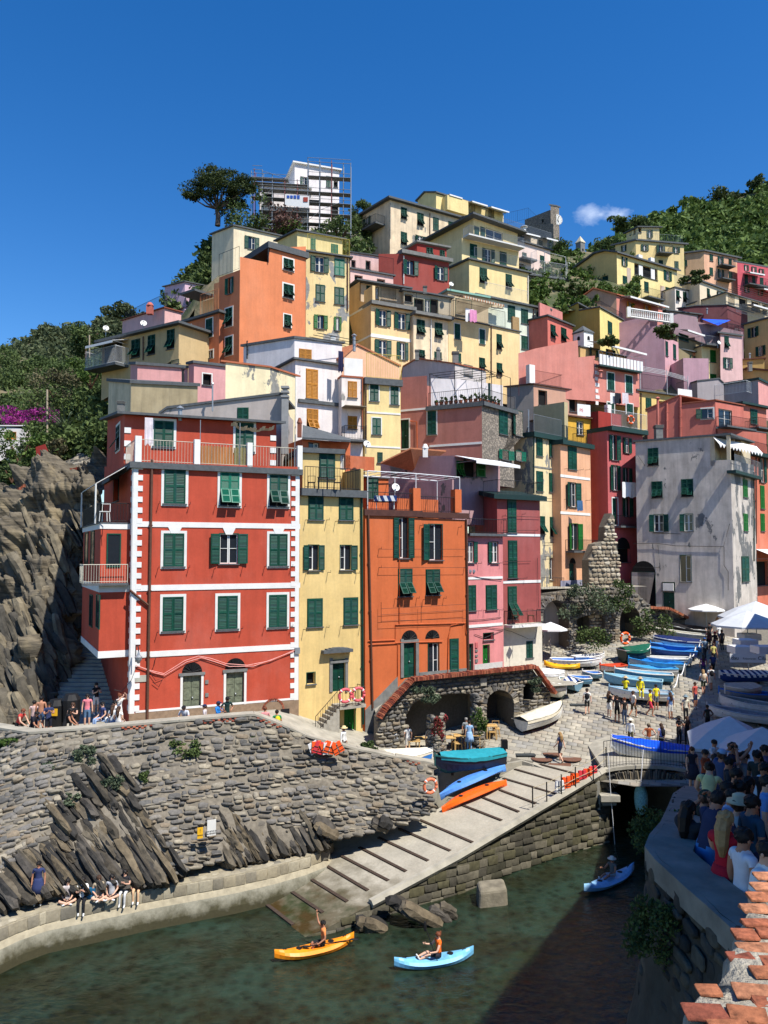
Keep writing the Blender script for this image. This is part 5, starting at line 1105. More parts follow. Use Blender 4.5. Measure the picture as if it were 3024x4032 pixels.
def inpoly(x, y, poly):
 r = False; n = len(poly)
 for i in range(n):
  (x1, y1),(x2, y2) = poly[i], poly[i - 1]
  if (y1 > y) != (y2 > y) and x < (x2 - x1) * (y - y1) / (y2 - y1) + x1: r = not r
 return r
def srcpoly(k, pts): f = FR[k]; return [(f[0] + x * f[2], f[1] + y * f[2]) for x, y in pts]
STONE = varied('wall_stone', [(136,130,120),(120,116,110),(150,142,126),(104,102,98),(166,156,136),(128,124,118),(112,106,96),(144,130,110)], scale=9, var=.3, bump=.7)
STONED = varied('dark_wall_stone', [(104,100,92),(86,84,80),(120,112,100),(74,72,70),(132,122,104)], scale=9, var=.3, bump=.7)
MORTAR = plain('mortar', (128,120,106), .95,.25,6, k=.8, bump=.6)
class Strip:
 """wall surface between a top and a bottom line, each a list of (x, y, D) in photograph coordinates"""
 def __init__(s, top, bot, n=60):
  x0, x1 = top[0][0], top[-1][0]; s.T, s.B = [], []
  for i in range(n + 1):
   x = x0 + (x1 - x0) * i / n
   s.T.append(P(x, ip(x, [p[0] for p in top], [p[1] for p in top]), ip(x, [p[0] for p in top], [p[2] for p in top])))
   s.B.append(P(x, ip(x, [p[0] for p in bot], [p[1] for p in bot]), ip(x, [p[0] for p in bot], [p[2] for p in bot])))
  s.c = [0]
  for a, b, c, d in zip(s.T[:-1], s.T[1:], s.B[:-1], s.B[1:]): s.c.append(s.c[-1] + ((b - a).length + (d - c).length) / 2)
  s.L = s.c[-1]
 def at(s, k):
  i = min(max(int(np.searchsorted(s.c, k)) - 1,0), len(s.c) - 2); f = (k - s.c[i]) / (s.c[i + 1] - s.c[i]); return s.T[i].lerp(s.T[i + 1], f), s.B[i].lerp(s.B[i + 1], f)
 def H(s, k): a, b = s.at(k); return (a - b).length
 def S(s, k, t):
  a, b = s.at(k); a2, b2 = s.at(min(k + .3, s.L)); a1, b1 = s.at(max(k - .3,0)); v = (a - b).normalized(); p = b + v * t
  u = ((a2 - a1) + (b2 - b1)).normalized(); n = u.cross(v).normalized(); u = v.cross(n); return p, u, n, v
# ---------------------------------------------------------------- harbour wall below the red house
T_ = [(-60,2862,37.2),(114,2890,36),(400,2868,36.5),(705,2841,37),(999,2817,38),(1080,2845,38.2),(1216,2905,38.5),(1403,2953,39.3),(1560,2985,39.8),(1708,3010,40)]
B_ = [(-60,3640,29.6),(114,3560,31),(618,3462,32.5),(878,3390,34.2),(1198,3330,36),(1535,3265,37.5),(1662,3215,38),(1708,3195,38.3)]
hw = Strip(T_, B_)
wall = empty('harbour_wall', hw.B[30], 'long rubble stone harbour wall below the red and yellow houses', 'stone wall')
g = [[a.lerp(b, k / 3) for a, b in zip(hw.T, hw.B)] for k in range(4)]
sheet('wall_face', g, 120,40,.10,1.2, MORTAR, wall)
R1 = srcpoly('F13', [(-60,1700),(60,1300),(180,1230),(300,1130),(430,920),(590,770),(760,590),(870,600),(1000,850),(1130,1090),(1260,1230),(1140,1390),(250,1600)])
R2 = srcpoly('F14', [(110,780),(180,800),(260,900),(600,930),(800,1010),(640,1060),(110,1160)])
lay(wall, courses(hw.S, hw.L, hw.H, (.09,.33),(.18,.72), .12, lambda p: rnd.random() < .05 or inpoly(*to_px(p), R1) or inpoly(*to_px(p), R2)), STONE, ST)
m = MB()
for a, b in zip(hw.T[:-1], hw.T[1:]):
 d = (b - a).normalized(); n = V((-d.y, d.x, 0)).normalized() * .62; o_ = V((0,0,.1)); f_ = -n * .12; m.hexa([a + f_, b + f_, b + n, a + n, a + f_ + o_, b + f_ + o_, b + n + o_, a + n + o_])
 m.hexa([a + n - V((0,0,1.2)), b + n - V((0,0,1.2)), b + n * .97, a + n * .97, a + n, b + n, b + n * .99, a + n * .99])
m.build('coping', CONC, wall)
for x0, x1, D in ((790,960,36.9),(480,620,36.6),(1010,1110,38.1),(1600,1660,39.9)):
 for i in range(int((x1 - x0) / 11)):
  s = ip(x0 + i * 11, [to_px(t)[0] for t in hw.T], hw.c); p, u, n, v = hw.S(s, hw.H(s) - .12 - .09 * (i % 2)); cube('brick', BRICK, wall, basis(p + n * .0, u, n, .12,.1,.07))
m = MB()
for s in range(1,40): a, _ = hw.at(hw.L * s / 40)
tf = [[p + V((0,0,-.75)) for p in hw.T], [p + V((.6,9.5,-.75)) for p in hw.T]]
sheet('terrace', tf, 60,6,.02,1, CONC, None, 'structure')
# the natural rock the wall is built round, in tilted beds
SLABT = []
for i in range(10):
 v = []; xs6 = (-.52,-.33,-.1,.14,.36,.5); oy, oz = 0,0
 for k, x in enumerate(xs6):
  oy += rnd.uniform(-.12,.12); oz += rnd.uniform(-.10,.10); t = (.72,1,1,1,.95,.6)[k]
  for y, z in ((.5,-.6),(-.2,-.5),(-.52,-.1),(-.34,.42),(.1,.5),(.5,.3)): v.append((x + rnd.uniform(-.05,.05), oy + y * t * rnd.uniform(.78,1.15), oz + z * t * rnd.uniform(.75,1.15)))
 f = [(r * 6 + j, r * 6 + (j + 1) % 6, r * 6 + 6 + (j + 1) % 6, r * 6 + 6 + j) for r in range(5) for j in range(6)] + [(5,4,3,2,1,0), tuple(range(30,36))]
 SLABT.append((np.array(v), f))
SLABM = {}
ROCKB = varied('bedded_rock', [(84,79,72),(66,63,58),(100,92,78),(76,70,60),(112,100,80),(56,54,51)], scale=2.6, var=.5, bump=.9, dist=.08)
def slab_ob(parent, p, ax, up, L, w, t, mat=None, into=None):
 j = rnd.randrange(10); mat = mat or ROCKB
 if (j, mat.name) not in SLABM: m = MB(); m.add([tuple(q) for q in SLABT[j][0]], SLABT[j][1]); SLABM[(j, mat.name)] = m.mesh('rock_bed', mat)
 ax = ax.normalized(); y = up.cross(ax).normalized(); z = ax.cross(y); M = Matrix.Identity(4)
 for i, (a, s) in enumerate(((ax, L), (y, w), (z, t))):
  for r in range(3): M[r][i] = a[r] * s
 for r in range(3): M[r][3] = p[r]
 if into: into.add([M @ V(q) for q in SLABT[j][0]], SLABT[j][1]); return
 return ob('rock_bed', SLABM[(j, mat.name)], parent, M)
def outcrop(label, poly, n, Lr, strip):
 root = None; xs_ = [p[0] for p in poly]; ys_ = [p[1] for p in poly]; k = 0
 sx = [to_px(t.lerp(b, .5))[0] for t, b in zip(strip.T, strip.B)]
 sm_ = MB()
 while k < n + 240:
  x, y = rnd.uniform(min(xs_), max(xs_)), rnd.uniform(min(ys_), max(ys_))
  if not inpoly(x, y, poly): continue
  s = float(ip(x, sx, strip.c)); a, b = strip.at(s); ya, yb = to_px(a)[1], to_px(b)[1]; f = (y - ya) / (yb - ya); p, u, nn, v = strip.S(s, (1 - f) * (a - b).length)
  if root is None: root = empty('rock_outcrop', p, label, 'rock')
  ax = (u * rnd.uniform(.45,.52) - v * .86 + nn * rnd.uniform(.1,.22)); edge = min(1, f * 1.2 + .2); L = rnd.uniform(*Lr); p.z = max(p.z, 1.8 + .46 * L)
  slab_ob(root, p + nn * (rnd.uniform(-.2,.3) * (1 - f) - .42 * f - (.12 if k >= n else 0)), ax, nn, L, rnd.uniform(.12,.48), rnd.uniform(.3,.75), None, sm_ if k >= n else None); k += 1
 if sm_.v: q = sm_.build('rock_bed', ROCKB, root); q['kind'] = 'stuff'
 return root
outcrop('dark tilted rock outcrop jutting from the harbour wall above the sitting people', R1,300,(.7,2.6), hw)
outcrop('smaller tilted rock outcrop beside the white no swimming sign', R2,110,(.7,2.0), hw)
fr('F14')
for lab, pts in (('dark pointed boulder at the foot of the wall near the slipway', (760,930,36.4,1.1,.55)), ('rusty brown boulder at the foot of the wall', (1150,905,37.5,.8,.5)), ('flat pale topped rock jutting from the slipway edge over the water', (1330,1460,32.6,1.7,.5)), ('low dark rock beside the slipway edge', (1130,1560,32,1.0,.4)), ('mossy boulder at the foot of the slipway wall', (1560,1500,32.6,.9,.35))):
 x, y, D, L, w = pts; p = P(x, y, D); r = empty('boulder', p, lab, 'boulder')
 for i in range(5): slab_ob(r, p + V((rnd.uniform(-.4,.4) * L, rnd.uniform(-.2,.3), rnd.uniform(-.3,.2) * w)), V((.8,.2,-.45 if L < 2 else -.12)), V((0,-.5,1)), L * rnd.uniform(.7,1.1), w * 1.1, w * rnd.uniform(.6,1))
# ---------------------------------------------------------------- cliff, steps
fr('S')
CL = [[P(-160,2000,64), P(0,1900,62), P(150,1835,60), P(290,1808,58), P(420,1800,57)], [P(-160,2040,57), P(0,2000,56), P(130,1935,55), P(300,1935,55), P(425,1900,55)], [P(-160,2350,51), P(0,2350,51), P(140,2300,51), P(270,2300,52), P(330,2320,54)],
  [P(-160,2700,45), P(0,2700,45), P(110,2700,45), P(210,2650,47), P(285,2600,52)], [P(-160,2930,41), P(0,2880,41), P(90,2850,42), P(200,2790,46), P(290,2780,52)]]
sheet('cliff', CL, 110,150,2.0,.42, ROCK, None, 'structure', (1.6,.2,1.5,.3))
cr = empty('cliff_rocks', CL[2][2], 'jagged rock face left of the red house', 'rock')
for i in range(150):
 a, b = rnd.uniform(0,3.99), rnd.uniform(1.25,3.9); i0, j0 = int(b), int(a); f, g_ = b - i0, a - j0
 p = CL[i0][j0].lerp(CL[i0][min(j0 + 1,4)], g_).lerp(CL[min(i0 + 1,4)][j0].lerp(CL[min(i0 + 1,4)][min(j0 + 1,4)], g_), f)
 slab_ob(cr, p + V((rnd.uniform(0,.3), rnd.uniform(-.3,.25), 0)), V((rnd.uniform(.35,.6), -.2,-.8)), V((.2,-1,.25)), rnd.uniform(1.0,3.4), rnd.uniform(.15,.9), rnd.uniform(.3,.9), varied('cliff_beds', [(112,104,88),(96,90,78),(128,118,98),(84,80,72)], scale=1.6, var=.5, bump=.9, dist=.08))
# stone paved shoulder over the cliff with a terracotta rim
sh = [[P(0,1965,66), P(130,1870,66), P(300,1795,65), P(420,1790,64)], [P(0,1995,60), P(130,1925,60), P(300,1850,60), P(430,1860,60)]]
pw = empty('paved_slope', sh[1][1], 'sloping stone paved bank with a terracotta rim on the cliff top', 'stone bank'); sheet('bank_face', sh, 30,12,.15,.8, MORTAR, pw)
def Sb(s, t):
 f = s / 12; a = sh[0][0].lerp(sh[0][2], f) if f < .66 else sh[0][2].lerp(sh[0][3], (f - .66) * 3); b = sh[1][0].lerp(sh[1][2], f) if f < .66 else sh[1][2].lerp(sh[1][3], (f - .66) * 3); v = (a - b).normalized(); u = V((1,.1,.25)).normalized(); n = u.cross(v).normalized(); return b + v * t, v.cross(n), n, v
lay(pw, courses(Sb, 12, lambda s: 6,(.25,.5),(.3,.9), .15), STONE, ST, nobj=120)
for i in range(46):
 t = i / 45; q = P(ip(t, [0,.45,.7,1], [0,150,300,420]), ip(t, [0,.45,.7,1], [2000,1890,1862,1840]) - 10,58.5); cube('brick', BRICK, pw, basis(q, V((1,.1,.1)).normalized(), V((0,-1,0)), .24,.3,.2))
stair = empty('stone_staircase', P(330,2830,43), 'shaded stone steps climbing between the red house and the cliff', 'staircase')
zs0 = 6.1; pA, pB = P(335,2830,43.2), P(330,2560,54)
for i in range(22):
 t = i / 22; c = pA.lerp(pB, t); z = zs0 + (pB.z + 1.0 - zs0) * (i + 1) / 22; cube('step', CONC, stair, basis(V((c.x - 1.6, c.y, zs0 - 1)), V((1,0,0)), V((0,-1,0)), 3.4,-.52, z - zs0 + 1))
m = MB(); m.hexa([V((pB.x - 3,55,4)), V((pB.x + 4,55,4)), V((pB.x + 4,57,4)), V((pB.x - 3,57,4)), V((pB.x - 3,55,19)), V((pB.x + 4,55,19)), V((pB.x + 4,57,19)), V((pB.x - 3,57,19))]); m.build('back_wall', STONED, stair)
# ---------------------------------------------------------------- quay
fr('F13')
zq = 1.65
fe = [PZ(-80,1790, zq), PZ(120,1700, zq), PZ(330,1630, zq), PZ(560,1585, zq), PZ(760,1545, zq), PZ(1090,1478, zq)]; fr('F14'); fe += [PZ(200,1235, zq), PZ(450,1180, zq), PZ(650,1125, zq), PZ(780,1075, zq), PZ(822,1035, zq), PZ(800,1008, zq)]
fr('S'); be = [PZ(x, y - 20, zq) for x, y, d in B_[:5]]
qy = empty('quay', fe[4], 'low stone quay with a concrete foot where people sit by the water', 'quay')
q_ = NT('foot_concrete', .8); zq_ = q_.n('ShaderNodeSeparateXYZ', {0: q_.pos()}).outputs[2]; nq = q_.noise(q_.pos(), 1.6,8,.65); wq = q_.n('ShaderNodeMath', {0: zq_, 1: q_.rng(nq, .3,.7,-.25,.25)}, operation='ADD').outputs[0]
q_.col(q_.mul(q_.mix(q_.rng(wq, .45,.95,0,1), c4(lin((70,66,44), .8)), c4(lin((152,148,130), .8))), q_.rng(q_.noise(q_.pos(), 7,6,.7), .3,.7,.8,1.12))); q_.bump(nq, .4,.05); QCM = q_.m
m = MB()
top = fe + [p for p in be[::-1]]
tri = geometry.tessellate_polygon([[V((p.x, p.y, 0)) for p in top]]); m.add(top, [t if (V(top[t[1]]) - V(top[t[0]])).cross(V(top[t[2]]) - V(top[t[0]])).z > 0 else t[::-1] for t in tri])
dirs = []
for i, p in enumerate(fe):
 d = (fe[min(i + 1, len(fe) - 1)] - fe[max(i - 1,0)]).normalized(); dirs.append(V((d.y, -d.x, 0)))
prof = [(0,0),(.04,-.5),(.08,-.52),(.22,-.7),(.4,-1.15),(.6,-3)]
for i in range(len(fe) - 1):
 for (o1, z1),(o2, z2) in zip(prof[:-1], prof[1:]):
  m.cur = 0 if z1 > -.6 else 1
  m.poly([fe[i] + dirs[i] * o1 + V((0,0, z1)), fe[i] + dirs[i] * o2 + V((0,0, z2)), fe[i + 1] + dirs[i + 1] * o2 + V((0,0, z2)), fe[i + 1] + dirs[i + 1] * o1 + V((0,0, z1))])
m.build('quay_body', [plain('quay_mortar', (168,158,134), .95,.2,4, k=.8, bump=.5), QCM], qy)
QS = varied('quay_stone', [(160,150,128),(146,138,120),(172,160,134),(132,126,112),(182,172,148)], scale=8, var=.2, bump=.4)
it = []
xs_q = np.linspace(min(p.x for p in top), max(p.x for p in top), 200); poly2 = [(p.x, p.y) for p in top]
for gx in np.arange(-22,-1,.42):
 for gy in np.arange(25,38,.36):
  x, y = gx + rnd.uniform(-.12,.12), gy + rnd.uniform(-.1,.1)
  if all(inpoly(x + a, y + b, poly2) for a, b in ((.16,0),(-.16,0),(0,.14),(0,-.14))): an = rnd.uniform(0,3); it.append((V((x, y, zq)), V((math.cos(an), math.sin(an), 0)), V((0,0,1)), V((-math.sin(an), math.cos(an), 0)), rnd.uniform(.3,.44), .025, rnd.uniform(.26,.38)))
lay(qy, it, QS, ST, 'paving_stone')
it = []
for i in range(len(fe) - 1):
 a, b = fe[i], fe[i + 1]; L = (b - a).length; s = 0; d = (b - a).normalized()
 while s < L: w = rnd.uniform(.35,.6); it.append((a + d * (s + w / 2) + V((0,0,-.26)), d, dirs[i], V((0,0,1)), w - .02,.06,.44)); s += w
lay(qy, it, QS, SB, 'edge_stone')
# ---------------------------------------------------------------- slipway
LE = [(2071,3003),(2023,3027),(1724,3186),(1535,3262),(1294,3315),(1162,3417),(981,3514),(740,3640),(300,3760),(-250,3900)]
RE = [(2385,3030),(2370,3041),(1800,3378),(1460,3560),(1300,3650),(1041,3755),(800,3870),(560,4010),(250,4300)]
def slip(x, y): return PG(x, y, Zslip, 10,60)
sl_t = NT('slipway_concrete', .85,.3); zz = sl_t.n('ShaderNodeSeparateXYZ', {0: sl_t.n('ShaderNodeNewGeometry').outputs['Position']}).outputs[2]
n1 = sl_t.noise(sl_t.pos(), 1.1,8,.6); wet = sl_t.n('ShaderNodeMath', {0: zz, 1: sl_t.rng(n1,.3,.7,-.3,.3)}, operation='ADD').outputs[0]
dry = sl_t.mul(c4(lin((184,176,158), .8)), sl_t.rng(n1,.3,.7,.82,1.1)); dry = sl_t.mul(dry, sl_t.rng(sl_t.noise(sl_t.pos(), 9,6,.7), .3,.7,.85,1.1))
alg = sl_t.mix(sl_t.rng(sl_t.noise(sl_t.pos(), .8,6), .42,.58,0,1), c4(lin((70,54,26), .8)), c4(lin((44,58,30), .8)))
sl_t.col(sl_t.mix(sl_t.rng(wet, .25,.7,0,1), alg, sl_t.mix(sl_t.rng(wet, .6,1.2,0,1), c4(lin((120,112,92), .8)), dry))); sl_t.bump(sl_t.noise(sl_t.pos(), 5,8,.7), .5,.05); sl_t.set(sl_t.b, 'Roughness', sl_t.rng(wet, .3,.8,.3,.9)); SLIPM = sl_t.m
lp, rp = [slip(*q) for q in LE], [slip(*q) for q in RE]
sw = empty('slipway', slip(1700,3350), 'ribbed concrete boat slipway running down into the water', 'slipway')
m = MB(); nn = 40
def along(pts, t):
 c = [0]
 for a, b in zip(pts[:-1], pts[1:]): c.append(c[-1] + (b - a).length)
 k = t * c[-1]; i = min(max(int(np.searchsorted(c, k)) - 1,0), len(c) - 2); return pts[i].lerp(pts[i + 1], (k - c[i]) / (c[i + 1] - c[i]))
for i in range(nn):
 a, b, c, d = along(lp, i / nn), along(lp, (i + 1) / nn), along(rp, (i + 1) / nn), along(rp, i / nn); m.poly([a, b, c, d])
m.build('ramp', SLIPM, sw)
SLEEP = plain('wet_timber', (74,60,50), .8,.3,8, k=.8, bump=.5)
fr('F14'); SL = [((-60,1590),(130,1775)), ((135,1470),(340,1675)), ((330,1380),(575,1570)), ((495,1305),(770,1490)), ((635,1235),(930,1418)), ((775,1172),(1065,1345)), ((890,1118),(1200,1280)), ((1010,1062),(1315,1220)), ((1135,998),(1460,1150)), ((1270,940),(1605,1085)), ((1400,880),(1750,1030))]
SL = [(slip(*a), slip(*b)) for a, b in SL]; fr('F15'); SL += [(slip(*a), slip(*b)) for a, b in (((240,1605),(560,1730)), ((400,1540),(700,1660)), ((545,1480),(840,1592)), ((575,1385),(1000,1510)), ((670,1310),(1070,1425)), ((800,1250),(1160,1345)))]
for a, b in SL: d = b - a; L = d.length; d.normalize(); n = V((0,0,1)).cross(d).normalized(); cube('timber_sleeper', SLEEP, sw, Matrix(((d.x * L, -n.x * .17,0, a.x), (d.y * L, -n.y * .17,0, a.y), (d.z * L, -n.z * .17,.07, a.z - .01),(0,0,0,1))))
m = MB(); m.tube([p + V((0,0,.02)) for p in rp[:4]], .2,6); m.build('kerb', CONC, sw)
# masonry under the slipway's free edge, up to the bridge
fr('S'); tp = [(560,4010),(800,3870),(1041,3755),(1300,3650),(1460,3560),(1800,3378),(2370,3041),(2400,3032)]; tq = [to_px(slip(*q)) + (slip(*q).y,) for q in tp]
bq = []
for q in tp: p = slip(*q); b_ = V((p.x + .15, p.y - .25, min(-1.6, p.z - 1.5))); bq.append(to_px(b_) + (b_.y,))
ss = Strip(tq, bq, 50); sm = empty('slipway_wall', ss.B[20], 'squared masonry wall carrying the free edge of the slipway', 'stone wall'); sheet('wall_face', [ss.T, ss.B], 60,12,.05,1, plain('wet_mortar', (92,88,72), .9,.3,3, k=.8, bump=.5), sm)
MOSSY = varied('mossy_stone', [(98,93,78),(80,76,65),(112,106,90),(68,66,52),(88,84,62)], scale=6, var=.35, bump=.6)
lay(sm, courses(ss.S, ss.L, ss.H, (.26,.4),(.4,.85), .07, None, .05,.03), MOSSY, SB)
sb_ = ss.B[14:]; g = [[b + V((0,.3,1.65)) for b in sb_], [b + V((.25,-.9,1.35)) for b in sb_], [b + V((.6,-2.2,.2)) for b in sb_]]
sheet('shore', g, 90,16,.28,1.1, ROCKD, None, 'structure')
# ---------------------------------------------------------------- water and sea bed
bed = NT('sea_bed', .9); n1 = bed.noise(bed.pos(), .7,8,.6); vor = bed.n('ShaderNodeTexVoronoi', {'Vector': bed.pos(), 'Scale': 2.6})
sx_ = bed.n('ShaderNodeSeparateXYZ', {0: bed.pos()}).outputs[0]
bed.col(bed.mix(bed.rng(bed.n('ShaderNodeMath', {0: bed.rng(n1,.38,.6,0,1), 1: bed.rng(sx_, -7,0,-.9,.1)}, operation='ADD').outputs[0], 0,1,0,1), c4(lin((64,46,26), .8)), bed.mul(c4(lin((84,108,84), .8)), bed.rng(vor.outputs['Distance'], 0,.6,.45,1.7)))); bed.bump(n1,.8,.4)
gx = [[V((x, y, -3.4 + (.9 if y > 30 else 0) * (1 if x < 8 else 1.3) + (-1.0 if y < 22 else 0))) for x in np.arange(-60,60,8.0)] for y in np.arange(70,2,-5.0)]
sheet('sea_bed', gx, 150,90,.5,.45, bed.m, None, 'structure')
wt = NT('harbour_water', .02,.5); nt_ = wt.t; nb = wt.n('ShaderNodeTexNoise', {'Vector': wt.pos((1,1.5,1)), 'Scale': 2.2, 'Detail': 6, 'Roughness': .55, 'Distortion': .6}); bp = wt.n('ShaderNodeBump', {'Height': nb.outputs[0], 'Strength': .5, 'Distance': .12})
tr = wt.n('ShaderNodeBsdfTransparent', {'Color': (.40,.56,.46,1)}); gl = wt.n('ShaderNodeBsdfGlossy', {'Color': (1,1,1,1), 'Roughness': .03, 'Normal': bp.outputs[0]}); vw = wt.n('ShaderNodeTexVoronoi', {'Vector': wt.pos((1,1,1)), 'Scale': 2.3}); nw_ = wt.noise(wt.pos(), .35,6,.65); mk = wt.n('ShaderNodeBsdfDiffuse', {'Color': wt.mul(wt.mix(wt.rng(nw_, .4,.62,0,1), c4((.014,.017,.008)), c4((.018,.038,.026))), wt.rng(vw.outputs['Distance'], .05,.6,.55,1.55))}); tm = wt.n('ShaderNodeMixShader', {0: .62,1: tr.outputs[0], 2: mk.outputs[0]}); fz = wt.n('ShaderNodeFresnel', {'IOR': 1.33, 'Normal': bp.outputs[0]}); ms = wt.n('ShaderNodeMixShader', {0: fz.outputs[0], 1: tm.outputs[0], 2: gl.outputs[0]}); nt_.links.new(ms.outputs[0], nt_.nodes['Material Output'].inputs[0])
WZ = .2; m = MB(); m.poly([V((-90,-20, WZ)), V((60,-20, WZ)), V((60,60, WZ)), V((-90,60, WZ))]); tag(m.build('water', wt.m), kind='structure')
# ---------------------------------------------------------------- the square
fr('S')
def front(X): return float(ip(X, [-6,2.4,2.6,2.9,8,10.4,11.7,13,40], [40.6,40.4,42.3,42.6,44.3,41.6,41.3,40.6,40.6]))
xs, ts = np.arange(-7,42,.5), np.linspace(0,1,60); G = []
for t in ts:
 for x in xs: f = front(x); D = f + (86 - f) * t ** 1.3; G.append((x, D, Zsq(x, D)))
nx_ = len(xs); idx = np.arange(len(G)).reshape(60, nx_); ff = np.stack([idx[:-1, :-1], idx[:-1,1:], idx[1:, 1:], idx[1:, :-1]], -1).reshape(-1,4)
sq = empty('square', (10,48,4), None, None); sq['kind'] = 'structure'
ob('square_bed', fastmesh('square_bed', np.array(G), ff, plain('paving_joint', (120,114,102), .95,.2,5, k=.8)), sq)
PAVE = varied('paving_slab', [(172,165,148),(166,159,143),(178,170,152),(160,154,141),(170,160,143),(157,153,144)], scale=1.3, var=.16, bump=.25, rough=.8)
it = []; dv = V((.94,-.34,0)); du = V((.34,.94,0))
for i in range(-40,70):
 for j in range(-10,110):
  p = V((2,40,0)) + dv * ((i + .5 * (j % 2)) * .62) + du * (j * .42)
  if not (front(p.x) + .25 < p.y < 68 and -1.5 < p.x < 30): continue
  z = Zsq(p.x, p.y); sl_ = (Zsq(p.x, p.y + .3) - Zsq(p.x, p.y - .3)) / .6; v = V((du.x, du.y, sl_ * du.y)).normalized(); u = V((dv.x, dv.y, sl_ * dv.y)).normalized()
  it.append((V((p.x, p.y, z - .005)), u, u.cross(v), v, .62 - .03,.03 + rnd.uniform(0,.012), .42 - .03))
lay(sq, it, PAVE, SB, 'paving_slab')
m = MB()
for x in np.arange(-6,11,.6): a, b = V((x, front(x), 0)), V((x + .6, front(x + .6), 0)); za, zb = Zsq(a.x, a.y), Zsq(b.x, b.y); m.hexa([V((a.x, a.y - .12, za - 3)), V((b.x, b.y - .12, zb - 3)), V((b.x, b.y + .3, zb - 3)), V((a.x, a.y + .3, za - 3)), V((a.x, a.y - .12, za + .03)), V((b.x, b.y - .12, zb + .03)), V((b.x, b.y + .3, zb + .03)), V((a.x, a.y + .3, za + .03))])
m.build('square_kerb', CONC, sq)
fr('F15'); cov = plain('rust_cover', (120,84,66), .7,.2,8, k=.8)
for x, y, r, lb in ((897,1220,.62, 'leftmost round rusty drain cover of four in the paving'), (985,1178,.58, 'round rusty drain cover of four farthest from the slipway'), (1130,1218,.64, 'rightmost round rusty drain cover of four in the paving'), (1043,1265,.64, 'round rusty drain cover of four nearest the slipway')): p = PG(x, y, Zsq, 38,60); m = MB(); m.lathe([(r, 0),(r, .04),(r * .9,.05)], p, 18); tag(m.build('drain_cover', cov), lb, 'drain cover', 'round drain covers in the square')
for x, y, lab in ((762,1182, 'square iron drain grate beside the dark boat'), (1192,775, 'square iron drain grate near the man with the black backpack')): p = PG(x, y, Zsq, 38,60); m = MB(); m.box(p + V((0,0,.02)), (1.1,.8,.05)); tag(m.build('drain_grate', plain('iron_grate', (70,74,74), .6,.2, k=.8)), lab, 'drain grate')
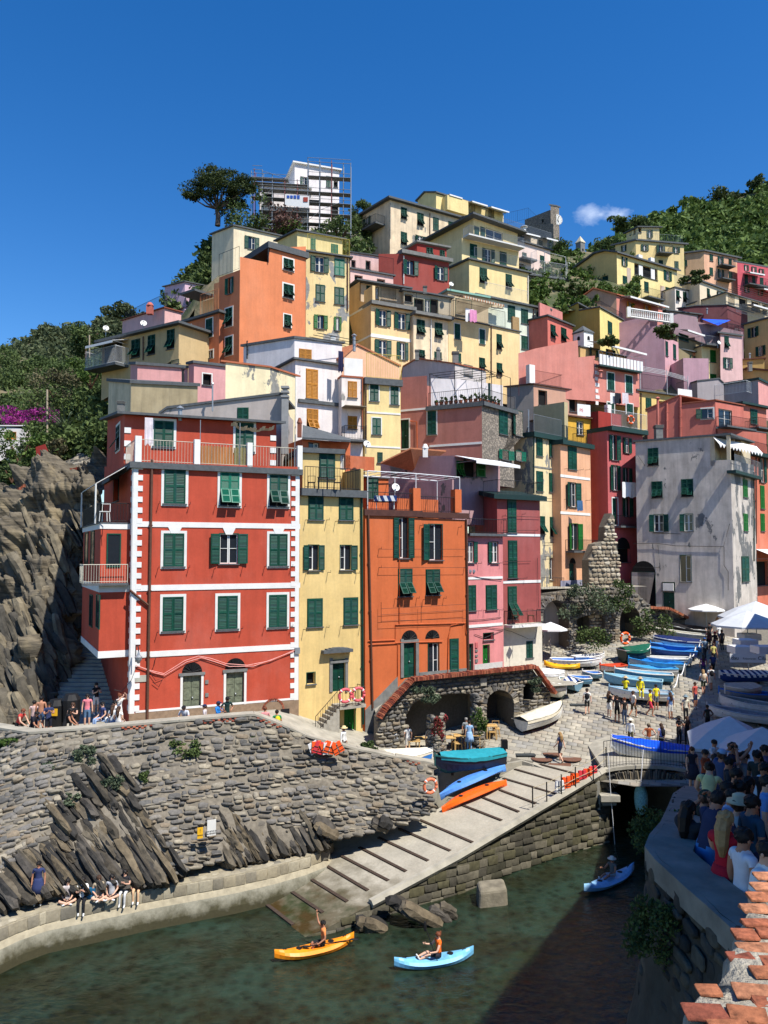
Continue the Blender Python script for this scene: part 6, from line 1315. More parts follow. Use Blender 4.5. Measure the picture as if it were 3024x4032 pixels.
# ---------------------------------------------------------------- arcade with the cafe
def walled(name, label, fk, pl, pr, top, holes, z0, mat, thick=7, nobj=300, tops=BRICK, row=(.13,.28), wid=(.25,.6), deep=2.4, arch_rings=()):
 fr(fk); h = House(name, label, 'stone wall'); F = Face(P(*pl), P(*pr)); h.root = empty(name, F.w(0, z0), label, 'stone building'); tp = [F.uv(*q) for q in top]; tp[0] = (0, tp[0][1]); tp[-1] = (F.len, tp[-1][1])
 hs = [[F.uv(*q) for q in hh] for hh in holes]; hs = [[(u, max(z, z0 + .02)) for u, z in hh] for hh in hs]
 polys = [[V((0, z0,0)), V((F.len, z0,0))] + [V((u, z, 0)) for u, z in tp[::-1]]] + [[V((u, z, 0)) for u, z in hh] for hh in hs]
 flat = [p for q in polys for p in q]; m = MB(); fs = []
 for t in geometry.tessellate_polygon(polys): p, q, r = (flat[i] for i in t); fs.append(t if (q - p).cross(r - p).z > 0 else t[::-1])
 m.add([F.w(p.x, p.y) for p in flat], fs)
 for (a, za), (b, zb) in zip(tp[:-1], tp[1:]): m.poly([F.w(a, za), F.w(b, zb), F.w(b, zb, -thick), F.w(a, za, -thick)])
 m.poly([F.w(0, z0), F.w(0, tp[0][1]), F.w(0, tp[0][1], -thick), F.w(0, z0,-thick)]); m.poly([F.w(F.len, z0), F.w(F.len, z0,-thick), F.w(F.len, tp[-1][1], -thick), F.w(F.len, tp[-1][1])])
 m.build('wall_core', MORTAR, h.root)
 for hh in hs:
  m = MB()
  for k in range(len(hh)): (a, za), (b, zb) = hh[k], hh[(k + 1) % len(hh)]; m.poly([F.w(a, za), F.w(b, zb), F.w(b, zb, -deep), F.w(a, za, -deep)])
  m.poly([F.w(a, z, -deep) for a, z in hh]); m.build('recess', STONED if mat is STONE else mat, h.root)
 tu, tz = [q[0] for q in tp], [q[1] for q in tp]
 def S(s, t): return F.w(s, z0 + t), F.u, F.n, V((0,0,1))
 h2 = hs
 def skip(p): u = (p - F.o).dot(F.u); return any(inpoly(u, p.z, hh) for hh in h2)
 lay(h.root, courses(S, F.len, lambda s: ip(s, tu, tz) - z0, row, wid, .13, skip), mat, ST, nobj=nobj)
 for hh in [hs[k] for k in arch_rings]:
  up = [q for q in hh if q[1] > z0 + .3]; m = MB()
  for (a, za), (b, zb) in zip(up[:-1], up[1:]):
   d = V((b - a, zb - za, 0)); L = d.length; d.normalize(); nrm = V((-d.y, d.x, 0)); nrm = nrm if nrm.y > 0 or abs(d.x) < .1 else -nrm; k = max(1, int(L / .16))
   cu = sum(q[0] for q in hh) / len(hh); nrm = nrm if (nrm.x * ((a + b) / 2 - cu) + abs(nrm.y)) > 0 else -nrm
   for i in range(k): s0 = L * (i + .06) / k; s1 = L * (i + .94) / k; q = [(a + d.x * s + nrm.x * o, za + d.y * s + nrm.y * o) for s, o in ((s0,0),(s1,0),(s1,.42),(s0,.42))]; pp = [F.w(x, z, -.05) for x, z in q]; ob_ = MB().hexa([V(v) for v in pp] + [V(v) + F.n * rnd.uniform(.14,.24) for v in pp]); ob_.build('arch_stone', mat, h.root)
 if tops:
  for (a, za), (b, zb) in zip(tp[:-1], tp[1:]):
   d = V((b - a, zb - za, 0)); L = d.length; d.normalize(); uu = F.u * d.x + V((0,0, d.y)); vv = V((0,0,1)) * d.x - F.u * d.y; k = int(L / .105)
   for i in range(k):
    M = Matrix.Identity(4); p = F.w(a + d.x * L * i / k, za + d.y * L * i / k, .06 + rnd.uniform(-.01,.02))
    for c, (ax, s) in enumerate(((uu, .088),(-F.n, .5),(vv, .2 + rnd.uniform(-.02,.02)))):
     for r in range(3): M[r][c] = ax[r] * s
    for r in range(3): M[r][3] = p[r]
    cube('brick', tops, h.root, M)
 h.L = h.R = F; return h, F
arc = [(975 + 128 + 128 * math.cos(a) * -1,640 - 130 * math.sin(a)) for a in np.linspace(0, math.pi, 10)]
ac, AF = walled('stone_arcade', 'rubble stone arcade with a cafe under its arches and a brick coping', 'F18', (-30,900,43.9),(1580,600,49.3), [(-30,770),(20,690),(270,420),(700,375),(1400,302),(1580,545)],
    [[(215,1085),(228,760),(300,640),(420,575),(700,545),(880,550),(955,610),(968,1040)], [(975,960)] + arc + [(1231,900)], [(1330,620),(1330,460),(1380,440),(1430,460),(1430,610)]], 3.2, STONE, .5, deep=1.75, arch_rings=(1,))
fr('F18'); pl = MB()
for i in range(3): pass
pi_ = [(P(440,1080,44.4), P(590,1060,44.7), P(500,760,44.6)), (P(860,1050,45.4), P(950,1040,45.7), P(900,560,45.6))]
for a, b, c in pi_:
 it = [];
 for k in range(130): t = rnd.random(); z = a.z - .3 + t * (c.z - a.z + .4); an = rnd.uniform(3.0,6.4); rad = (b - a).length / 2 * (1 - .25 * t); ctr = (a + b) / 2 + V((0,.3,0)); n = V((math.cos(an), math.sin(an), 0)); it.append((V((ctr.x, ctr.y, z)) + n * rad * .9, V((-n.y, n.x, 0)), n, V((0,0,1)), rnd.uniform(.3,.5), .18, rnd.uniform(.14,.26)))
 lay(ac.root, it, STONE, ST, 'pier_stone', 130)
block(ac, AF, AF.uv(915,440)[0], AF.uv(970,440)[0], 0,.2, AF.uv(940,470)[1], AF.uv(940,400)[1], CONC, 'pale_block')
m = MB(); a, b = P(270,420,46), P(1560,330,52); m.poly([P(-30,780,44.9) + V((0,.2,0)), V((a.x, a.y + .2, a.z - .95)), V((b.x + 2, b.y, b.z - .95)), V((b.x + 2, b.y + 6, b.z - .95)), V((a.x - 3, a.y + 6, a.z - .95))]); m.build('walkway', CONC, ac.root)
# arches below the narrow houses
arc = lambda x0, x1, y, r: [(x0 + (x1 - x0) / 2 * (1 - math.cos(a)), y - r * math.sin(a)) for a in np.linspace(0, math.pi, 11)]
aw, WF = walled('arch_wall', 'old stone retaining wall with two arches below the narrow houses', 'F11', (150,1900,61.5),(1130,1700,66), [(150,1640),(420,1600),(700,1575),(960,1580),(1130,1740)], [[(185,2160)] + arc(185,415,1850,165) + [(415,2160)], [(850,2110)] + arc(850,1042,1900,170) + [(1042,2110)], [(480,2150),(490,1850),(640,1800),(735,1830),(735,2120)]], 5.2, STONE, 5,300, None, (.16,.34),(.3,.7), 1.9,(0,1))
m = MB(); p0, p1 = WF.uv(188,2160), WF.uv(413,1700); m.poly([WF.w(p0[0], p0[1], -1.3), WF.w(p1[0], p0[1], -1.3), WF.w(p1[0], p1[1], -1.3), WF.w(p0[0], p1[1], -1.3)]); m.build('plastered_back', stucco((206,200,184)), aw.root)
m = MB(); m.poly([WF.w(0, WF.uv(420,1600)[1] + .1,-.3), WF.w(WF.len, WF.uv(960,1582)[1] + .1,-.3), WF.w(WF.len, WF.uv(960,1582)[1] + .1,-6), WF.w(0, WF.uv(420,1600)[1] + .1,-6)]); m.build('walkway', CONC, aw.root)
rail(aw.root, [P(180,1640,61.6), P(378,1640,62.3)], 1.35, IRON, .14)
walled('stone_pier', 'ragged pale rubble buttress between the peach and the rose house', 'F11', (596,1570,64.2),(858,1560,65.2), [(596,1340),(650,1200),(735,1170),(740,1050),(790,930),(815,960),(820,1130),(850,1300),(858,1560)], [], 7.6, varied('pale_rubble', [(196,182,156),(178,164,138),(212,200,176),(160,146,122),(188,168,140)], scale=8, var=.25, bump=.7), 1.0,300, None, (.2,.4),(.3,.6))
walled('cafe_wall', 'low dark stone wall with an orange coping below the grey house', 'F16', (330,330,67),(790,400,67.6), [(330,250),(590,262),(660,290),(790,360)], [], 5.9, STONED, 4,150, TERRA)
# ---------------------------------------------------------------- bridge
fr('F17'); D0 = 41.6
br = empty('arched_bridge', P(450,240, D0), 'small arched stone bridge carrying the boat under a blue tarpaulin', 'bridge')
dk = [(150,258),(230,240),(330,228),(450,222),(580,226),(690,236),(790,252)]; un = [(175,415),(250,372),(330,350),(420,340),(520,338),(620,350),(700,378),(775,420)]
m = MB(); A_ = [P(x, y, D0) for x, y in dk]; nA = len(A_); bk = V((.4,5.5,.3))
for a, b in zip(A_[:-1], A_[1:]): m.hexa([a - V((0,0,.17)), b - V((0,0,.17)), b + bk - V((0,0,.17)), a + bk - V((0,0,.17)), a, b, b + bk, a + bk])
m.build('deck', CONC, br); U_ = [P(x, y, D0 + .1) for x, y in un]; m = MB()
for a, b in zip(U_[:-1], U_[1:]): m.poly([a, b, b + bk, a + bk])
for a, b in zip(U_[:-1], U_[1:]): f_ = lambda p: V((p.x, p.y, ip(p.x, [q.x for q in A_], [q.z for q in A_]) - .3)); m.poly([a, b, f_(b), f_(a)])
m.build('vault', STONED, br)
def poly_at(pts, k): t = k * (len(pts) - 1); i = min(int(t), len(pts) - 2); return pts[i].lerp(pts[i + 1], t - i)
for i in range(44):
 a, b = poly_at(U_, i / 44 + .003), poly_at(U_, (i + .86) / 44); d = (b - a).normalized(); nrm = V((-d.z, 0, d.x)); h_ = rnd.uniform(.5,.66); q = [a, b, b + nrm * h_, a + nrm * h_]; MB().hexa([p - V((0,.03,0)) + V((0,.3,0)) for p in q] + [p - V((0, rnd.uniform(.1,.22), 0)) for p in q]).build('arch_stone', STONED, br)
rail(br, [p + V((0,.15,0)) for p in (P(160,250, D0), P(330,226, D0), P(600,224, D0), P(790,246, D0))], 1.42, IRON, .15)
m = MB(); a, b = P(170,420, D0 + .6), P(800,420, D0 + .6);
for p in (a, b): m.hexa([V((p.x - .5,42.3,-2)), V((p.x + .2,42.3,-2)), V((p.x + .2,58,-2)), V((p.x - .5,58,-2)), V((p.x - .5,42.3, p.z)), V((p.x + .2,42.3, p.z)), V((p.x + .2,58, p.z)), V((p.x - .5,58, p.z))])
m.poly([V((a.x, 57,-2)), V((b.x, 57,-2)), V((b.x, 57,4)), V((a.x, 57,4))]); m.build('channel_walls', STONED, br)
c_ = P(190,465,41.2); m = MB(); m.box(c_, (1.0,.7,.3)); m.box(c_ - V((0,-.1,.25)), (.7,.5,.3)); m.build('bracket_stone', CONC, br)
fr('S')
# right hand quay wall with the crowd's parapet
fr('F17'); ed = [PZ(1560,1850,11.6), PZ(1180,1450,11.6), PZ(1000,1290,11.6), PZ(800,1120,11.6), PZ(600,940,11.6), PZ(526,850,11.6), PZ(560,760,11.6), PZ(640,665,11.5), PZ(690,540,10.9), PZ(720,440,9.9), PZ(800,380,8.0), V((15.6,33,5.2)), V((18.2,39.5,4.2)), V((19.2,41.3,4.0))]
rw = empty('parapet_wall', ed[4], 'shaded stone sea wall with a broad concrete parapet where the crowd leans', 'stone wall')
bt = [V((p.x - (.9 if i < 8 else .3) - .12 * max(0,6 - i), p.y + .6,-1.5)) for i, p in enumerate(ed)]
sheet('wall_face', [ed, [a.lerp(b, .25) + V((-.2,.0,0)) for a, b in zip(ed, bt)], [a.lerp(b, .6) + V((-.35,0,0)) for a, b in zip(ed, bt)], bt], 90,60,.09,.8, plain('shade_toned_stone', (66,64,58), .9,.3,3, k=.8, bump=.7), rw)  # stone colour darkened to deepen the shade on this wall
class S2(Strip):
 def __init__(s, T, B): s.T, s.B = T, B; Strip.cum(s)
def _cum(s):
 s.c = [0]
 for a, b, c, d in zip(s.T[:-1], s.T[1:], s.B[:-1], s.B[1:]): s.c.append(s.c[-1] + ((b - a).length + (d - c).length) / 2)
 s.L = s.c[-1]
Strip.cum = _cum; r2 = S2(ed[::-1], bt[::-1])
it = courses(r2.S, r2.L, r2.H, (.13,.3),(.2,.55), .045, lambda p: p.z < 1.2)
lay(rw, [(p + n * .03,) + (u, n, v, a, b, c) for p, u, n, v, a, b, c in it], varied('shade_toned_wall_stone', [(78,76,70),(64,62,58),(92,88,78),(54,54,52)], scale=8, var=.35, bump=.7), ST)  # stones toned darker, adding shade to the wall through their colour
m = MB(); inn = []
for i, p in enumerate(ed): d = (ed[min(i + 1, len(ed) - 1)] - ed[max(i - 1,0)]); d.z = 0; d.normalize(); inn.append(p + V((d.y, -d.x, 0)) * .5)
for i in range(len(ed) - 1): a, b, c, d = ed[i], ed[i + 1], inn[i + 1], inn[i]; o_ = (a - d).normalized() * .1; o2 = (b - c).normalized() * .1; lo = V((0,0,-.28)); m.hexa([d + lo, c + lo, b + o2 + lo, a + o_ + lo, d, c, b + o2, a + o_])
m.build('parapet', plain('parapet_concrete', (138,134,124), .9,.25,3, k=.8, bump=.5), rw)
m = MB()
for i in range(len(ed) - 1): m.poly([inn[i] - V((0,0,.28)), inn[i + 1] - V((0,0,.28)), V((inn[i + 1].x, inn[i + 1].y, inn[i + 1].z - 1.4)), V((inn[i].x, inn[i].y, inn[i].z - 1.4))])
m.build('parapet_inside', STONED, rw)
g = [[V((p.x, p.y, Zright(p.x, p.y))) for p in inn], [V((p.x + 14, p.y - 3, Zright(p.x, p.y))) for p in inn]]
sheet('lookout_path', g, 40,8,.01,1, CONC, None, 'structure')
fr('S')
# brick topped wall close to the camera
nw = empty('near_brick_wall', (1.4,3,13.8), 'sunlit brick and mortar wall top beside the camera', 'brick wall')
fr('F17'); edg = [(690,2260),(760,2140),(860,1960),(960,1890),(1100,1770),(1130,1640),(1180,1570),(1200,1440),(1260,1290),(1290,1225),(1340,1140),(1380,1060),(1440,1000)]
e3 = [PZ(x, y, 13.85) for x, y in edg]; g = [[p + V((-.05,.05,-2.0)) for p in e3], [p + V((-.02,.02,-.10)) for p in e3], [p + V((.03,0,0)) for p in e3], [p + V((.9,-.25,.05)) for p in e3]]
sheet('mortar_bed', g, 70,24,.03,6, plain('lime_mortar', (176,168,150), .95,.3,14, k=.8, bump=.9), nw)
NB = varied('sunny_brick', [(178,112,78),(166,98,70),(150,84,64),(186,126,92)], scale=26, var=.6, bump=.9, dist=.01)
for x, y, w, d, a in ((960,1960,.1,.07,.1),(930,2130,.17,.1,.2),(1300,1970,.16,.1,.35),(1260,2150,.16,.1,.5),(1240,1530,.12,.09,.2),(1330,1640,.17,.09,.1),(1200,1700,.12,.06,.1),(1320,1330,.15,.08,.1),(1330,1440,.15,.06,0),(1360,1240,.14,.09,.1),(1390,1160,.14,.08,.1),(1400,1080,.13,.08,.1),(1440,1520,.13,.08,.2),(1500,1750,.16,.1,.1),(1130,2260,.17,.1,.1),(1440,2060,.15,.1,.3),(1410,1820,.14,.08,.1)):
 p = PZ(x, y, 13.858); u = V((math.cos(a), math.sin(a) * -.5,.02)).normalized(); v = V((0,0,1)).cross(u).normalized(); lay(nw, [(p, u, V((0,0,1)), v, w * .85,.012, d * .9)], NB, SB, 'brick')
# ---------------------------------------------------------------- houses of the right quay that throw the harbour's shade
for k, (a, b, w, z, c) in enumerate((((5.4,4.6),(12.2,16.2), 12,20.2,(206,150,110)), ((12.5,16.8),(18.6,26.6), 12,19.4,(224,196,140)), ((18.8,27.0),(22.8,37.6), 12,19.0,(214,150,130)), ((23.4,38),(30.5,52), 12,18.2,(196,120,100)))):
 h = House('quay_house', ('terracotta plastered house at the near end of the right quay', 'pale ochre house second along the right quay', 'rose plastered house third along the right quay', 'brick red house at the far end of the right quay')[k]); A_, B_2 = V((b[0], b[1], 0)), V((a[0], a[1], 0)); F = Face(A_, B_2); h.root = empty('quay_house', F.w(0,4), h.label, 'house', 'houses along the right quay'); h.R = h.L = F; h.v = dict(mats=[stucco(c)] * 2)
 o = block(h, F, 0, F.len, -w, 0,3, z, stucco(c), 'wall'); block(h, F, -.3, F.len + .3,-w - .3,.45, z, z + .25, TERRA, 'roof')
 for i in range(3):
  for j in range(3): w_ = cube('window', GREEN, h.root, basis(F.w(F.len * (.18 + .27 * i), z - 3 - 3.1 * j), F.u, F.n, 1.0,.05,1.6)); cube('sill', SLATE, w_, basis(F.w(F.len * (.18 + .27 * i) - .1, z - 3.1 - 3.1 * j), F.u, F.n, 1.2,.14,.07))
fr('S')
# ---------------------------------------------------------------- hills and woods
def hill(name, rows, nu, nv, amp, sc, mat=SOIL): g = [[P(*q) for q in r] for r in rows]; sheet(name, g, nu, nv, amp, sc, mat, None, 'structure'); return g
def woods(name, g, n, per, size, rad, mat, low=0):
 vs_, fs_, o = [], [], 0; R_, Cc = len(g) - 1, len(g[0]) - 1
 for i in range(n):
  a, b = rnd.uniform(0, Cc - .001), rnd.uniform(0, R_ - .001); i0, j0 = int(b), int(a); p = g[i0][j0].lerp(g[i0][j0 + 1], a - j0).lerp(g[i0 + 1][j0].lerp(g[i0 + 1][j0 + 1], a - j0), b - i0); r = rnd.uniform(*rad)
  v, f = leafquads(blob(per, (p.x, p.y, p.z + r * .35),(r, r, r * rnd.uniform(.6,.95)), 5,.55), size * rnd.uniform(.8,1.2), .5); vs_.append(v); fs_.append(f + o); o += len(v)
 q = ob(name, fastmesh(name, np.concatenate(vs_), np.concatenate(fs_), mat)); q['kind'] = 'stuff'; return q
gr = hill('wooded_hill', [[(2350,985,230),(2560,880,230),(2760,815,230),(2900,790,230),(3040,735,230),(3300,640,240)], [(2350,1040,190),(2560,990,190),(2760,960,185),(2900,940,185),(3040,930,185),(3300,900,190)], [(2350,1120,150),(2560,1120,150),(2760,1100,145),(2900,1090,145),(3040,1090,145),(3300,1090,150)]], 40,20,2,.05)
WOOD = foliage('wood_leaf', (.035,.07,.015),(.16,.23,.06)); WOOD2 = foliage('far_leaf', (.035,.055,.025),(.12,.14,.065))
tag(woods('hillside_wood', gr, 560,120,.75,(1.8,3.6), WOOD), 'dense green wood covering the hill at upper right', 'wood')
gl_ = hill('left_hill', [[(-200,1468,420),(30,1393,420),(190,1303,420),(360,1313,420),(420,1263,400),(560,1263,380),(660,1308,380)], [(-200,1468,330),(30,1448,330),(190,1428,320),(360,1418,320),(420,1408,300),(560,1398,300),(660,1398,300)], [(-200,1628,240),(30,1608,240),(190,1568,230),(360,1528,220),(420,1508,200),(560,1488,200),(660,1488,200)]], 60,30,5,.02)
tag(woods('distant_scrub', gl_, 1100,90,1.0,(2.5,5.5), WOOD2), 'dark scrub over the distant hill at the left', 'scrub')
gm = hill('near_left_slope', [[(-200,1350,180),(10,1385,180),(130,1420,170),(260,1455,160),(420,1440,130),(480,1430,110)], [(-200,1480,140),(10,1500,140),(130,1520,140),(260,1530,130),(420,1520,105),(480,1500,95)], [(-200,1760,84),(10,1770,84),(130,1740,82),(260,1740,78),(420,1640,74),(480,1560,74)], [(-200,2010,66),(10,1990,66),(130,1900,66),(260,1800,66),(420,1790,64),(480,1760,62)]], 50,40,1.2,.08)
tag(woods('slope_scrub', gm, 620,260,.24,(.9,2.2), LEAF), 'mixed green scrub on the slope left of the houses', 'scrub')
gc = hill('crest_slope', [[(760,1130,95),(800,1010,96),(840,930,97),(1010,920,98),(1380,900,104),(1450,850,112)], [(690,1180,90),(770,1140,90),(830,1060,91),(1010,990,91),(1380,960,94),(1450,950,104)], [(640,1240,84),(760,1200,84),(840,1180,84),(1010,1080,86),(1380,1040,88),(1450,1040,95)]], 40,20,.8,.2, ROCK)
tag(woods('crest_scrub', gc, 170,130,.3,(.7,1.7), LEAF), 'bushes along the crest around the pine and scaffolded house', 'scrub')
gt = hill('terraced_slope', [[(2080,1000,124),(2160,985,124),(2330,1000,124),(2500,960,130)], [(2060,1100,104),(2160,1090,104),(2330,1130,102),(2500,1130,104)], [(2060,1220,90),(2160,1230,90),(2260,1230,90),(2500,1220,95)]], 24,16,.6,.2)
tag(woods('terrace_scrub', gt, 150,120,.26,(.6,1.3), LEAFB), 'fresh green shrubs on the terraces below the castle', 'shrubs')
# single trees
def tree(name, label, base, top, r, n, size, mat, clumps=14, tight=.4, lean=0, group=None, flat=1, fork=.55, cat='tree', crown=.5):
 b, t = V(base), V(top); H = (t - b).length; root = empty(name, b, label, cat, group); m = MB(); c = b.lerp(t, 1 - crown * .5) + V((lean, 0,0)); fk = b.lerp(c, fork)
 m.tube([b, b.lerp(fk, .5) + V((.1 * lean, 0,0)), fk], H * .03,7, True, H * .02)
 for i in range(9): a = i * 2.4; e = c + V((math.cos(a) * r[0] * .7, math.sin(a) * r[1] * .7, r[2] * rnd.uniform(-.3,.6))); m.tube([fk, fk.lerp(e, .5) + V((0,0, r[2] * .25)), e], H * .014,5, True, H * .005)
 m.build('trunk', plain('bark', (104,84,66), .9,.3,3, k=.8, bump=.6), root); v, f = leafquads(blob(n, c, r, clumps, tight, flat), size, .6); ob('crown', fastmesh('crown', v, f, mat), root); return root
fr('F2'); b, t = P(325,600,92), P(330,140,92)
pn = empty('stone_pine', b, 'umbrella pine leaning over the crest left of the scaffolding', 'tree'); m = MB(); fk = P(320,460,92)
m.tube([b, P(330,530,92), fk], .34,8, True, .26)
vs_, fs_, o = [], [], 0
for x, y, rx, rz, dd in ((270,190,2.0,1.0,0),(150,300,1.7,.8,.5),(110,350,1.0,.5,-.5),(220,250,1.7,.9,1.4),(300,230,1.9,.9,-1.5),(400,210,1.7,.8,.8),(470,240,1.9,.9,0),(560,250,1.5,.7,.6),(510,310,1.3,.6,-1),(360,300,1.5,.7,-1.2),(230,340,1.2,.6,-1.4),(490,420,1.1,.5,0),(440,350,1.0,.5,.8),(590,300,.7,.4,0),(330,170,1.4,.7,.6)):
 c = P(x, y, 92 + dd); e = c - V((0,0, rz * .5)); m.tube([fk, fk.lerp(e, .45) + V((0,0,-.3)), e], .16,5, True, .05)
 v, f = leafquads(blob(1000, c, (rx * 1.1, rx, rz * 1.05), 16,.5), .125,.8); vs_.append(v); fs_.append(f + o); o += len(v)
m.build('trunk', plain('pine_bark', (112,96,84), .9,.3,3, k=.8, bump=.6), pn); ob('crown', fastmesh('crown', np.concatenate(vs_), np.concatenate(fs_), LEAFP), pn)
tree('small_tree', 'small dark tree under the umbrella pine', P(395,610,93), P(400,460,93),(1.6,1.6,2.0), 900,.16, LEAF, 9)
for x, y, rx, rz, mt, lb in ((610,540,3.6,2.6, LEAF, 'big round bush left of the scaffolded house'), (940,590,3.2,2.0, foliage('purple_leaf', (.05,.025,.02),(.16,.09,.07)), 'reddish bush in front of the scaffolding'), (860,640,3,1.2, LEAFB, 'bright green shrub at the foot of the scaffolding'), (1300,660,3.4,1.6, LEAF, 'dark shrub below the right end of the scaffolding'), (1480,480,1.8,1.6, LEAF, 'bush between the scaffolding and the cream house')): bush('bush', lb, P(x, y, 90 if x < 1400 else 108),(rx, rx, rz), 1400,.17, mt, clumps=12)
fr('F4')
for x0, y0, x1, y1, r, lb, D in ((1625,90,1622,20,4.2, 'lone pine on the skyline at the right border', 225),(1345,230,1345,130,5.5, 'dark pine rising from the hill crest', 228),(1425,190,1425,130,3.2, 'second dark pine on the hill crest', 229),(1470,160,1470,115,2.5, 'smallest dark pine on the hill crest', 230)): tree('pine_tree', lb, P(x0, y0 + 30, D), P(x1, y1, D), (r, r, r * .8), 900,.55, LEAFP, 10,.45, crown=.7)
tree('bent_tree', 'bent dark tree behind the square yellow roof room', P(850,330,124), P(770,265,124),(3.6,2,1.4), 900,.3, LEAF, 8,.45, cat='tree')
for x, y, rx, lb in ((640,440,3, 'bush on the ridge right of the bell tower'), (330,460,2.6, 'dark trees below the castle wall'), (300,540,1.6, 'yellow green bush beside the white laundry'), (440,720,1.5, 'leafy shrub at the corner of the large yellow house'), (1190,640,1.8, 'round bushes beside the peach apartment house'), (1040,970,1.5, 'planted pergola foliage on the mauve tall house'), (640,1040,.9, 'dark potted shrub behind the pink terrace house')): bush('bush', lb, P(x, y, ip(y, [440,600,1040], [125,104,77])), (rx, rx * .8, rx * .55), 1000,.2, LEAF, clumps=10)
fr('F1')
tree('tall_tree', 'tall dark tree on the slope behind the street lamp', P(700,640,105), P(700,360,105),(2.9,2.6,2.3), 2200,.2, LEAF, 14,.4, crown=.9)
tree('rounded_tree', 'round topped tree on the far ridge', P(930,330,330), P(960,230,330),(8.5,6,4), 1300,.8, WOOD2,12,.4, crown=.9)
bush('bougainvillea', 'purple bougainvillea hedge above the little white house', P(190,1110,74),(3.4,1.6,1.1), 1500,.13, foliage('magenta_bloom', (.16,.015,.12),(.42,.05,.30)), 'flowering hedge', 12)
for x, y, rx, n, mt, lb in ((740,760,2.6,1300, LEAFB, 'bright green shrub below the awning balcony'), (470,880,3,1300, LEAFD, 'brownish dry shrub on the slope'), (300,1270,2.2,1200, LEAF, 'dark bush right of the little white house'), (160,1360,2.2,1000, LEAFB, 'green bush in front of the little white house'), (720,1200,1.6,700, LEAFD, 'dry plant hanging on the rock beside the red house'), (470,1380,1.2,500, LEAFD, 'dry grass tuft by the red panel'), (330,990,2.6,1100, LEAF, 'shrub behind the weathered pole'), (100,1560,1.4,500, LEAF, 'low plants at the left border')): bush('bush', lb, P(x, y, ip(y, [760,1100,1560], [84,72,60])), (rx, rx * .8, rx * .7), n, .15, mt, clumps=10)
pm = empty('palm_plant', P(540,1270,69), 'spiky palm like plant on the bank left of the red house', 'palm'); c = P(540,1240,69)
for i in range(60):
 a = rnd.uniform(0,6.28); L = rnd.uniform(1.8,4.2); up = rnd.uniform(.5,1.6); d = V((math.cos(a), math.sin(a) * .7,0)); m = MB(); pts = [c + d * L * t + V((0,0, up * L * t * (1 - .55 * t))) for t in (0,.3,.6,.85,1)]
 sd = V((-d.y, d.x, 0)) * .09
 for p, q, w0, w1 in zip(pts[:-1], pts[1:], (.6,1,.9,.6),(1,.9,.6,.05)): m.poly([p - sd * w0, q - sd * w1, q + sd * w1, p + sd * w0])
 m.build('frond', LEAFG, pm)
fr('S')
# ---------------------------------------------------------------- castle, bell towers, scaffolded house
fr('F4')
h = House('castle', 'ruined stone castle with a clock turret on the skyline', 'castle')
h.vol((272,208), 136, A=(107,268), C=(300,212), bot=330, mat=rb.m, tL=[(107,268),(268,205),(272,208)], roof=None); h.w('L d 222 275 10 20;L d 235 300 9 16')
h.vol((290,185), 135, A=(272,178), C=(326,190), bot=300, mat=rb.m, roof=(.2,.25), ground=False); h.w('R d 308 205 12 34')
h.vol((290,292), 133, A=(105,300,138), C=(328,305), bot=420, mat=rb.m, roof=None, ground=False); rail(h.root, [P(-30,300,132), P(60,280,133), P(130,262,134), P(190,320,134)], 2, IRON, .4)
h.done(); F = h.vols[1]['R']; u, z = F.uv(313,270); R_ = .98
q = Matrix.Translation(F.w(u, z, .05)) @ F.n.to_track_quat('Z', 'Y').to_matrix().to_4x4(); m = MB(); m.lathe([(R_, 0),(R_, .15),(R_ * .97,.2)], (0,0,0), 24, q); cf = m.build('clock_face', WHITE, h.root)
m = MB(); o_ = F.w(u, z, .3); m.tube([o_, o_ + F.u * .25 + V((0,0,.7))], .05,4); m.tube([o_, o_ + F.u * .15 - V((0,0,.45))], .06,4)
for k in range(12): a = k * math.pi / 6; c = F.w(u + .8 * math.sin(a), z + .8 * math.cos(a), .27); m.box(c, (.06,.05,.1))
m.build('clock_hands', IRON, cf)
def turret(name, label, x0, x1, yt, ye, yb, D, mat, capm):
 a, b = P(x0, yb, D), P(x1, yb, D); w = (b - a).length; c = (a + b) / 2; ze, zt = P(x0, ye, D).z, P((x0 + x1) / 2, yt, D).z; c.y += w / 2; root = empty(name, c, label, 'bell tower'); rot = Matrix.Rotation(.6,4, 'Z'); hw_ = w * .37
 T = Matrix.Translation((c.x, c.y, 0)) @ rot; m = MB(); m.box((0,0,(a.z + ze) / 2 - .8),(hw_ * 2, hw_ * 2, ze - a.z + 1.6), T); m.build('shaft', mat, root)
 m = MB(); m.lathe([(hw_ * 1.62, ze), (hw_ * 1.6, ze + .15),(.05, zt)], (0,0,0), 4, T @ Matrix.Rotation(math.pi / 4,4, 'Z')); m.build('pyramid_roof', capm, root); m = MB(); H_ = ze - a.z
 for dx, dy in ((0,-1),(1,0),(-1,0)):
  pr = [(-.42,0),(.42,0)] + [(.42 * math.cos(t), .55 + .42 * math.sin(t)) for t in np.linspace(0, math.pi, 7)]; k = min(hw_ * .8, H_ * .42)
  m.poly([T @ V((dx * (hw_ + .02) + (-dy) * q_ * k, dy * (hw_ + .02) + dx * q_ * k, a.z + H_ * .25 + s_ * k)) for q_, s_ in pr])
 m.build('belfry_opening', DARK, root); return root
turret('bell_tower', 'small distant bell tower with a pale pyramid spire right of the castle', 442,497,362,408,480,150, GREYP, plain('pale_spire', (206,196,170), .8,.15, k=.8))
turret('bell_turret', 'white bell turret with arched openings behind the salmon pink house', 437,555,928,980,1045,84, WHITEP, SLATE)
fr('F2')
h = House('white_scaffolded_house', 'white house with rounded terraces under repair inside the scaffolding')
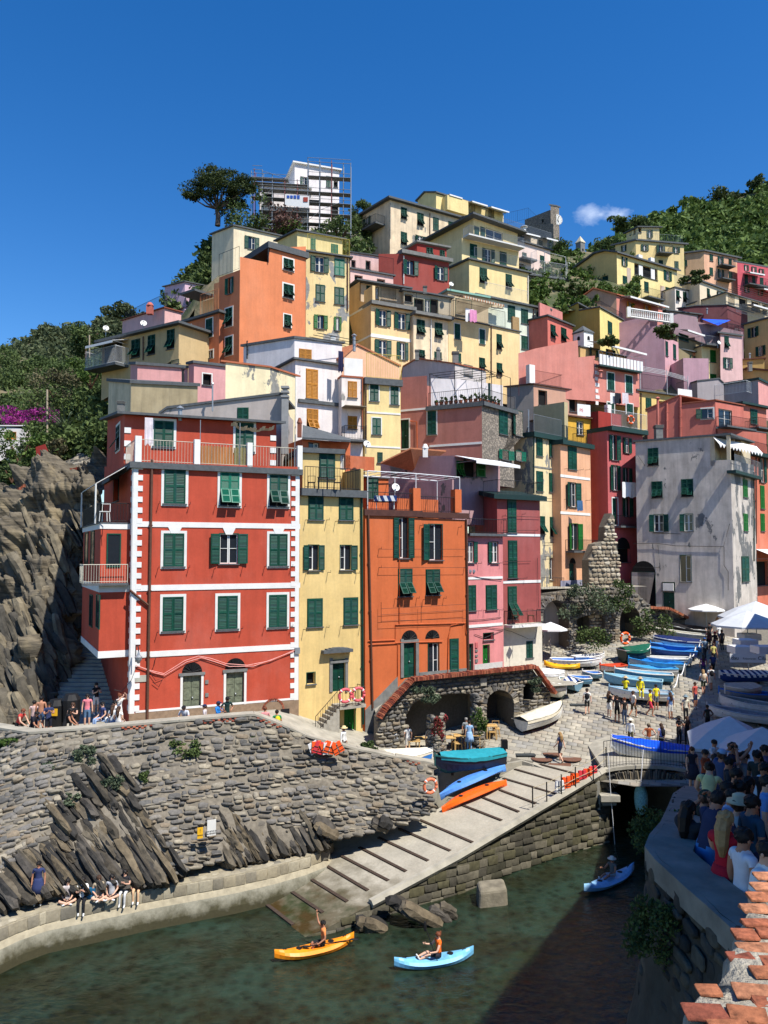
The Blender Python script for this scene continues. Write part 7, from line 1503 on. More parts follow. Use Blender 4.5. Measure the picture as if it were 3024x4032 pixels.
h.vol((955,90), 99, C=(1318,150,101), bot=660, col=(240,240,240), roof=(.3,.2), rmat=WHITEP); h.w('R c 1230 240 34 88;R o 1035 245 34 85;R d 1280 470 60 90;R d 1290 260 30 50')
h.vol((672,275), 97, C=(1075,300,97.8), bot=660, col=(238,238,238), roof=(.3,.3), rmat=WHITEP); h.w('R d 735 385 60 100;R d 750 520 50 30;R d 1000 520 60 40')
for y0, z_ in ((455,0),(570,0)): block(h, h.R, .2, h.R.len, 0,1.3, P(700, y0 + 25,96).z, P(700, y0 - 15,96).z, WHITEP, 'rounded_terrace')
h.done(); D = 94.6; sc_ = empty('scaffolding', P(1000,690, D), 'grey tube scaffolding wrapped round the white house on the crest', 'scaffolding'); PX = [600,625,690,772,873,975,1062,1158,1255,1352,1412]; TY = [150,130,140,180,205,220,40,55,65,85,85]
for x, y in zip(PX, TY):
 for dd in (0,1.1): m = MB(); a = P(x, y, D); m.tube([a + V((0, dd, 0)), V((a.x, a.y + dd, P(x, 680, D).z))], .05,4); m.build('pole', STEEL if x % 2 == 0 else plain('rusty_tube', (150,90,90), .6,.1, k=.8), sc_)
for y, x0, x1 in ((75,1062,1412),(140,610,690),(200,600,900),(190,1062,1412),(240,600,1062),(295,660,1412),(360,600,1160),(405,1062,1412),(470,660,1412),(550,660,1412),(620,700,1412)):
 for dz in (0,-.5): a, b = P(x0, y, D), P(x1, y + (x1 - x0) * .06, D); m = MB(); m.tube([a - V((0,.06, dz)), b - V((0,.06, dz))], .035,4); m.build('ledger', STEEL, sc_)
 if y > 180: m = MB(); m.hexa([a, b, b + V((0,1.0,0)), a + V((0,1.0,0))] + [p + V((0,0,.07)) for p in (a, b, b + V((0,1.0,0)), a + V((0,1.0,0)))]); m.build('deck_board', GREYP, sc_)
for x0, y0, x1, y1 in ((690,150,873,210),(1160,470,1350,400),(975,620,1160,480),(1160,620,1350,550),(690,360,770,300)): m = MB(); m.tube([P(x0, y0, D - .1), P(x1, y1, D - .1)], .03,4); m.build('brace', STEEL, sc_)
bn = empty('banner', P(972,400, D - .3), 'white builder banner with blue and red print hung on the scaffolding', 'banner'); a, b, c, d = P(875,432, D - .3), P(1072,452, D - .3), P(1072,358, D - .3), P(875,342, D - .3); m = MB(); m.hexa([a, b, b + V((0,.03,0)), a + V((0,.03,0)), d, c, c + V((0,.03,0)), d + V((0,.03,0))]); m.build('sheet', CLOTHW, bn); m = MB(); BLUEP = plain('blue_print', (40,80,160), .8,.05)
for x in (890,918,946,974): m.hexa([P(x, 372 + (x - 890) * .08, D - .34), P(x + 22,373 + (x - 890) * .08, D - .34), P(x + 22,373, D - .32), P(x, 373, D - .32), P(x, 350 + (x - 890) * .08, D - .34), P(x + 22,352 + (x - 890) * .08, D - .34), P(x + 22,352, D - .32), P(x, 350, D - .32)])
m.build('print', BLUEP, bn); m = MB(); a, b = P(1025,402, D - .36), P(1062,366, D - .34); m.box((a + b) / 2,(b.x - a.x, .02, b.z - a.z)); m.build('red_print', plain('red_print', (150,60,50), .8,.05), bn)
# ---------------------------------------------------------------- boats
def pal(c): return plain('paint_%d_%d_%d' % c, c, .4,.12,5, k=.85)
def hull(n, t):  # half beam, keel z, sheer z (fractions)
 b = (.74 + .26 * min(1, t / .35)) if t < .35 else (1 - max(0,(t - .42) / .58) ** 2.3)
 return max(b, .03), .55 * max(0,(t - .8) / .2) ** 2 + .04 * (1 - t), 1 + .5 * max(0, t - .45) ** 1.5 + .12 * max(0,.3 - t)
def boat(label, p0, p1, beam, H, out, inn=None, trim=None, low=None, cover=None, ncov=1.0, name='rowing_boat', group=None, cat='boat', motor=False):
 """p0 stern, p1 bow, at keel height"""
 d = p1 - p0; L = d.length; d.normalize(); sd = V((d.y, -d.x, 0)).normalized(); up = sd.cross(d).normalized(); root = empty(name, (p0 + p1) / 2, label, cat, group); N = 14
 W_ = lambda t, y, z: p0 + d * L * t + sd * y + up * z
 o = MB(); i_ = MB(); rows = []; ir = []
 for k in range(N + 1):
  t = k / N; b, kz, sz = hull(N, t); b *= beam / 2; zs = sz * H; zk = kz * H; rows.append([W_(t, s * b * f, zk + (zs - zk) * g) for s, f, g in ((-1,1,1),(-1,.95,.62),(-1,.72,.22),(0,.0,0),(1,.72,.22),(1,.95,.62),(1,1,1))]); e = .9; t2 = min(max(t, .03), .965); ir.append([W_(t2, s * b * f * e, max(zk + .05, zk + (zs - zk) * g)) for s, f, g in ((-1,1,.98),(-1,.85,.4),(1,.85,.4),(1,1,.98))])
 for a, b in zip(rows[:-1], rows[1:]):
  for j in range(6): o.cur = 1 if j in (2,3) else 0; o.poly([a[j + 1], a[j], b[j], b[j + 1]])
 o.cur = 0; o.poly(rows[0]); o.build('hull', [out, low or out], root)
 for a, b in zip(ir[:-1], ir[1:]):
  for j in range(3): i_.poly([a[j], a[j + 1], b[j + 1], b[j]])
 i_.poly(ir[0][::-1]); i_.build('interior', inn or out, root)
 g = MB()
 for s in (0,6): g.tube([r[s] for r in rows], .045 if beam > 1 else .03,5)
 g.tube([rows[0][0], rows[0][6]], .045,5); g.tube([rows[-1][3] + up * 0, rows[-1][0], rows[-1][0] + up * .18], .05,5); g.build('gunwale', trim or WHITE, root)
 if cover:
  cm = MB(); K = int(N * ncov); cr_ = []
  for k in range(K + 1): t = k / N; b, kz, sz = hull(N, t); b *= beam / 2 * 1.05; zs = sz * H; cr_.append([W_(t, y * b, zs + z + rnd.uniform(-.015,.02)) for y, z in ((-1.0,-.16),(-1.0,.03),(-.5,.12 + .06 * math.sin(t * 3.1)), (0,.19 + .1 * math.sin(t * 3.1)), (.5,.12 + .06 * math.sin(t * 3.1)), (1.0,.03),(1.0,-.16))])
  for a, b in zip(cr_[:-1], cr_[1:]):
   for j in range(6): cm.poly([a[j], a[j + 1], b[j + 1], b[j]])
  cm.build('tarpaulin', cover, root)
 if not cover or ncov < .8:
  for t in (.25,.5,.74): b = hull(N, t)[0] * beam / 2 * .92; th = MB(); q = [W_(t - .03,-b, H * .72), W_(t + .03,-b, H * .72), W_(t + .03, b, H * .72), W_(t - .03, b, H * .72)]; th.hexa(q + [p + up * .05 for p in q]); th.build('thwart', inn or out, root)
 for t in (.18,.75):
  m = MB(); m.box(W_(t, 0,-.06),(.14,.14,.12)); m.build('chock', WOODD, root) if L < 9 and cat == 'boat' else None
 if motor: m = MB(); c = W_(-.04,0, H * 1.2); m.box(c + up * .2,(.34,.4,.45)); m.box(c - up * .35,(.14,.16,.8)); m.box(c - up * .8,(.2,.3,.1)); m.build('outboard_motor', plain('black_motor', (26,27,29), .35,.1), root)
 return root
def kayak(label, p0, p1, w, h, col, flip=False, name='kayak'):
 d = p1 - p0; L = d.length; d.normalize(); sd = V((d.y, -d.x, 0)).normalized(); up = sd.cross(d).normalized(); root = empty(name, (p0 + p1) / 2, label, 'kayak'); m = MB(); rows = []; N = 18; kz = lambda z: h * 1.05 - z if flip else z
 for k in range(N + 1):
  t = k / N; b = w / 2 * max(.02,(1 - abs(2 * t - 1) ** 2.4)); rk = h * .55 * abs(2 * t - 1) ** 3; dip = -.09 if (.38 < t < .6 and not flip) else 0; c = p0 + d * L * t; f = lambda y, z: c + sd * y * (-1 if flip else 1) + up * kz(z)
  rows.append([f(-b, h * .55 + rk), f(-b * .8, h * .12 + rk * .9), f(0, rk * .8), f(b * .8, h * .12 + rk * .9), f(b, h * .55 + rk), f(b * .7, h * .82 + rk), f(b * .22, h + rk + dip), f(-b * .22, h + rk + dip), f(-b * .7, h * .82 + rk)])
 for a, b in zip(rows[:-1], rows[1:]):
  for j in range(9): m.poly([a[j], a[(j + 1) % 9], b[(j + 1) % 9], b[j]])
 m.poly(rows[0][::-1]); m.poly(rows[-1]); m.build('hull', col, root, smooth=True)
 for t in (.12,.88): q = MB(); q.tube([p0 + d * L * (t - .03) + up * h * 1.15, p0 + d * L * t + up * h * 1.4, p0 + d * L * (t + .03) + up * h * 1.15], .018,4); q.build('grab_handle', RUBBER, root)
 for t in (.3,.7): q = MB(); q.lathe([(.12,0),(.12,.03),(.05,.04)], p0 + d * L * t + up * h * .98,10); q.build('hatch', RUBBER, root)
 return root
def up_(g, H): return lambda X, D: g(X, D) + H
def bpx(label, fk, s, b, beam, H, out, inn=None, trim=None, low=None, g=Zsq, **k):
 fr(fk); gg = up_(g, H + .12); p0, p1 = PG(*s, gg), PG(*b, up_(g, H * 1.15 + .12)); p0.z -= H; p1.z -= H * 1.15; return boat(label, p0, p1, beam, H, pal(out), pal(inn) if inn else None, pal(trim) if trim else None, pal(low) if low else None, **k)
WB, LB, MBL, DB, TQ, CR = (236,236,230),(120,176,208),(60,130,210),(34,66,130),(60,150,170),(226,216,190)
GT = dict(group='boats parked in a row up the square')
bpx('light blue boat nearest in the row above the yellow shirted people', 'F16', (550,1015),(-60,935), 1.5,.62, LB, (150,200,220),(170,214,226), **GT)
bpx('pale turquoise boat with a white panel, second in the row', 'F16', (660,945),(50,885), 1.5,.6,(96,170,205),(140,196,220), **GT)
bpx('white boat with a sky blue inside in the row', 'F16', (700,880),(200,850), 1.4,.55, WB, (70,170,230),(90,180,230), **GT)
bpx('bright azure boat with deep blue benches in the row', 'F16', (785,830),(195,775), 1.5,.58,(170,200,210),(30,130,220),(60,160,230), **GT)
bpx('plain white boat behind the azure boat in the row', 'F16', (840,775),(300,752), 1.5,.5, WB, (200,200,196), **GT)
bpx('dark blue boat with a light blue inside beside the green tarpaulin', 'F16', (900,700),(350,655), 1.5,.6,(44,80,150),(50,130,210),(70,150,220), **GT)
bpx('blue boat with wooden ribs behind the dark blue boat', 'F16', (945,655),(425,615), 1.5,.5, MBL, (60,140,220),(90,160,225), **GT)
bpx('navy boat under a worn navy cover with a white fender', 'F16', (955,605),(455,555), 1.5,.6, WB, DB, low=DB, cover=pal((30,44,92)), **GT)
bpx('long cream boat near the low wall at the top of the row', 'F16', (1020,535),(480,462), 1.5,.66, CR, (190,180,156),(240,236,220), **GT)
bpx('black and white boat with a dark cover at the end of the row', 'F16', (1010,480),(600,425), 1.5,.5,(60,60,62),(80,76,70), cover=pal((36,36,38)), **GT)
bpx('white boat the yellow shirted people sit and lean on', 'F16', (650,1140),(-10,1075), 1.7,.65, WB, (190,200,206),(150,190,215), low=(40,60,70), **GT)
bpx('orange red dinghy with a white hull beside the yellow bin', 'F15', (1575,450),(1375,455), 1.3,.45,(240,226,214),(226,84,50),(230,90,54))
bpx('white rowing boat with a blue inside below the plastered arch', 'F15', (975,405),(1385,400), 1.5,.6, WB, MBL, (240,240,236), low=(40,70,90))
bpx('small white boat behind the blue lined rowing boat', 'F15', (1160,385),(1410,360), 1.3,.5, WB, (200,200,200))
bpx('white motor boat with a dark side window right of the cream house', 'F15', (880,500),(1075,520), 1.7,.7, WB, cover=pal((240,240,240)))
bpx('white dinghy with a canvas cover at the foot of the arcade end', 'F15', (920,620),(1090,640), 1.5,.7,(206,200,180), low=(40,70,74), cover=pal((238,236,226)))
STR2 = NT('striped_cloth', .9); wv = STR2.n('ShaderNodeTexWave', {'Vector': STR2.pos((1,1,.6),(0,.6,0)), 'Scale': .9}, bands_direction='X'); STR2.col(STR2.mix(STR2.rng(wv.outputs[1], .48,.52,0,1), c4(lin((30,60,120), .85)), c4(lin((230,232,232), .85)))); STR2 = STR2.m
bpx('light blue boat under a blue and white striped cloth', 'F15', (1195,600),(1035,550), 1.5,.6,(110,150,170), TQ, cover=STR2, ncov=.6)
bpx('light blue boat beside the striped cloth boat', 'F15', (1300,555),(1110,540), 1.4,.5, LB, MBL)
bpx('small grey blue boat behind the light blue boat', 'F15', (1380,515),(1230,505), 1.3,.45,(130,170,190), MBL)
bpx('white boat under a cream canvas cover beside the arcade', 'F15', (735,900),(1075,765), 1.6,.75, WB, low=(130,50,46), cover=pal((232,222,196)), trim=(60,64,70))
bpx('dark blue motor boat under a turquoise cover at the top of the slipway', 'F18', (1130,1085),(505,1135), 1.6,.85,(28,36,60),(200,196,184),(40,90,90), low=(30,90,100), cover=pal((44,150,164)), ncov=.98, motor=True)
bpx('white and blue boat lying behind the end of the harbour wall', 'F18', (-60,1110),(480,1085), 1.5,.6, MBL, CR, (236,232,220), cover=pal((236,226,204)))
fr('F16'); p0, p1 = P(815,1740,43.2), P(0,1610,43.4); boat('white boat under a bright blue tarpaulin on the bridge', p0 + V((0,0,-.75)), p1 + V((0,0,-.95)), 1.5,.8, pal(WB), None, None, None, cover=pal((20,84,220)))
bpx('blue edged white boat in the shade right of the path', 'F16', (1680,1150),(1140,1095), 1.5,.55,(120,130,140),(40,90,170),(30,110,200))
bpx('open white boat with dark benches in the shade right of the path', 'F16', (1700,1270),(1140,1165), 1.7,.7, WB, (150,156,150),(220,220,210))
bpx('white boat with an orange buoy inside in the shade', 'F16', (1700,1380),(1010,1265), 1.6,.6, WB, (150,156,160),(190,200,206))
bpx('boat under a striped blue and white awning in the shade', 'F16', (1650,935),(1150,930), 1.5,.6, DB, cover=STR2)
bpx('boat under a peaked grey canvas cover in the shade', 'F16', (1520,1060),(1210,1070), 1.9,.8,(150,150,146), cover=pal((186,182,170)))
bpx('boat under a dark green tarpaulin below the second arch', 'F16', (130,690),(430,650), 2.2,1.0,(40,60,54), cover=pal((28,96,74)))
fr('F18'); kayak('upturned blue and white kayak lying on the slipway edge', PG(1165,1245, up_(Zslip, .5), 20,60), PG(555,1515, up_(Zslip, .35), 20,60), .9,.36, [pal((90,150,232))], True); kayak('orange kayak lying on the slipway next to the blue kayak', PG(1175,1385, up_(Zslip, .12), 20,60), PG(570,1640, up_(Zslip, .1), 20,60), .8,.34, [pal((250,104,24))], True)
fr('F15'); kayak('yellow kayak lying across the boats beside the cream house', PG(915,470, up_(Zsq, .9), 38,70), PG(1210,495, up_(Zsq, .9), 38,70), .8,.34, [pal((248,184,30))])
fr('F14'); KO = (PZ(985,1690, WZ), PZ(465,1810, WZ)); kayak('orange kayak with a paddler waving near the slipway', *KO, .8,.32, [pal((252,150,30))])
fr('S'); KB = (PZ(1865,3775, WZ), PZ(1552,3822, WZ)); kayak('light blue kayak with a paddler in an orange vest', *KB, .8,.32, [pal((120,190,232))])
fr('F17'); KC = (PZ(385,1050, WZ), PZ(0,1225, WZ)); kayak('pale blue kayak with a hatted paddler below the bridge', *KC, .85,.34, [pal((150,200,238))])
# ---------------------------------------------------------------- people
def J(**k):
 j = dict(pel=(0,0,.92), spi=(0,.01,1.1), che=(0,0,1.3), nec=(0,.01,1.47), hed=(0,-.02,1.57), top=(0,-.01,1.66), ls=(-.18,.01,1.4), rs=(.18,.01,1.4), le=(-.23,.03,1.12), re=(.23,.03,1.12), lw=(-.24,-.03,.88), rw=(.24,-.03,.88), lp=(-.24,-.05,.8), rp=(.24,-.05,.8),
    lh=(-.09,0,.88), rh=(.09,0,.88), lk=(-.1,-.02,.48), rk=(.1,-.02,.48), la=(-.1,.02,.08), ra=(.1,.02,.08), lt=(-.11,-.14,.03), rt=(.11,-.14,.03)); j.update(k); return j
def bend(j, a, dy=0):
 r = dict(j); c, s = math.cos(a), math.sin(a); o = j['pel']
 for k in ('spi', 'che', 'nec', 'hed', 'top', 'ls', 'rs', 'le', 're', 'lw', 'rw', 'lp', 'rp'): x, y, z = r[k]; y -= o[1]; z -= o[2]; r[k] = (x, o[1] + y * c - z * s, o[2] + z * c + y * s)
 return r
SITL = dict(lk=(-.1,-.42,.90), rk=(.1,-.42,.88), la=(-.1,-.42,.48), ra=(.1,-.45,.46), lt=(-.1,-.56,.42), rt=(.1,-.6,.41))
ARMF = dict(le=(-.22,-.12,1.16), re=(.22,-.12,1.16), lw=(-.08,-.3,1.24), rw=(.08,-.3,1.24), lp=(-.05,-.35,1.3), rp=(.05,-.35,1.3))
POSES = dict(stand=J(), walk=J(lk=(-.09,-.18,.5), la=(-.1,-.12,.1), lt=(-.1,-.28,.06), rk=(.09,.02,.48), ra=(.1,.28,.14), rt=(.1,.18,.04), lw=(-.24,.12,.9), lp=(-.24,.15,.83), rw=(.24,-.18,.92), rp=(.24,-.24,.86)),
    hips=J(le=(-.38,.08,1.14), re=(.38,.08,1.14), lw=(-.2,-.02,1.0), rw=(.2,-.02,1.0), lp=(-.15,-.06,.97), rp=(.15,-.06,.97)), phone=J(**ARMF), up=J(le=(-.25,-.2,1.42), re=(.25,-.2,1.42), lw=(-.1,-.36,1.62), rw=(.1,-.36,1.62), lp=(-.06,-.38,1.7), rp=(.06,-.38,1.7)),
    sit=J(**SITL, **{k: v for k, v in ARMF.items()}), sit2=J(**SITL, lw=(-.2,-.22,.95), rw=(.2,-.22,.95), lp=(-.16,-.3,.94), rp=(.16,-.3,.94)), cross=J(lk=(-.32,-.3,.96), rk=(.32,-.3,.96), la=(.1,-.42,.86), ra=(-.1,-.45,.88), lt=(.2,-.42,.83), rt=(-.2,-.45,.84), lw=(-.12,-.28,1.02), rw=(.12,-.28,1.02), lp=(-.06,-.34,1.0), rp=(.06,-.34,1.0)),
    lean=bend(J(le=(-.26,-.22,1.2), re=(.26,-.22,1.2), lw=(-.16,-.46,1.12), rw=(.16,-.46,1.12), lp=(-.12,-.54,1.1), rp=(.12,-.54,1.1)), .45), wave=J(**SITL, rw=(.2,-.22,.95), rp=(.16,-.3,.94), le=(-.34,-.1,1.5), lw=(-.42,-.14,1.74), lp=(-.44,-.14,1.84)), paddle=J(lk=(-.12,-.42,.98), rk=(.12,-.42,.98), la=(-.1,-.78,.86), ra=(.1,-.78,.86), lt=(-.1,-.84,.98), rt=(.1,-.84,.98), le=(-.3,-.16,1.14), re=(.3,-.16,1.14), lw=(-.26,-.38,1.2), rw=(.26,-.38,1.12), lp=(-.26,-.44,1.22), rp=(.26,-.44,1.12)))
EDG = [('pel', 'spi', 't'), ('spi', 'che', 't'), ('che', 'nec', 'n'), ('nec', 'hed', 'h'), ('hed', 'top', 'h')] + [e for s in 'lr' for e in (('che', s + 's', 't'), (s + 's', s + 'e', 'u'), (s + 'e', s + 'w', 'f'), (s + 'w', s + 'p', 'p'), ('pel', s + 'h', 'b'), (s + 'h', s + 'k', 'q'), (s + 'k', s + 'a', 'c'), (s + 'a', s + 't', 'o'))]
RAD = dict(pel=(.15,.11), spi=(.125,.095), che=(.16,.11), nec=(.055,.055), hed=(.088,.1), top=(.07,.085), ls=.062, rs=.062, le=.042, re=.042, lw=.03, rw=.03, lp=.03, rp=.03, lh=.095, rh=.095, lk=.06, rk=.06, la=.042, ra=.042, lt=.035, rt=.035)
_body = {}
STY = {'ts': 'tubh', 'tt': 'tuBh', 'ks': 'tbh', 'kt': 'tBh', 'lt': 'tufB', 'ls': 'tufb', 'bs': 'b'}
def body(pose, sty, lev):
 key = (pose, sty, lev)
 if key in _body: return _body[key]
 j = POSES[pose]; ks = list(j); me = bpy.data.meshes.new('person'); me.from_pydata([j[k] for k in ks], [(ks.index(a), ks.index(b)) for a, b, _ in EDG], []); o = bpy.data.objects.new('person', me); COL.objects.link(o)
 o.modifiers.new('skin', 'SKIN'); sd = o.modifiers.new('sub', 'SUBSURF'); sd.levels = sd.render_levels = lev
 for k, v in zip(ks, me.skin_vertices[0].data): r = RAD[k]; v.radius = r if isinstance(r, tuple) else (r, r); v.use_root = k == 'pel'
 dg = bpy.context.evaluated_depsgraph_get(); dg.update(); m2 = bpy.data.meshes.new_from_object(o.evaluated_get(dg)); bpy.data.objects.remove(o)
 vs_ = [v.co.copy() for v in m2.vertices]; m = MB(); fl = STY[sty]; H = V(j['hed'])
 for p in m2.polygons:
  c = p.center; best = (9, None, 0)
  for a, b, t in EDG:
   A, B_ = V(j[a]), V(j[b]); d = B_ - A; f = min(1, max(0,(c - A).dot(d) / d.length_squared)); q = (c - A - d * f).length - (.05 if t in 'tb' else 0)
   if q < best[0]: best = (q, t, f)
  t, f = best[1], best[2]; mi = 0
  if t == 't' and 't' in fl or t == 'n' and f < .45 and 't' in fl: mi = 1
  elif t == 'u' and 'u' in fl and (f < .62 or 'f' in fl) or t == 'f' and 'f' in fl and f < .9: mi = 1
  elif t == 'b' or t == 'q' and (f < .85 or 'B' in fl) and 'b' in fl.lower() or t == 'c' and 'B' in fl: mi = 2
  elif t == 'o': mi = 3
  m.mi.append(mi); m.f.append(tuple(p.vertices))
 m.v = [tuple(v) for v in vs_]
 fw = V((0,-1,0)); hd = (V(j['top']) - H).normalized(); m.cur = 0; m.add([H + hd * .0 + V((0,-.098,.0)) + q for q in (V((-.014,.01,-.02)), V((.014,.01,-.02)), V((0,-.022,-.015)), V((0,.012,.03)))], [(0,1,2),(1,3,2),(3,0,2)])
 for s in (-1,1): m.ell(H + V((s * .088,.01,0)), (.012,.022,.032), 5,4); m.cur = 4; m.ell(H + V((s * .034,-.088,.025)), (.013,.008,.008), 5,4); m.cur = 0
 m.cur = 5; m.ell(H + V((0,-.09,-.045)), (.024,.008,.007), 6,4); m.cur = 0
 for s in 'lr':
  w, p = V(j[s + 'w']), V(j[s + 'p']); d = (p - w).normalized(); a = d.cross(V((1,0,0)) if abs(d.x) < .8 else V((0,1,0))).normalized(); b = d.cross(a)
  for i, L in enumerate((.065,.075,.07,.055)): o_ = p + d * .02 + a * (.024 - .016 * i); m.tube([o_, o_ + d * L * .55 + b * .006, o_ + d * L * .95 + b * .024], .0085,4)
  o_ = w + d * .03 + a * .026; m.tube([o_, o_ + d * .03 + a * .022, o_ + d * .06 + a * .026], .0095,4)
 r = m.mesh('person', [plain('skin', (214,164,136), .6,.06, k=.8), CLOTHW, IRON, WHITE, IRON, plain('lips', (170,96,88), .5,.05)], True); _body[key] = r; return r
SKIN = {'p': plain('pale_skin', (226,178,150), .55,.05, k=.8), 't': plain('tan_skin', (190,134,104), .55,.05, k=.8), 'd': plain('dark_skin', (110,74,56), .55,.05, k=.8)}
HAIRC = {'k': (26,22,20), 'b': (74,50,34), 'l': (176,140,92), 'g': (150,148,144), 'r': (120,66,40)}
_hair = {}
def hairmesh(kind, H):
 key = (kind, tuple(round(x, 3) for x in H));
 if key in _hair: return _hair[key]
 H = V(H); m = MB(); nu = 14
 if kind in 'sLB':
  m.ell(H + V((0,.018,.045)), (.102,.112,.098), nu, 10)
  if kind == 'L': m.tube([H + V((0,.05,.05)), H + V((0,.1,-.08)), H + V((0,.12,-.25)), H + V((0,.11,-.4))], [.08,.095,.085,.03], 8)
  if kind == 'B': m.ell(H + V((0,.1,.12)), (.045,.045,.045), 7,5)
 elif kind == 'C': m.ell(H + V((0,.012,.06)), (.104,.112,.085), nu, 6); m.hexa([H + V(q) for q in ((-.075,-.21,.05),(.075,-.21,.05),(.085,-.08,.06),(-.085,-.08,.06),(-.075,-.21,.06),(.075,-.21,.06),(.085,-.08,.075),(-.085,-.08,.075))])
 elif kind == 'H': m.lathe([(.2,.05),(.205,.06),(.11,.075),(.1,.15),(.06,.17)], H, 14); m.ell(H + V((0,.02,.03)), (.098,.106,.08), nu, 5)
 if kind in 'sLB': m.v = [(x + rnd.uniform(-.009,.009), y + rnd.uniform(-.009,.009), z + rnd.uniform(-.011,.011)) for x, y, z in m.v]
 _hair[key] = m.mesh('hat' if kind in 'CH' else 'hair', IRON, kind in 'CH'); return _hair[key]
def col(c): return c if not isinstance(c, tuple) else plain('cloth_%d_%d_%d' % c, c, .9,.12,8, k=.85)
def person(label, pos, face, pose='stand', sty='ts', skin='p', top=(230,230,230), bot=(40,44,60), hair='s', hc='b', shoe=(220,220,216), skirt=None, bag=None, group=None, h=1.0, lev=1):
 p = V(pos); off = {'sit': .84, 'sit2': .84, 'cross': .84, 'wave': .84, 'paddle': .84}.get(pose, 0); M = Matrix.Translation(p - V((0,0, off * h))) @ Matrix.Rotation(math.radians(face), 4, 'Z') @ Matrix.Scale(h, 4)
 o = tag(ob('person', body(pose, sty, lev), None, M), label, 'person', group)
 for i, m_ in enumerate((SKIN[skin], col(top), col(bot), col(shoe), IRON)): o.material_slots[i].link = 'OBJECT'; o.material_slots[i].material = m_
 H = POSES[pose]['hed']; q = ob('hat' if hair in 'CH' else 'hair', hairmesh(hair, H), o, M); q.material_slots[0].link = 'OBJECT'; q.material_slots[0].material = col(hc) if isinstance(hc, tuple) else plain('hair_' + hc, HAIRC[hc], .6,.2,20, k=.8)
 if hair == 'H' or hair == 'C': q = ob('hair', hairmesh('s', (H[0], H[1] + .01, H[2] - .03)), o, M); q.material_slots[0].link = 'OBJECT'; q.material_slots[0].material = plain('hair_b', HAIRC['b'], .6,.2,20, k=.8)
 if skirt: m = MB(); m.lathe([(.3,.52),(.24,.78),(.17,1.0),(.15,1.06)], (0,0,0), 12); m.build('skirt', col(bot if skirt == 1 else top), o, M, True)
 if bag: m = MB(); m.ell((0,.19,1.22),(.15,.09,.22), 8,6); m.tube([(-.12,.1,1.42),(-.13,-.1,1.36),(-.13,.05,1.08)], .015,4); m.tube([(.12,.1,1.42),(.13,-.1,1.36),(.13,.05,1.08)], .015,4); tag(m.build('backpack', col(bag), None, M, True), 'backpack worn by the ' + ' '.join(label.split()[:12]), 'backpack')
 return o
def sqp(x, y): return PG(x, y, Zsq, 38,80)
BK, WH, NV = (28,28,32),(236,236,232),(38,48,80)
fr('F15')
person('person with a black backpack and cap walking up the square', sqp(1270,862), 165, 'walk', 'ts', 'p', WH, (60,60,58), 'C', BK, BK, bag=BK)
person('girl in a navy top and shorts walking past the drain covers', sqp(1050,1250), 215, 'walk', 'ts', 'p', NV, (34,38,56), 'L', 'l', BK)
person('woman in a black tank top and white shorts in a group of three', sqp(1450,885), 120, 'phone', 'ks', 'p', BK, WH, 'L', 'b')
person('man all in black standing in a group of three', sqp(1515,925), 160, 'stand', 'ts', 't', BK, (30,30,30), 'C', BK, BK)
person('woman in a black tank top and jeans with a brown bag', sqp(1575,945), 200, 'stand', 'kt', 'p', (34,32,34),(58,76,104), 'B', 'r')
person('person in a white shirt and hat behind the blue tarpaulin boat', sqp(1625,1130), 150, 'stand', 'ls', 't', WH, (92,88,60), 'H', (232,226,206))
fr('F16'); YW = (240,226,40)
person('yellow shirted person in a straw hat leaning by the boats', sqp(170,1235), 150, 'phone', 'tt', 't', YW, BK, 'H', (206,180,140))
bt_ = sqp(320,1260); person('yellow shirted person in a hat sitting on the boat edge', bt_ + V((0,-.1,.95)), -10, 'sit2', 'bs', 't', YW, (120,80,60), 'H', (200,176,140)).material_slots[0].material = col(YW)
person('yellow shirted person in red shorts striding barefoot', sqp(430,1385), 60, 'walk', 'ts', 't', YW, (214,60,80), 's', 'k', (190,134,104))
person('yellow shirted man in grey shorts facing the boats', sqp(490,1325), 190, 'stand', 'ts', 't', YW, (110,120,132), 's', 'k')
person('person in a sun hat and cream top carrying a blue bag', sqp(800,1450), 10, 'stand', 'tt', 'p', (220,212,192),(36,36,40), 'H', (120,140,150))
person('person in a white top and green shorts walking up the path', sqp(985,1155), 170, 'walk', 'ts', 't', WH, (60,76,54), 'L', 'l', BK, bag=(214,190,160))
person('person in white with a small black backpack on the path', sqp(1065,1115), 175, 'walk', 'ts', 't', WH, (226,224,216), 'B', 'b', BK, bag=BK)
person('person in a purple top on the path by the rope fence', sqp(985,985), 170, 'stand', 'kt', 't', (96,40,110), NV, 'L', 'k', BK)
person('person in dark blue with a navy backpack on the path', sqp(1085,965), 175, 'walk', 'tt', 'p', (40,60,110), BK, 's', 'b', BK, bag=(44,66,120))
person('man in a pale blue shirt and blue cap walking up the path', sqp(1000,790), 175, 'walk', 'tt', 'p', (140,170,190),(46,50,60), 'C', (50,100,170), BK, bag=(90,110,130))
person('person in a red cap and dark shirt on the upper path', sqp(1105,720), 10, 'stand', 'tt', 't', BK, (110,40,44), 'C', (190,50,50))
person('woman with blond hair raising her arms by the umbrellas', sqp(1135,560), 60, 'up', 'ks', 'p', (60,60,100), WH, 'L', 'l')
person('person in black holding a towel at the head of the boats', sqp(1050,620), 20, 'hips', 'tt', 'p', BK, (40,44,60), 's', 'k')
person('person in white sitting at the edge of the dark walkway', sqp(1130,790), 260, 'stand', 'ts', 'p', WH, (206,200,190), 's', 'b')
person('person in a wide dark hat and black clothes near the umbrella', sqp(730,1690), 20, 'phone', 'tt', 't', (34,32,36), BK, 'H', (30,28,32), BK)
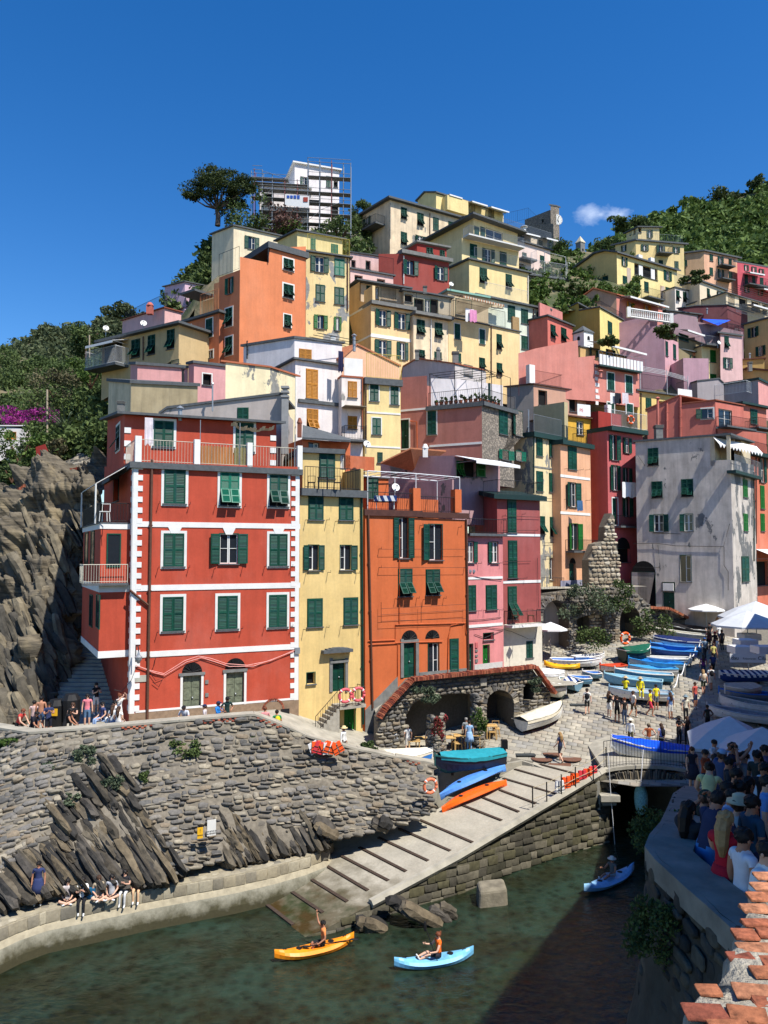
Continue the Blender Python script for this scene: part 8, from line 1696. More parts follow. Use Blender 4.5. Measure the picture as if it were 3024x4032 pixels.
person('person in black with a red bag beside the wide dark hat', sqp(815,1690), 200, 'stand', 'kt', 'p', BK, BK, 'L', 'b')
person('shirtless looking person in olive at the shade edge', sqp(1030,1560), 200, 'hips', 'ks', 'd', (56,60,52), BK, 's', 'k')
person('woman in a brown crop top with hands on her hips', sqp(415,1770), 170, 'hips', 'kt', 'p', (176,92,50),(200,214,226), 'C', (110,100,80))
person('woman in a lilac top with a black backpack', sqp(545,1770), 200, 'stand', 'kt', 'p', (160,170,226), BK, 'L', 'b', bag=BK)
for x, y, f, c, b, h_, lb in ((900,1300,30,(200,90,80), NV, 's', 'person in a coral tee standing where the path leaves the square'), (640,1420,200,(90,120,170), WH, 'L', 'person in steel blue and white near the square middle'), (250,1400,120,(236,232,220),(90,80,60), 'C', 'person in a cap and cream tee near the yellow shirts'), (1090,850,185,(210,200,120), BK, 's', 'person in a pale mustard top on the upper path'), (1040,700,170,(120,60,60), BK, 'L', 'person in dusky red beside the blue boats'), (1150,640,20, WH, NV, 's', 'person in white facing the harbour on the upper path'), (870,430,200,(180,160,120), BK, 's', 'person in sand colour below the white parasol'), (960,400,90, WH, (120,40,40), 's', 'waiter in white and dark red under the white parasol'), (1090,420,180,(70,90,120), BK, 'B', 'person in denim blue near the grey house corner'), (1180,700,200,(60,60,70), BK, 's', 'person in graphite at the edge of the restaurant shade')): person(lb, sqp(x, y), f, 'walk' if x % 20 else 'stand', 'ts' if b != BK else 'tt', 't', c, b, h_, 'b')
fr('F18')
person('woman in a white shirt and black trousers by the cafe pier', sqp(150,1150), 230, 'phone', 'lt', 't', WH, BK, 'L', 'k')
person('woman in a white vest sitting at the cafe tables', sqp(250,1130) + V((0,0,.1)), 200, 'stand', 'ks', 'p', WH, (200,196,190), 's', 'k')
person('person with a grey backpack standing behind the white boat', sqp(455,1130), 185, 'stand', 'ts', 'p', (150,150,150),(70,72,74), 's', 'k', bag=(110,112,114))
person('waiter with grey hair in a grey shirt beside the cafe table', sqp(795,1045), 20, 'stand', 'ts', 't', (150,154,156),(60,60,66), 's', 'g')
person('person in a long light blue dress with an orange bag', sqp(825,1075), 190, 'stand', 'tt', 'p', (150,186,226),(150,186,226), 's', 'k', skirt=2)
fr('F13'); QG = lambda X, D: 1.68
def qp(x, y): return PZ(x, y, 1.68)
person('woman in a navy dress with a white cross bag standing on the quay', qp(275,1595), 10, 'stand', 'ts', 't', (50,60,100),(50,60,100), 's', 'k', skirt=1)
person('woman in a black swimsuit sitting cross legged on the quay', qp(490,1560), 20, 'cross', 'ks', 'p', (200,190,186), BK, 'B', 'k')
person('person in a white shirt and long black skirt perched on the quay edge', qp(598,1548), 15, 'sit', 'tt', 'p', WH, BK, 'L', 'k')
person('person in beige sitting cross legged beside the blue bag', qp(715,1535), 30, 'cross', 'ks', 'p', (176,160,134),(200,190,170), 'L', 'b')
person('person in a grey top sitting cross legged on the quay', qp(810,1525), 10, 'cross', 'ts', 'p', (186,188,192),(60,60,70), 'L', 'k')
person('person in black with pale trousers sitting on the quay edge', qp(905,1490), 5, 'sit', 'tt', 'p', (40,40,44),(206,206,204), 'L', 'k')
person('woman in a black top and tan trousers last on the quay', qp(995,1470), 10, 'sit2', 'kt', 'p', (36,32,32),(220,180,140), 'L', 'b')
m = MB(); m.box(qp(655,1540) + V((0,.05,.2)), (.4,.25,.4)); tag(m.build('bag', col((40,110,150))), 'blue shopping bag standing on the quay between sitting people', 'bag')
m = MB(); m.ell(qp(1240,1370) + V((0,0,.4)), (.24,.2,.42)); m.ell(qp(1240,1370) + V((0,0,.85)), (.2,.17,.12)); tag(m.build('rucksack', col((44,66,96)), smooth=True), 'tall blue rucksack left against the harbour wall on the quay', 'rucksack')
m = MB(); m.ell(qp(1190,1370) + V((0,0,.2)), (.26,.2,.22)); tag(m.build('bag', col((190,214,210)), smooth=True), 'pale rolled bag lying beside the blue rucksack', 'bag')
def hp(x, y, D, up=1.68): p = P(x, y, D); p.z -= up; return p
for x, y, D, lb, face, pose, sty, sk, tp, bt, hr, hc in ((300,80,37.8, 'bare chested man in jeans shorts by the terrace bins', 200, 'stand', 'bs', 't', (190,134,104),(70,96,130), 's', 'k'), (250,110,38.2, 'woman in a white and pink top at the terrace corner', 180, 'stand', 'ks', 't', (226,190,180), NV, 's', 'k'), (355,120,37.4, 'man in a patterned navy shirt looking over the terrace wall', 30, 'phone', 'ts', 't', (50,60,96),(30,32,44), 's', 'k'), (530,125,38.2, 'woman in a long black dress holding her phone', 10, 'phone', 'kt', 'p', BK, BK, 'L', 'b'), (635,62,39, 'woman in a pink top and denim shorts by the stairs', 20, 'stand', 'ks', 'p', (226,130,140),(90,120,150), 'L', 'k'),
            (700,-20,42, 'woman in a white skirt standing on the shaded steps', 40, 'phone', 'ks', 'p', BK, WH, 'L', 'k'), (870,60,39.6, 'woman with raised arms in white by the red house corner', 60, 'up', 'ts', 'p', WH, WH, 'B', 'r'), (1345,155,38.2, 'man in a black cap and pale shirt behind the terrace wall', 0, 'lean', 'ts', 'p', (200,204,214), NV, 'C', BK), (1487,138,39.2, 'boy in a blue cap by the second red house door', 270, 'stand', 'ts', 'p', (206,196,196), NV, 'C', (36,44,80)), (1585,115,39.2, 'woman in a bright blue jacket and cap', 60, 'phone', 'lt', 't', (40,130,210),(220,220,224), 'C', (40,50,80)), (1650,82,39.4, 'man in a dark green tee leaning at the terrace wall', 40, 'hips', 'ts', 't', (24,54,52), BK, 'C', BK),
            (470,185,37.0, 'woman with long black hair bending over the wall', 100, 'lean', 'ks', 't', BK, BK, 'L', 'k'), (130,185,37.2, 'person in a red patterned top lying over the wall corner', 80, 'lean', 'ks', 'p', (196,66,60), BK, 's', 'r'), (230,205,37.2, 'person in dark clothes bending at the wall corner', 80, 'lean', 'ts', 't', (30,30,40), BK, 's', 'k')):
 person(lb, hp(x, y, D, 1.5 if pose == 'lean' else 1.68), face, pose, sty, sk, tp, bt, hr, hc)
for x, y, D, lb, tp, bt, hr in ((745,120,38.6, 'person in pale blue trousers sitting on the terrace bench', (60,70,110),(150,176,214), 's'), (835,110,38.4, 'person in white trousers sitting on the terrace bench', WH, WH, 's'), (820,140,37.8, 'woman in white with dark hair sitting near the parapet', WH, (130,150,190), 'L'), (862,150,37.6, 'woman with very long brown hair sitting in white', (236,232,226), WH, 'L')): person(lb, hp(x, y, D, .85), -40 if hr == 's' else 170, 'sit2', 'kt', 'p', tp, bt, hr, 'k' if hr == 's' else 'b')
fr('F14')
for x, y, D, lb, face, tp, hr, hc in ((405,140,39.8, 'boy in a pink patterned tee by the cellar door', 200,(220,150,150), 's', 'r'), (482,160,39.8, 'child with a yellow backpack and green tee by the cellar', 200,(40,140,90), 's', 'k'), (918,268,41.8, 'man in a straw hat and white shirt below the yellow house', 60, WH, 'H', (226,206,150))): person(lb, hp(x, y, D), face, 'stand', 'ts' if hr == 's' else 'lt', 't', tp, (90,80,76), hr, hc, bag=(226,210,40) if 'yellow' in lb and 'child' in lb else None)
person('paddler in a white top and orange vest waving from the orange kayak', KO[0].lerp(KO[1], .40) + V((0,0,.30)), -72, 'wave', 'ts', 't', (230,140,80),(36,36,40), 's', 'k')
person('paddler in an orange life vest on the light blue kayak', KB[0].lerp(KB[1], .45) + V((0,0,.30)), -74, 'paddle', 'ks', 'p', (244,110,30),(40,40,50), 'B', 'r')
person('paddler in a grey vest and white hat below the bridge', KC[0].lerp(KC[1], .45) + V((0,0,.32)), -55, 'paddle', 'ks', 't', (110,112,110),(200,204,210), 'H', (236,226,206))
for q, (a, b), lb in ((KB, (-.2,1.1), 'black double paddle held up by the orange vested paddler'), (KO, (.25,-.1), 'black double paddle lying across the orange kayak')):
 c = q[0].lerp(q[1], .5 if a < 0 else .3) + V((0,-.2,.5 if a < 0 else .36)); d = V((-.35,.1,.93)) if a < 0 else V((-.9,-.35,.04)); m = MB(); m.tube([c - d, c + d], .018,5)
 for s in (-1,1): m.ell(c + d * s, (.06,.05,.2) if a < 0 else (.2,.07,.03), 6,5)
 tag(m.build('paddle', RUBBER), lb, 'paddle')
# the crowd on the lookout, in the shade
fr('F17')
CR_ = [(1225,690,9.2, 'young man in a white tank top at the front of the crowd', 100, 'stand', 'ks', 't', (226,228,236), BK, 's', 'k'), (1085,560,9.6, 'blond woman in a red dress photographing from the parapet', 130, 'phone', 'ks', 'p', (190,30,50),(190,30,50), 'L', 'l'), (925,460,10.4, 'curly haired person in a dark patterned shirt leaning on the parapet', 120, 'lean', 'lt', 't', (50,56,86),(70,130,190), 's', 'k'), (800,485,10.8, 'dark haired woman holding up a camera over the parapet', 120, 'up', 'ks', 't', (36,44,52), BK, 'L', 'k'), (1400,790,8.4, 'woman with sunglasses in white at the right border of the crowd', 30, 'stand', 'ts', 'p', WH, BK, 's', 'k'), (1290,440,10.6, 'dark haired person in a teal shirt behind the sun hat', 100, 'stand', 'ts', 't', (46,80,100), NV, 's', 'k'), (1190,450,11.2, 'person in a cream bucket hat and pale blue top', 110, 'stand', 'ts', 'p', (150,180,196), NV, 'H', (206,196,160)), (1130,395,12.0, 'man with dark hair in a blue white shirt', 20, 'stand', 'ts', 't', (150,180,220), NV, 's', 'k'), (1095,335,12.6, 'woman in a white shirt behind the parapet bend', 60, 'stand', 'lt', 't', (190,206,226), BK, 's', 'k'), (950,235,15.5, 'woman in a backless top leaning at the parapet bend', 150, 'lean', 'ks', 'p', (220,214,150), BK, 'B', 'k'), (1165,235,13.6, 'tall man with dark hair and dark shirt in the crowd', 60, 'stand', 'ts', 't', (40,40,46), BK, 's', 'k'), (1385,190,13.8, 'bearded man in a black tee at the right of the crowd', 330, 'stand', 'ts', 't', (32,34,40), BK, 's', 'k'), (1405,290,11.8, 'person in a sky blue tee at the right border', 60, 'stand', 'ts', 'p', (110,160,220), NV, 's', 'k'), (1140,40,17.5, 'man with a raised arm and cap in the middle of the crowd', 60, 'up', 'ts', 't', (30,36,60), BK, 's', 'k'), (1060,90,17.0, 'man in a pale cap photographing the harbour', 120, 'up', 'ts', 't', (60,80,120), NV, 'C', (150,180,210)), (1230,110,17.5, 'person in a grey tee among the crowd', 80, 'stand', 'ts', 'p', (120,130,140), NV, 's', 'k'), (830,75,30, 'woman in a dark dress standing under the big umbrella', 10, 'stand', 'ks', 'p', (40,44,60),(40,44,60), 'L', 'b'), (1320,230,14.6, 'person in white leaning among the crowd', 100, 'lean', 'ts', 't', (170,190,200), NV, 's', 'k'), (930,405,12.9, 'person with a green cap behind the parapet', 110, 'stand', 'ts', 't', (40,50,44), BK, 'C', (40,60,50)), (1000,430,11.8, 'dark haired person in black beside the curly haired one', 110, 'stand', 'ts', 't', (30,30,34), BK, 's', 'k')] + [(x, y, D, lb, f, 'stand' if D < 20 else 'phone', 'ts', 't', c, NV, h_, 'k') for x, y, D, f, c, h_, lb in ((1010,130,19,60,(70,76,90), 's', 'person in a slate tee at the back of the crowd'), (930,95,24,40,(150,70,40), 's', 'person in a rust tee near the parasol pole'), (1330,100,17,300,(60,70,66), 'L', 'long haired person in moss green near the parasol'), (1390,60,19,250,(90,80,110), 's', 'person in a plum tee below the parasol edge'), (1110,150,16.5,70,(46,52,58), 'B', 'person with a hair bun in charcoal'), (1260,300,13,100,(70,60,54), 'L', 'long haired person in brown amid the crowd'), (1000,20,27,30,(200,200,206), 's', 'person in light grey under the parasol'), (1200,330,12.6,110,(90,40,44), 'B', 'person with a bun in a wine red top'))]
for x, y, D, lb, face, pose, sty, sk, tp, bt, hr, hc in CR_: person(lb, hp(x, y, D, 1.6 if pose == 'lean' else 1.72), face, pose, sty, sk, tp, bt, hr, hc, lev=2, skirt=1 if 'dress' in lb else None)
# ---------------------------------------------------------------- parasols, life vests, lifebuoys, tables, signs
def parasol(label, c, w, h, zg, n=8, mat=CLOTHW, rot=.4, val=.12):
 c = V(c); r = empty('parasol', V((c.x, c.y, zg)), label, 'parasol', 'parasols round the square'); m = MB(); m.lathe([(w / 2,-h - val), (w / 2,-h), (w * .28,-h * .48),(.05,0),(.01,.02)], (0,0,0), n, Matrix.Translation(c) @ Matrix.Rotation(rot, 4, 'Z')); m.f.pop(-2); m.mi.pop(); m.build('canopy', mat, r)
 m = MB(); m.tube([V((c.x, c.y, zg)), c], .035,6); m.build('pole', STEEL, r)
 for k in range(n): a = rot + 6.2832 * k / n; m = MB(); m.tube([c - V((0,0,.05)), c + V((w * .49 * math.cos(a), w * .49 * math.sin(a), -h - .02))], .012,4); m.build('rib', STEEL, r)
GREYC = plain('grey_canvas', (206,210,214), .9,.06, k=.84)
fr('F16')
for x, y, D, w, h, zg, n, lb, mt in ((1250,1385,33.5,4.6,1.1,5,4, 'large square grey white parasol over the crowd at the lower right', GREYC), (1600,1500,31,4.4,1.0,5,4, 'second grey parasol cut by the right border', GREYC), (910,122,71,4.3,.55,8.5,8, 'wide white parasol at the foot of the grey house', CLOTHW), (1010,208,66,3,.45,8,8, 'smallest white parasol in front of the grey house', CLOTHW), (1180,60,73,4,.5,9,8, 'white parasol highest up beside the grey house corner', CLOTHW), (1530,180,60,5.6,1.2,7,8, 'big white parasol half in shade above the restaurant tables', GREYC), (1440,280,56,5,1.0,6.5,8, 'white parasol in front of the big half shaded one', GREYC)): parasol(lb, P(x, y, D), w, h, zg, n, mt, .45 if n == 4 else .2)
fr('F11'); parasol('white parasol leaning out of the plastered arch', P(260,1880,60.5), 2.6,.5,6.6)
VEST = plain('orange_vest', (250,96,36), .7,.08, k=.85); VESTR = plain('red_vest', (220,60,70), .7,.08, k=.85)
def vest(label, p, u, mat, grp='life vests hung by the slipway', tilt=0):
 r = empty('life_vest', p, label, 'life vest', grp); n = u.cross(V((0,0,1))); z = V((0,0,1)); T = basis(p, u, n) @ Matrix.Rotation(tilt, 4, 'Y')
 for s in (-1,1): m = MB(); m.hexa([T @ V(q) for q in ((s * .15 - .12,-.1,-.5),(s * .15 + .12,-.1,-.5),(s * .15 + .12,.02,-.5),(s * .15 - .12,.02,-.5),(s * .13 - .09,-.09,.05),(s * .13 + .09,-.09,.05),(s * .13 + .09,.02,.05),(s * .13 - .09,.02,.05))]); m.build('panel', mat, r)
 m = MB()
 for zz in (-.4,-.2): m.tube([T @ V((-.27,-.11, zz)), T @ V((.27,-.11, zz))], .014,4)
 m.build('strap', RUBBER, r)
fr('F15'); RP = [PG(x, y, Zslip, 20,60) for x, y in ((825,1640),(940,1600),(1060,1535),(1175,1470),(1320,1400),(1425,1300))]
rf = empty('rope_railing', RP[2], 'low post and rope railing along the free edge of the slipway', 'railing')
for p in RP: m = MB(); m.tube([p, p + V((0,0,1.15))], .035,5); m.build('post', IRON, rf)
for z_ in (.55,1.1): m = MB(); m.tube([p + V((0,0, z_)) for p in RP], .014,4); m.build('rope', plain('rope', (186,172,140), .9,.1, k=.8), rf)
for x, y, mt, lb in ((1040,1405, CLOTHW, 'white notice cloth hung on the slipway railing'), (1093,1375, VEST, 'first orange life vest on the slipway railing from the left'), (1130,1365, VEST, 'second orange life vest on the slipway railing'), (1162,1345, VEST, 'third orange life vest beside the middle post'), (1225,1320, VESTR, 'red life vest left of the fourth orange one'), (1268,1305, VEST, 'fourth orange life vest between the two red ones'), (1312,1285, VESTR, 'red life vest nearest the bridge')): vest(lb, P(x, y, float(ip(x, [825,1425], [RP[0].y, RP[5].y])) - .1), V((.93,.36,0)), mt)
fr('F14')
for i, (x, y, mt) in enumerate(((712,375, CLOTHW), (740,368, VEST), (765,372, VESTR), (790,378, VEST), (815,375, CLOTHW), (838,372, VEST), (866,378, VEST))): vest(('white grey vest at the left end of the wall heap', 'orange vest over the wall next to the white grey one', 'red vest in the wall heap', 'orange vest in the middle of the wall heap', 'pale vest in the wall heap', 'orange vest right of the pale one on the wall', 'orange vest at the right end of the wall heap')[i], P(x, y, 38.0), V((.95,.25,.1)), mt, 'life vests drying on the harbour wall', (i % 3 - 1) * .4)
def buoy(label, p, r, n, mat):
 q = empty('lifebuoy', p, label, 'lifebuoy', 'lifebuoys'); T = Matrix.Translation(p) @ n.to_track_quat('Z', 'Y').to_matrix().to_4x4(); m = MB(); m.tube([T @ V((r * math.cos(a), r * math.sin(a), 0)) for a in np.linspace(0,6.2832,21)], r * .24,7); m.build('ring', mat, q, None, True)
 for k in range(4): a = k * 1.5708 + .7; m = MB(); m.tube([T @ V((r * math.cos(a + d), r * math.sin(a + d), 0)) for d in (-.09,.09)], r * .26,7); m.build('band', CLOTHW, q)
PINKB = plain('faded_pink', (222,96,104), .6,.1, k=.85); n0 = V((.4,-.9,0))
ul_, ur_, zl_ = YEL; buoy('left one of two faded pink lifebuoys on the yellow house stair landing', YEF.w(ul_ + .28, zl_ + .62,1.2), .36, n0, PINKB); buoy('right one of two faded pink lifebuoys on the yellow house stair landing', YEF.w(ul_ + 1.12, zl_ + .62,1.2), .36, n0, PINKB)
buoy('faded orange lifebuoy on a post at the end of the harbour wall', P(1483,655,37.9), .33, n0, plain('faded_orange', (236,130,92), .6,.1, k=.85)); F, z = ROSE; buoy('orange lifebuoy on the top balcony of the rose house', F.w(F.len * .5, z + .8,.65), .36, n0, ORANGE); fr('F15'); buoy('orange lifebuoy beside the dark green tarpaulin boat', P(1580,235,60), .42, n0, ORANGE)
# cafe
def table(label, p, s=.7, h=.74, mat=WOODL):
 r = empty('cafe_table', p, label, 'table', 'cafe tables'); m = MB(); m.box(p + V((0,0, h)), (s, s, .04)); m.build('table_top', mat, r)
 for a in (-1,1):
  for b in (-1,1): m = MB(); m.box(p + V((a * s * .42, b * s * .42, h / 2)), (.05,.05, h)); m.build('leg', mat, r)
def stool(label, p, mat=WOODL, h=.46):
 r = empty('cafe_chair', p, label, 'chair', 'cafe chairs'); m = MB(); m.box(p + V((0,0, h)), (.4,.4,.04)); m.build('seat', mat, r); m = MB(); m.tube([p + V((-.2,.2, h)), p + V((-.2,.22, h + .4)), p + V((.2,.22, h + .4)), p + V((.2,.2, h))], .022,5); m.build('backrest', mat, r)
 for a in (-1,1):
  for b in (-1,1): m = MB(); m.tube([p + V((a * .17, b * .17, h)), p + V((a * .2, b * .2,0))], .02,4); m.build('leg', mat, r)
fr('F18')
for x, y, lb in ((310,1105, 'pale wooden table by the seated white vest'), (375,1085, 'pale wooden table between the seated woman and the grey backpack'), (640,1075, 'pale wooden table left of the waiter'), (735,1055, 'tall pale table behind the waiter'), (870,1050, 'pale wooden table right of the light blue dress'), (1030,960, 'pale wooden table in front of the round arch')): table(lb, sqp(x, y))
for x, y, lb in ((690,1070, 'pale wooden chair left of the waiter'), (725,1085, 'pale wooden chair nearest the turquoise boat'), (1040,975, 'pale chair by the arch table'), (1075,945, 'pale chair beside the dark arch')): stool(lb, sqp(x, y))
fr('F19')
for x, lb in ((775, 'dark wooden folding chair on the dark pink house balcony'), (940, 'second dark folding chair on the dark pink house balcony')): stool(lb, P(x, 1520,52.2), WOODD)
fr('F10'); p = P(192,284,44.3); table('small dark folding table on the yellow house terrace', p, .6,.72, IRON); stool('dark folding chair left on the yellow house terrace', p + V((-.7,.2,0)), IRON); stool('dark folding chair right on the yellow house terrace', p + V((.8,.3,0)), IRON)
p = P(580,402,47.6); table('terrace table under a white and blue cloth on the orange house', p, 1.3,.74, WHITE); m = MB(); m.box(p + V((0,0,.62)), (1.4,1.36,.34)); tag(m.build('tablecloth', [STR2]), 'blue and white striped cloth over the orange house terrace table', 'tablecloth')
fr('F9'); stool('white plastic chair on the side balcony of the red house', P(268,752,39.0), WHITE, .5)
fr('F16')
for x, y, D, lb in ((1370,650,50, 'restaurant table under a white cloth nearest the board'), (1420,580,53, 'restaurant table under a white cloth in the middle of the shade'), (1460,520,56, 'restaurant table under a white cloth farthest up the shade'), (1620,650,48, 'restaurant table under a white cloth at the right border')): p = P(x, y, D); r = empty('restaurant_table', p, lb, 'table', 'restaurant tables'); m = MB(); m.box(p, (1.2,1.2,.05)); m.box(p - V((0,0,.22)), (1.22,1.22,.4)); m.build('tablecloth', CLOTHW, r); m = MB(); m.box(p - V((0,0,.6)), (.1,.1,.8)); m.build('leg', WOODD, r)
# signs, banners, laundry
def text(parent, s, M, size, mat): c = bpy.data.curves.new('lettering', 'FONT'); c.body = s; c.size = size; c.extrude = .004; c.align_x = 'CENTER'; c.align_y = 'CENTER'; o = bpy.data.objects.new('t', c); COL.objects.link(o); dg = bpy.context.evaluated_depsgraph_get(); me = bpy.data.meshes.new_from_object(o.evaluated_get(dg)); bpy.data.objects.remove(o); me.materials.clear(); me.materials.append(mat); return ob('lettering', me, parent, M)
INK = plain('black_ink', (24,24,26), .7,.05); REDI = plain('red_ink', (196,40,44), .7,.05)
def sign(label, c, u, w, h, mat, lines, name='sign', cat='sign'):
 n = u.cross(V((0,0,1))); r = tag(cube(name, mat, None, basis(c - u * w / 2 - V((0,0, h / 2)), u, n, w, .03, h)), label, cat); R3 = basis(V((0,0,0)), u, n) @ Matrix.Rotation(math.pi / 2,4, 'X')
 for s, x, z, sz, m_ in lines: text(r, s, Matrix.Translation(c + u * x * w + V((0,0, z * h)) + n * .036) @ R3, sz * h, m_)
 return r, n
uu = V((.9,.42,0)); fr('F13'); s_, n_ = sign('white no swimming sign on the harbour wall', P(1535,1030,33.6), uu, .38,.66, WHITE, [('DIVIETO DI', 0,-.22,.13, INK), ('BALNEAZIONE', 0,-.36,.11, INK)]); T = Matrix.Translation(P(1535,1012,33.55) + n_ * .04) @ n_.to_track_quat('Z', 'Y').to_matrix().to_4x4(); m = MB(); m.tube([T @ V((  .12 * math.cos(a), .12 * math.sin(a), 0)) for a in np.linspace(0,6.2832,17)], .011,4); m.tube([T @ V((-.085,.085,0)), T @ V((.085,-.085,0))], .011,4); m.build('pictogram', INK, s_)
sign('small yellow warning sign left of the white sign', P(1452,1068,33.5), uu, .24,.46, plain('yellow_sign', (240,184,40), .6,.05, k=.85), [('!', 0,.2,.4, INK), ('PERICOLO', 0,-.2,.12, INK)])
fr('F9'); sign('black rental board beside the cellar door of the red house', P(1447,2035,43.3), uu, .5,1.0, INK, [('RENT', 0,-.05,.26, WHITE), ('KAYAK', 0,-.3,.16, WHITE)])
fr('F7'); s_, n_ = sign('white builder banner with a red roof emblem on the golden house terrace', P(1102,872,69.2), V((.9,.44,0)), 1.5,1.05, CLOTHW, [('PE', -.2,-.05,.42, REDI)], 'banner', 'banner'); c = P(1102,872,69.1) + n_ * .05; e = V((.9,.44,0)); m = MB(); m.tube([c + e * q + V((0,0, z)) for q, z in ((-.6,.12),(-.3,.42),(.0,.12))], .03,4); m.build('roof_emblem', REDI, s_)
fr('F16'); sign('white restaurant board with dark script in the shade', P(1445,775,45), V((.99,-.1,0)), 2.0,.5, CLOTHW, [('dau', -.36,0,.6, INK), ('Ristorante', .04,-.05,.34, GREYP), ('Cila', .4,0,.6, INK)])
def cloth(label, p, w, h, mat, cat='laundry', u=V((.9,.42,0))):
 m = MB(); k = 7; top = [p + u * w * i / k for i in range(k + 1)]; nn_ = u.cross(V((0,0,1))); f = lambda i: nn_ * (.06 * math.sin(i * 2.1)) + V((0,0,-h * (1 + .06 * math.sin(i * 1.7))))
 for i in range(k): m.poly([top[i] + f(i), top[i + 1] + f(i + 1), top[i + 1], top[i]])
 tag(m.build('laundry' if cat == 'laundry' else cat, mat), label, cat)
fr('F11'); cloth('white sheets hanging under a rose house window', P(885,658,70.3), 1.7,1.4, CLOTHW); cloth('blue towel hanging at the peach house window', P(492,820,66.6), .6,.9, col((70,110,150)))
fr('F7')
for x, w, c, lb in ((1390,.9, WH, 'white cloth on the pink terrace house line'), (1440,.8,(30,32,44), 'dark cloths on the pink terrace house line'), (1520,.8,(220,210,214), 'pale shirts on the pink terrace house line')): cloth(lb, P(x, 680,76.3), w, 1.1, col(c))
fr('F3'); cloth('white shirt drying on the apricot house terrace', P(1105,1065,74.9), 1.0,1.3, CLOTHW); cloth('pink cloths drying on the apricot house terrace', P(1140,1075,74.9), .8,1.2, col((226,150,190))); fr('F4'); cloth('white sheets drying on the terrace below the castle', P(345,530,112), 3.8,3.2, CLOTHW); fr('F8'); cloth('white laundry on the planted terrace rail', P(715,610,79), 2,1.6, CLOTHW)
fr('F9'); cloth('white and red flag hanging on the red house terrace', P(532,72,40.6), .42,1.45, plain('flag_cloth', (232,222,226), .9,.25,1.6, k=.84), 'flag'); fr('F6'); cloth('dark blue and red flag on the white house roof terrace', P(428,150,57), .4,1.6, col((40,40,76)), 'flag')
# bins, lamps, hanging basket, shoulder house, poles
fr('F13')
for x, y, lb in ((410,190, 'black litter bin with a yellow notice on the terrace'), (515,150, 'taller black bin by the shaded steps')): p = P(x, y, 39); m = MB(); m.lathe([(.42,-.75),(.46,.35),(.3,.62)], p, 12); b_ = tag(m.build('litter_bin', RUBBER), lb, 'bin'); (cube('notice', plain('yellow_sign', (240,184,40), .6,.05, k=.85), b_, Matrix.Translation(p + V((-.25,-.47,-.1))) @ Matrix.Diagonal((.5,.02,.35,1))) if x < 500 else None)
fr('F9'); p = P(490,1640,39.2); r = empty('wall_lamp', p, 'black lantern on the corner of the red house', 'lamp'); m = MB(); m.lathe([(.05,-.3),(.16,-.12),(.2,.02),(.08,.12),(.03,.3)], p, 10); m.build('lantern', STEEL, r); m = MB(); m.tube([p + V((0,0,.3)), p + V((-.1,.2,.55)), p + V((-.3,.5,.5)), p + V((-.3,.5,-.3))], .03,5); m.build('bracket', IRON, r)
fr('F17'); p = P(438,480,41.2); r = empty('hanging_basket', p, 'pale green net sack hanging on a rope from the bridge railing', 'hanging sack'); m = MB(); m.ell(p, (.36,.36,.85), 12,10); m.build('net_sack', plain('net_green', (150,206,200), .7,.35,14, k=.8), r, None, True); m = MB(); m.tube([p + V((0,0,.8)), P(445,240,41.2), P(455,100,41.4)], .025,5); m.build('rope', CLOTHW, r)
m = MB(); m.tube([P(185,130,41), P(205,450,41), P(240,880,41.2), P(265,950,41.2)], .02,5); tag(m.build('mooring_rope', CLOTHW), 'long pale rope hanging from the bridge corner to the water', 'rope')
fr('F1'); h = House('white_cabin', 'little white house with a brown shutter on the slope at the left border'); h.vol((-120,1200), 72, C=(208,1218,72), bot=1310, col=(238,238,234), roof=(.1,.1), rmat=WHITEP); h.w('R Db 85 1278 90 60'); h.done()
for x, y0, y1, D, lb in ((385,900,1330,68, 'weathered wooden pole on the slope'), (730,455,640,95, 'thin street lamp pole on the slope')): m = MB(); m.tube([P(x, y0, D), P(x, y1, D)], .09,6); tag(m.build('pole', plain('grey_wood', (176,160,136), .8,.2, k=.8)), lb, 'pole')
m = MB(); a = [P(x, y, 61) for x, y in ((290,1370),(365,1345),(400,1430),(300,1455))]; m.hexa([a[3], a[2], a[2] + V((0,.1,0)), a[3] + V((0,.1,0)), a[0], a[1], a[1] + V((0,.1,0)), a[0] + V((0,.1,0))]); tag(m.build('red_panel', col((150,50,44))), 'red panel standing on the paved bank', 'panel')  # solid red panel, no net modelled
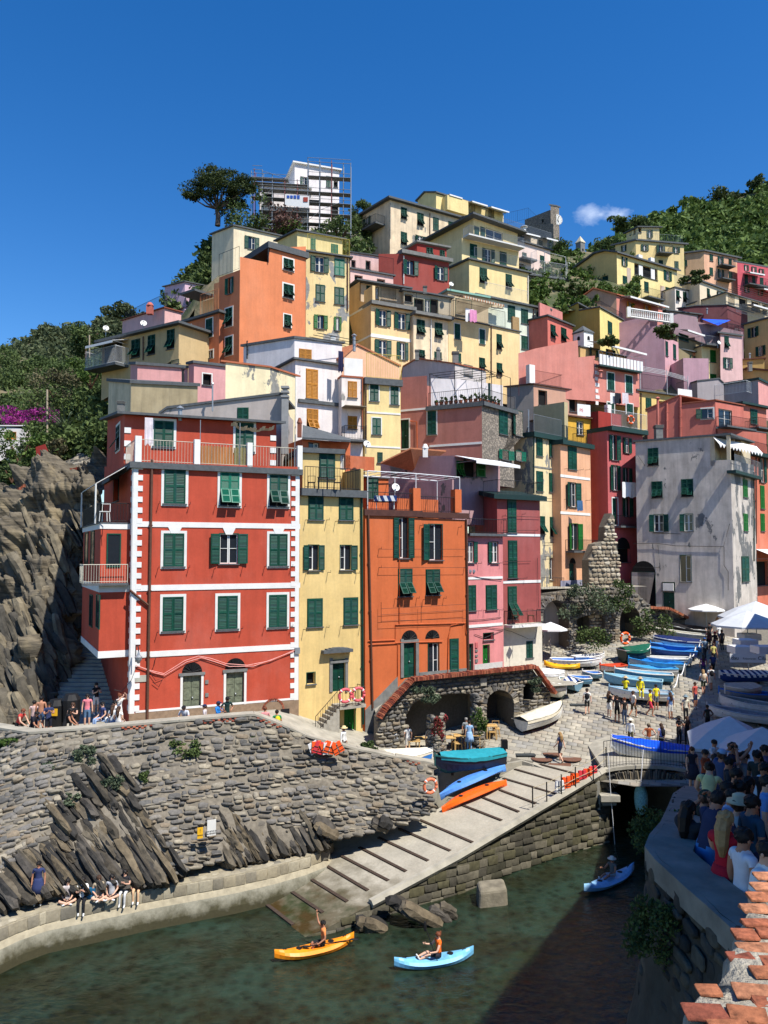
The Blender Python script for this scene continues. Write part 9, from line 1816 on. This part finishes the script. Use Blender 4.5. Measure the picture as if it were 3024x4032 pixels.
# plants on walls, terraces
fr('F13')
for k, x, y, D, r, mt, lb in (('F13', 1330,460,36.2,.75, LEAF, 'biggest bush growing from the harbour wall below the first door'), ('F13', 625,510,35.4,.6, LEAFG, 'grey green bush on the harbour wall'), ('F13', 345,630,35,.55, LEAFG, 'round bush left on the harbour wall'), ('F13', 850,700,34.6,.55, LEAFG, 'bush above the tilted rocks'), ('F13', 510,840,34,.5, LEAFG, 'bush at the left edge of the tilted rocks'), ('F13', 1050,660,35,.3, LEAF, 'small bush on the smooth part of the wall'), ('F13', 40,470,36,.8, LEAFB, 'bright bush at the left border of the wall'), ('F14', 318,335,37.6,.35, LEAFB, 'fresh tuft on the wall below the yellow house'), ('F18', 395,560,44.2,.9, LEAFG, 'grey green caper bush over the cafe arch'), ('F18', 1440,465,48,.55, LEAFG, 'caper bush at the right end of the arcade'), ('F11', 540,1700,61.8,2.1, LEAFG, 'big bush over the middle of the arch wall'), ('F11', 860,1650,63,1.9, LEAF, 'big bush over the right arch'), ('F11', 650,2030,61,1.5, LEAF, 'bushes on the arch wall pier'), ('F16', 450,430,64,1.8, LEAF, 'wide low bush behind the cream boat'), ('F17', 540,640,13.6,.62, LEAF, 'dark bush growing on the parapet wall by the bridge'), ('F17', 640,1500,9.6,.5, LEAF, 'dark plants on the shaded sea wall'), ('F14', 1090,400,42.5,.5, LEAF, 'weeds on the steps left of the arcade'), ('F18', 555,860,43.6,.5, foliage('red_bloom', (.03,.06,.02),(.36,.03,.05)), 'red flowering creeper on the cafe pier'), ('F18', 925,800,44.6,.5, LEAFB, 'creeper on the right cafe pier')): fr(k); bush('bush', lb, P(x, y, D), (r, r * .6, r * (1.6 if 'creeper' in lb else .75)), *((2600,.028) if k == 'F17' else (int(500 + 420 * r), .06 + .025 * r)), mt, stem=False)
F, R_, z = STF
for i in range(15):
 p = (F.w(F.len - 4 + i * .42, z + .05,-.35) if i < 9 else R_.w((i - 8.5) * .55, z + .05,-.3)); r = empty('potted_plant', p, '%s terracotta pot from the left on the stone faced house terrace' % 'first second third fourth fifth sixth seventh eighth ninth tenth eleventh twelfth thirteenth fourteenth last'.split()[i], 'potted plant', 'potted plants on the stone faced house terrace'); m = MB(); m.lathe([(.11,0),(.17,.3),(.19,.31)], p, 10); m.build('pot', TERRA, r); v, f = leafquads(blob(90, p + V((0,0,.5)), (.22,.22,.28), 5), .08,.2); ob('leaves', fastmesh('leaves', v, f, LEAFG if i % 2 else LEAFB), r)
for k, x, y, r, D, lb in (('F1', 865,400,24,66, 'grey satellite dish beside the yellow chimney'), ('F1', 1172,360,26,66, 'white satellite dish on the pink terrace rail'), ('F6', 635,828,27,49.5, 'grey satellite dish above the orange roof room'), ('F6', 843,1142,30,49, 'wire mesh dish behind the orange house terrace'), ('F3', 988,870,20,78, 'white dish beside the dark red house'), ('F8', 1145,132,22,91.5, 'white dish on the corner of the pale pink tall house')): fr(k); dish(lb, x, y, r, D)
fr('S')
p = slip(1915,3345) + V((.3,-.5,-.3)); m = MB(); m.hexa([p + V(q) for q in ((-1.0,-1.5,-3),(.5,-1.2,-3),(.5,.1,-3),(-1.0,-.2,-3),(-.85,-1.35,-.75),(.4,-1.05,-.75),(.4,0,-.72),(-.85,-.3,-.72))]); o = tag(m.build('concrete_block', plain('worn_block', (132,124,106), .9,.3,2.5, k=.8, bump=.8)), 'big pale concrete block standing against the slipway wall in the water', 'block'); bv = o.modifiers.new('round', 'BEVEL'); bv.width = .16; bv.segments = 3
fr('F16'); FP = [sqp(x, y) for x, y in ((655,1230),(725,1090),(790,975),(850,875),(905,790),(955,715))]; q = empty('rope_fence', FP[2], 'post and white rope fence along the sterns of the parked boats', 'fence')
for p in FP: m = MB(); m.tube([p, p + V((0,0,1.1))], .06,5); m.build('post', GREYP, q)
for a, b in zip(FP[:-1], FP[1:]): m = MB(); c = (a + b) / 2; m.tube([a + V((0,0,1.0)), a.lerp(b, .25) + V((0,0,.7)), c + V((0,0,.6)), a.lerp(b, .75) + V((0,0,.7)), b + V((0,0,1.0))], .035,5); m.build('rope', CLOTHW, q)
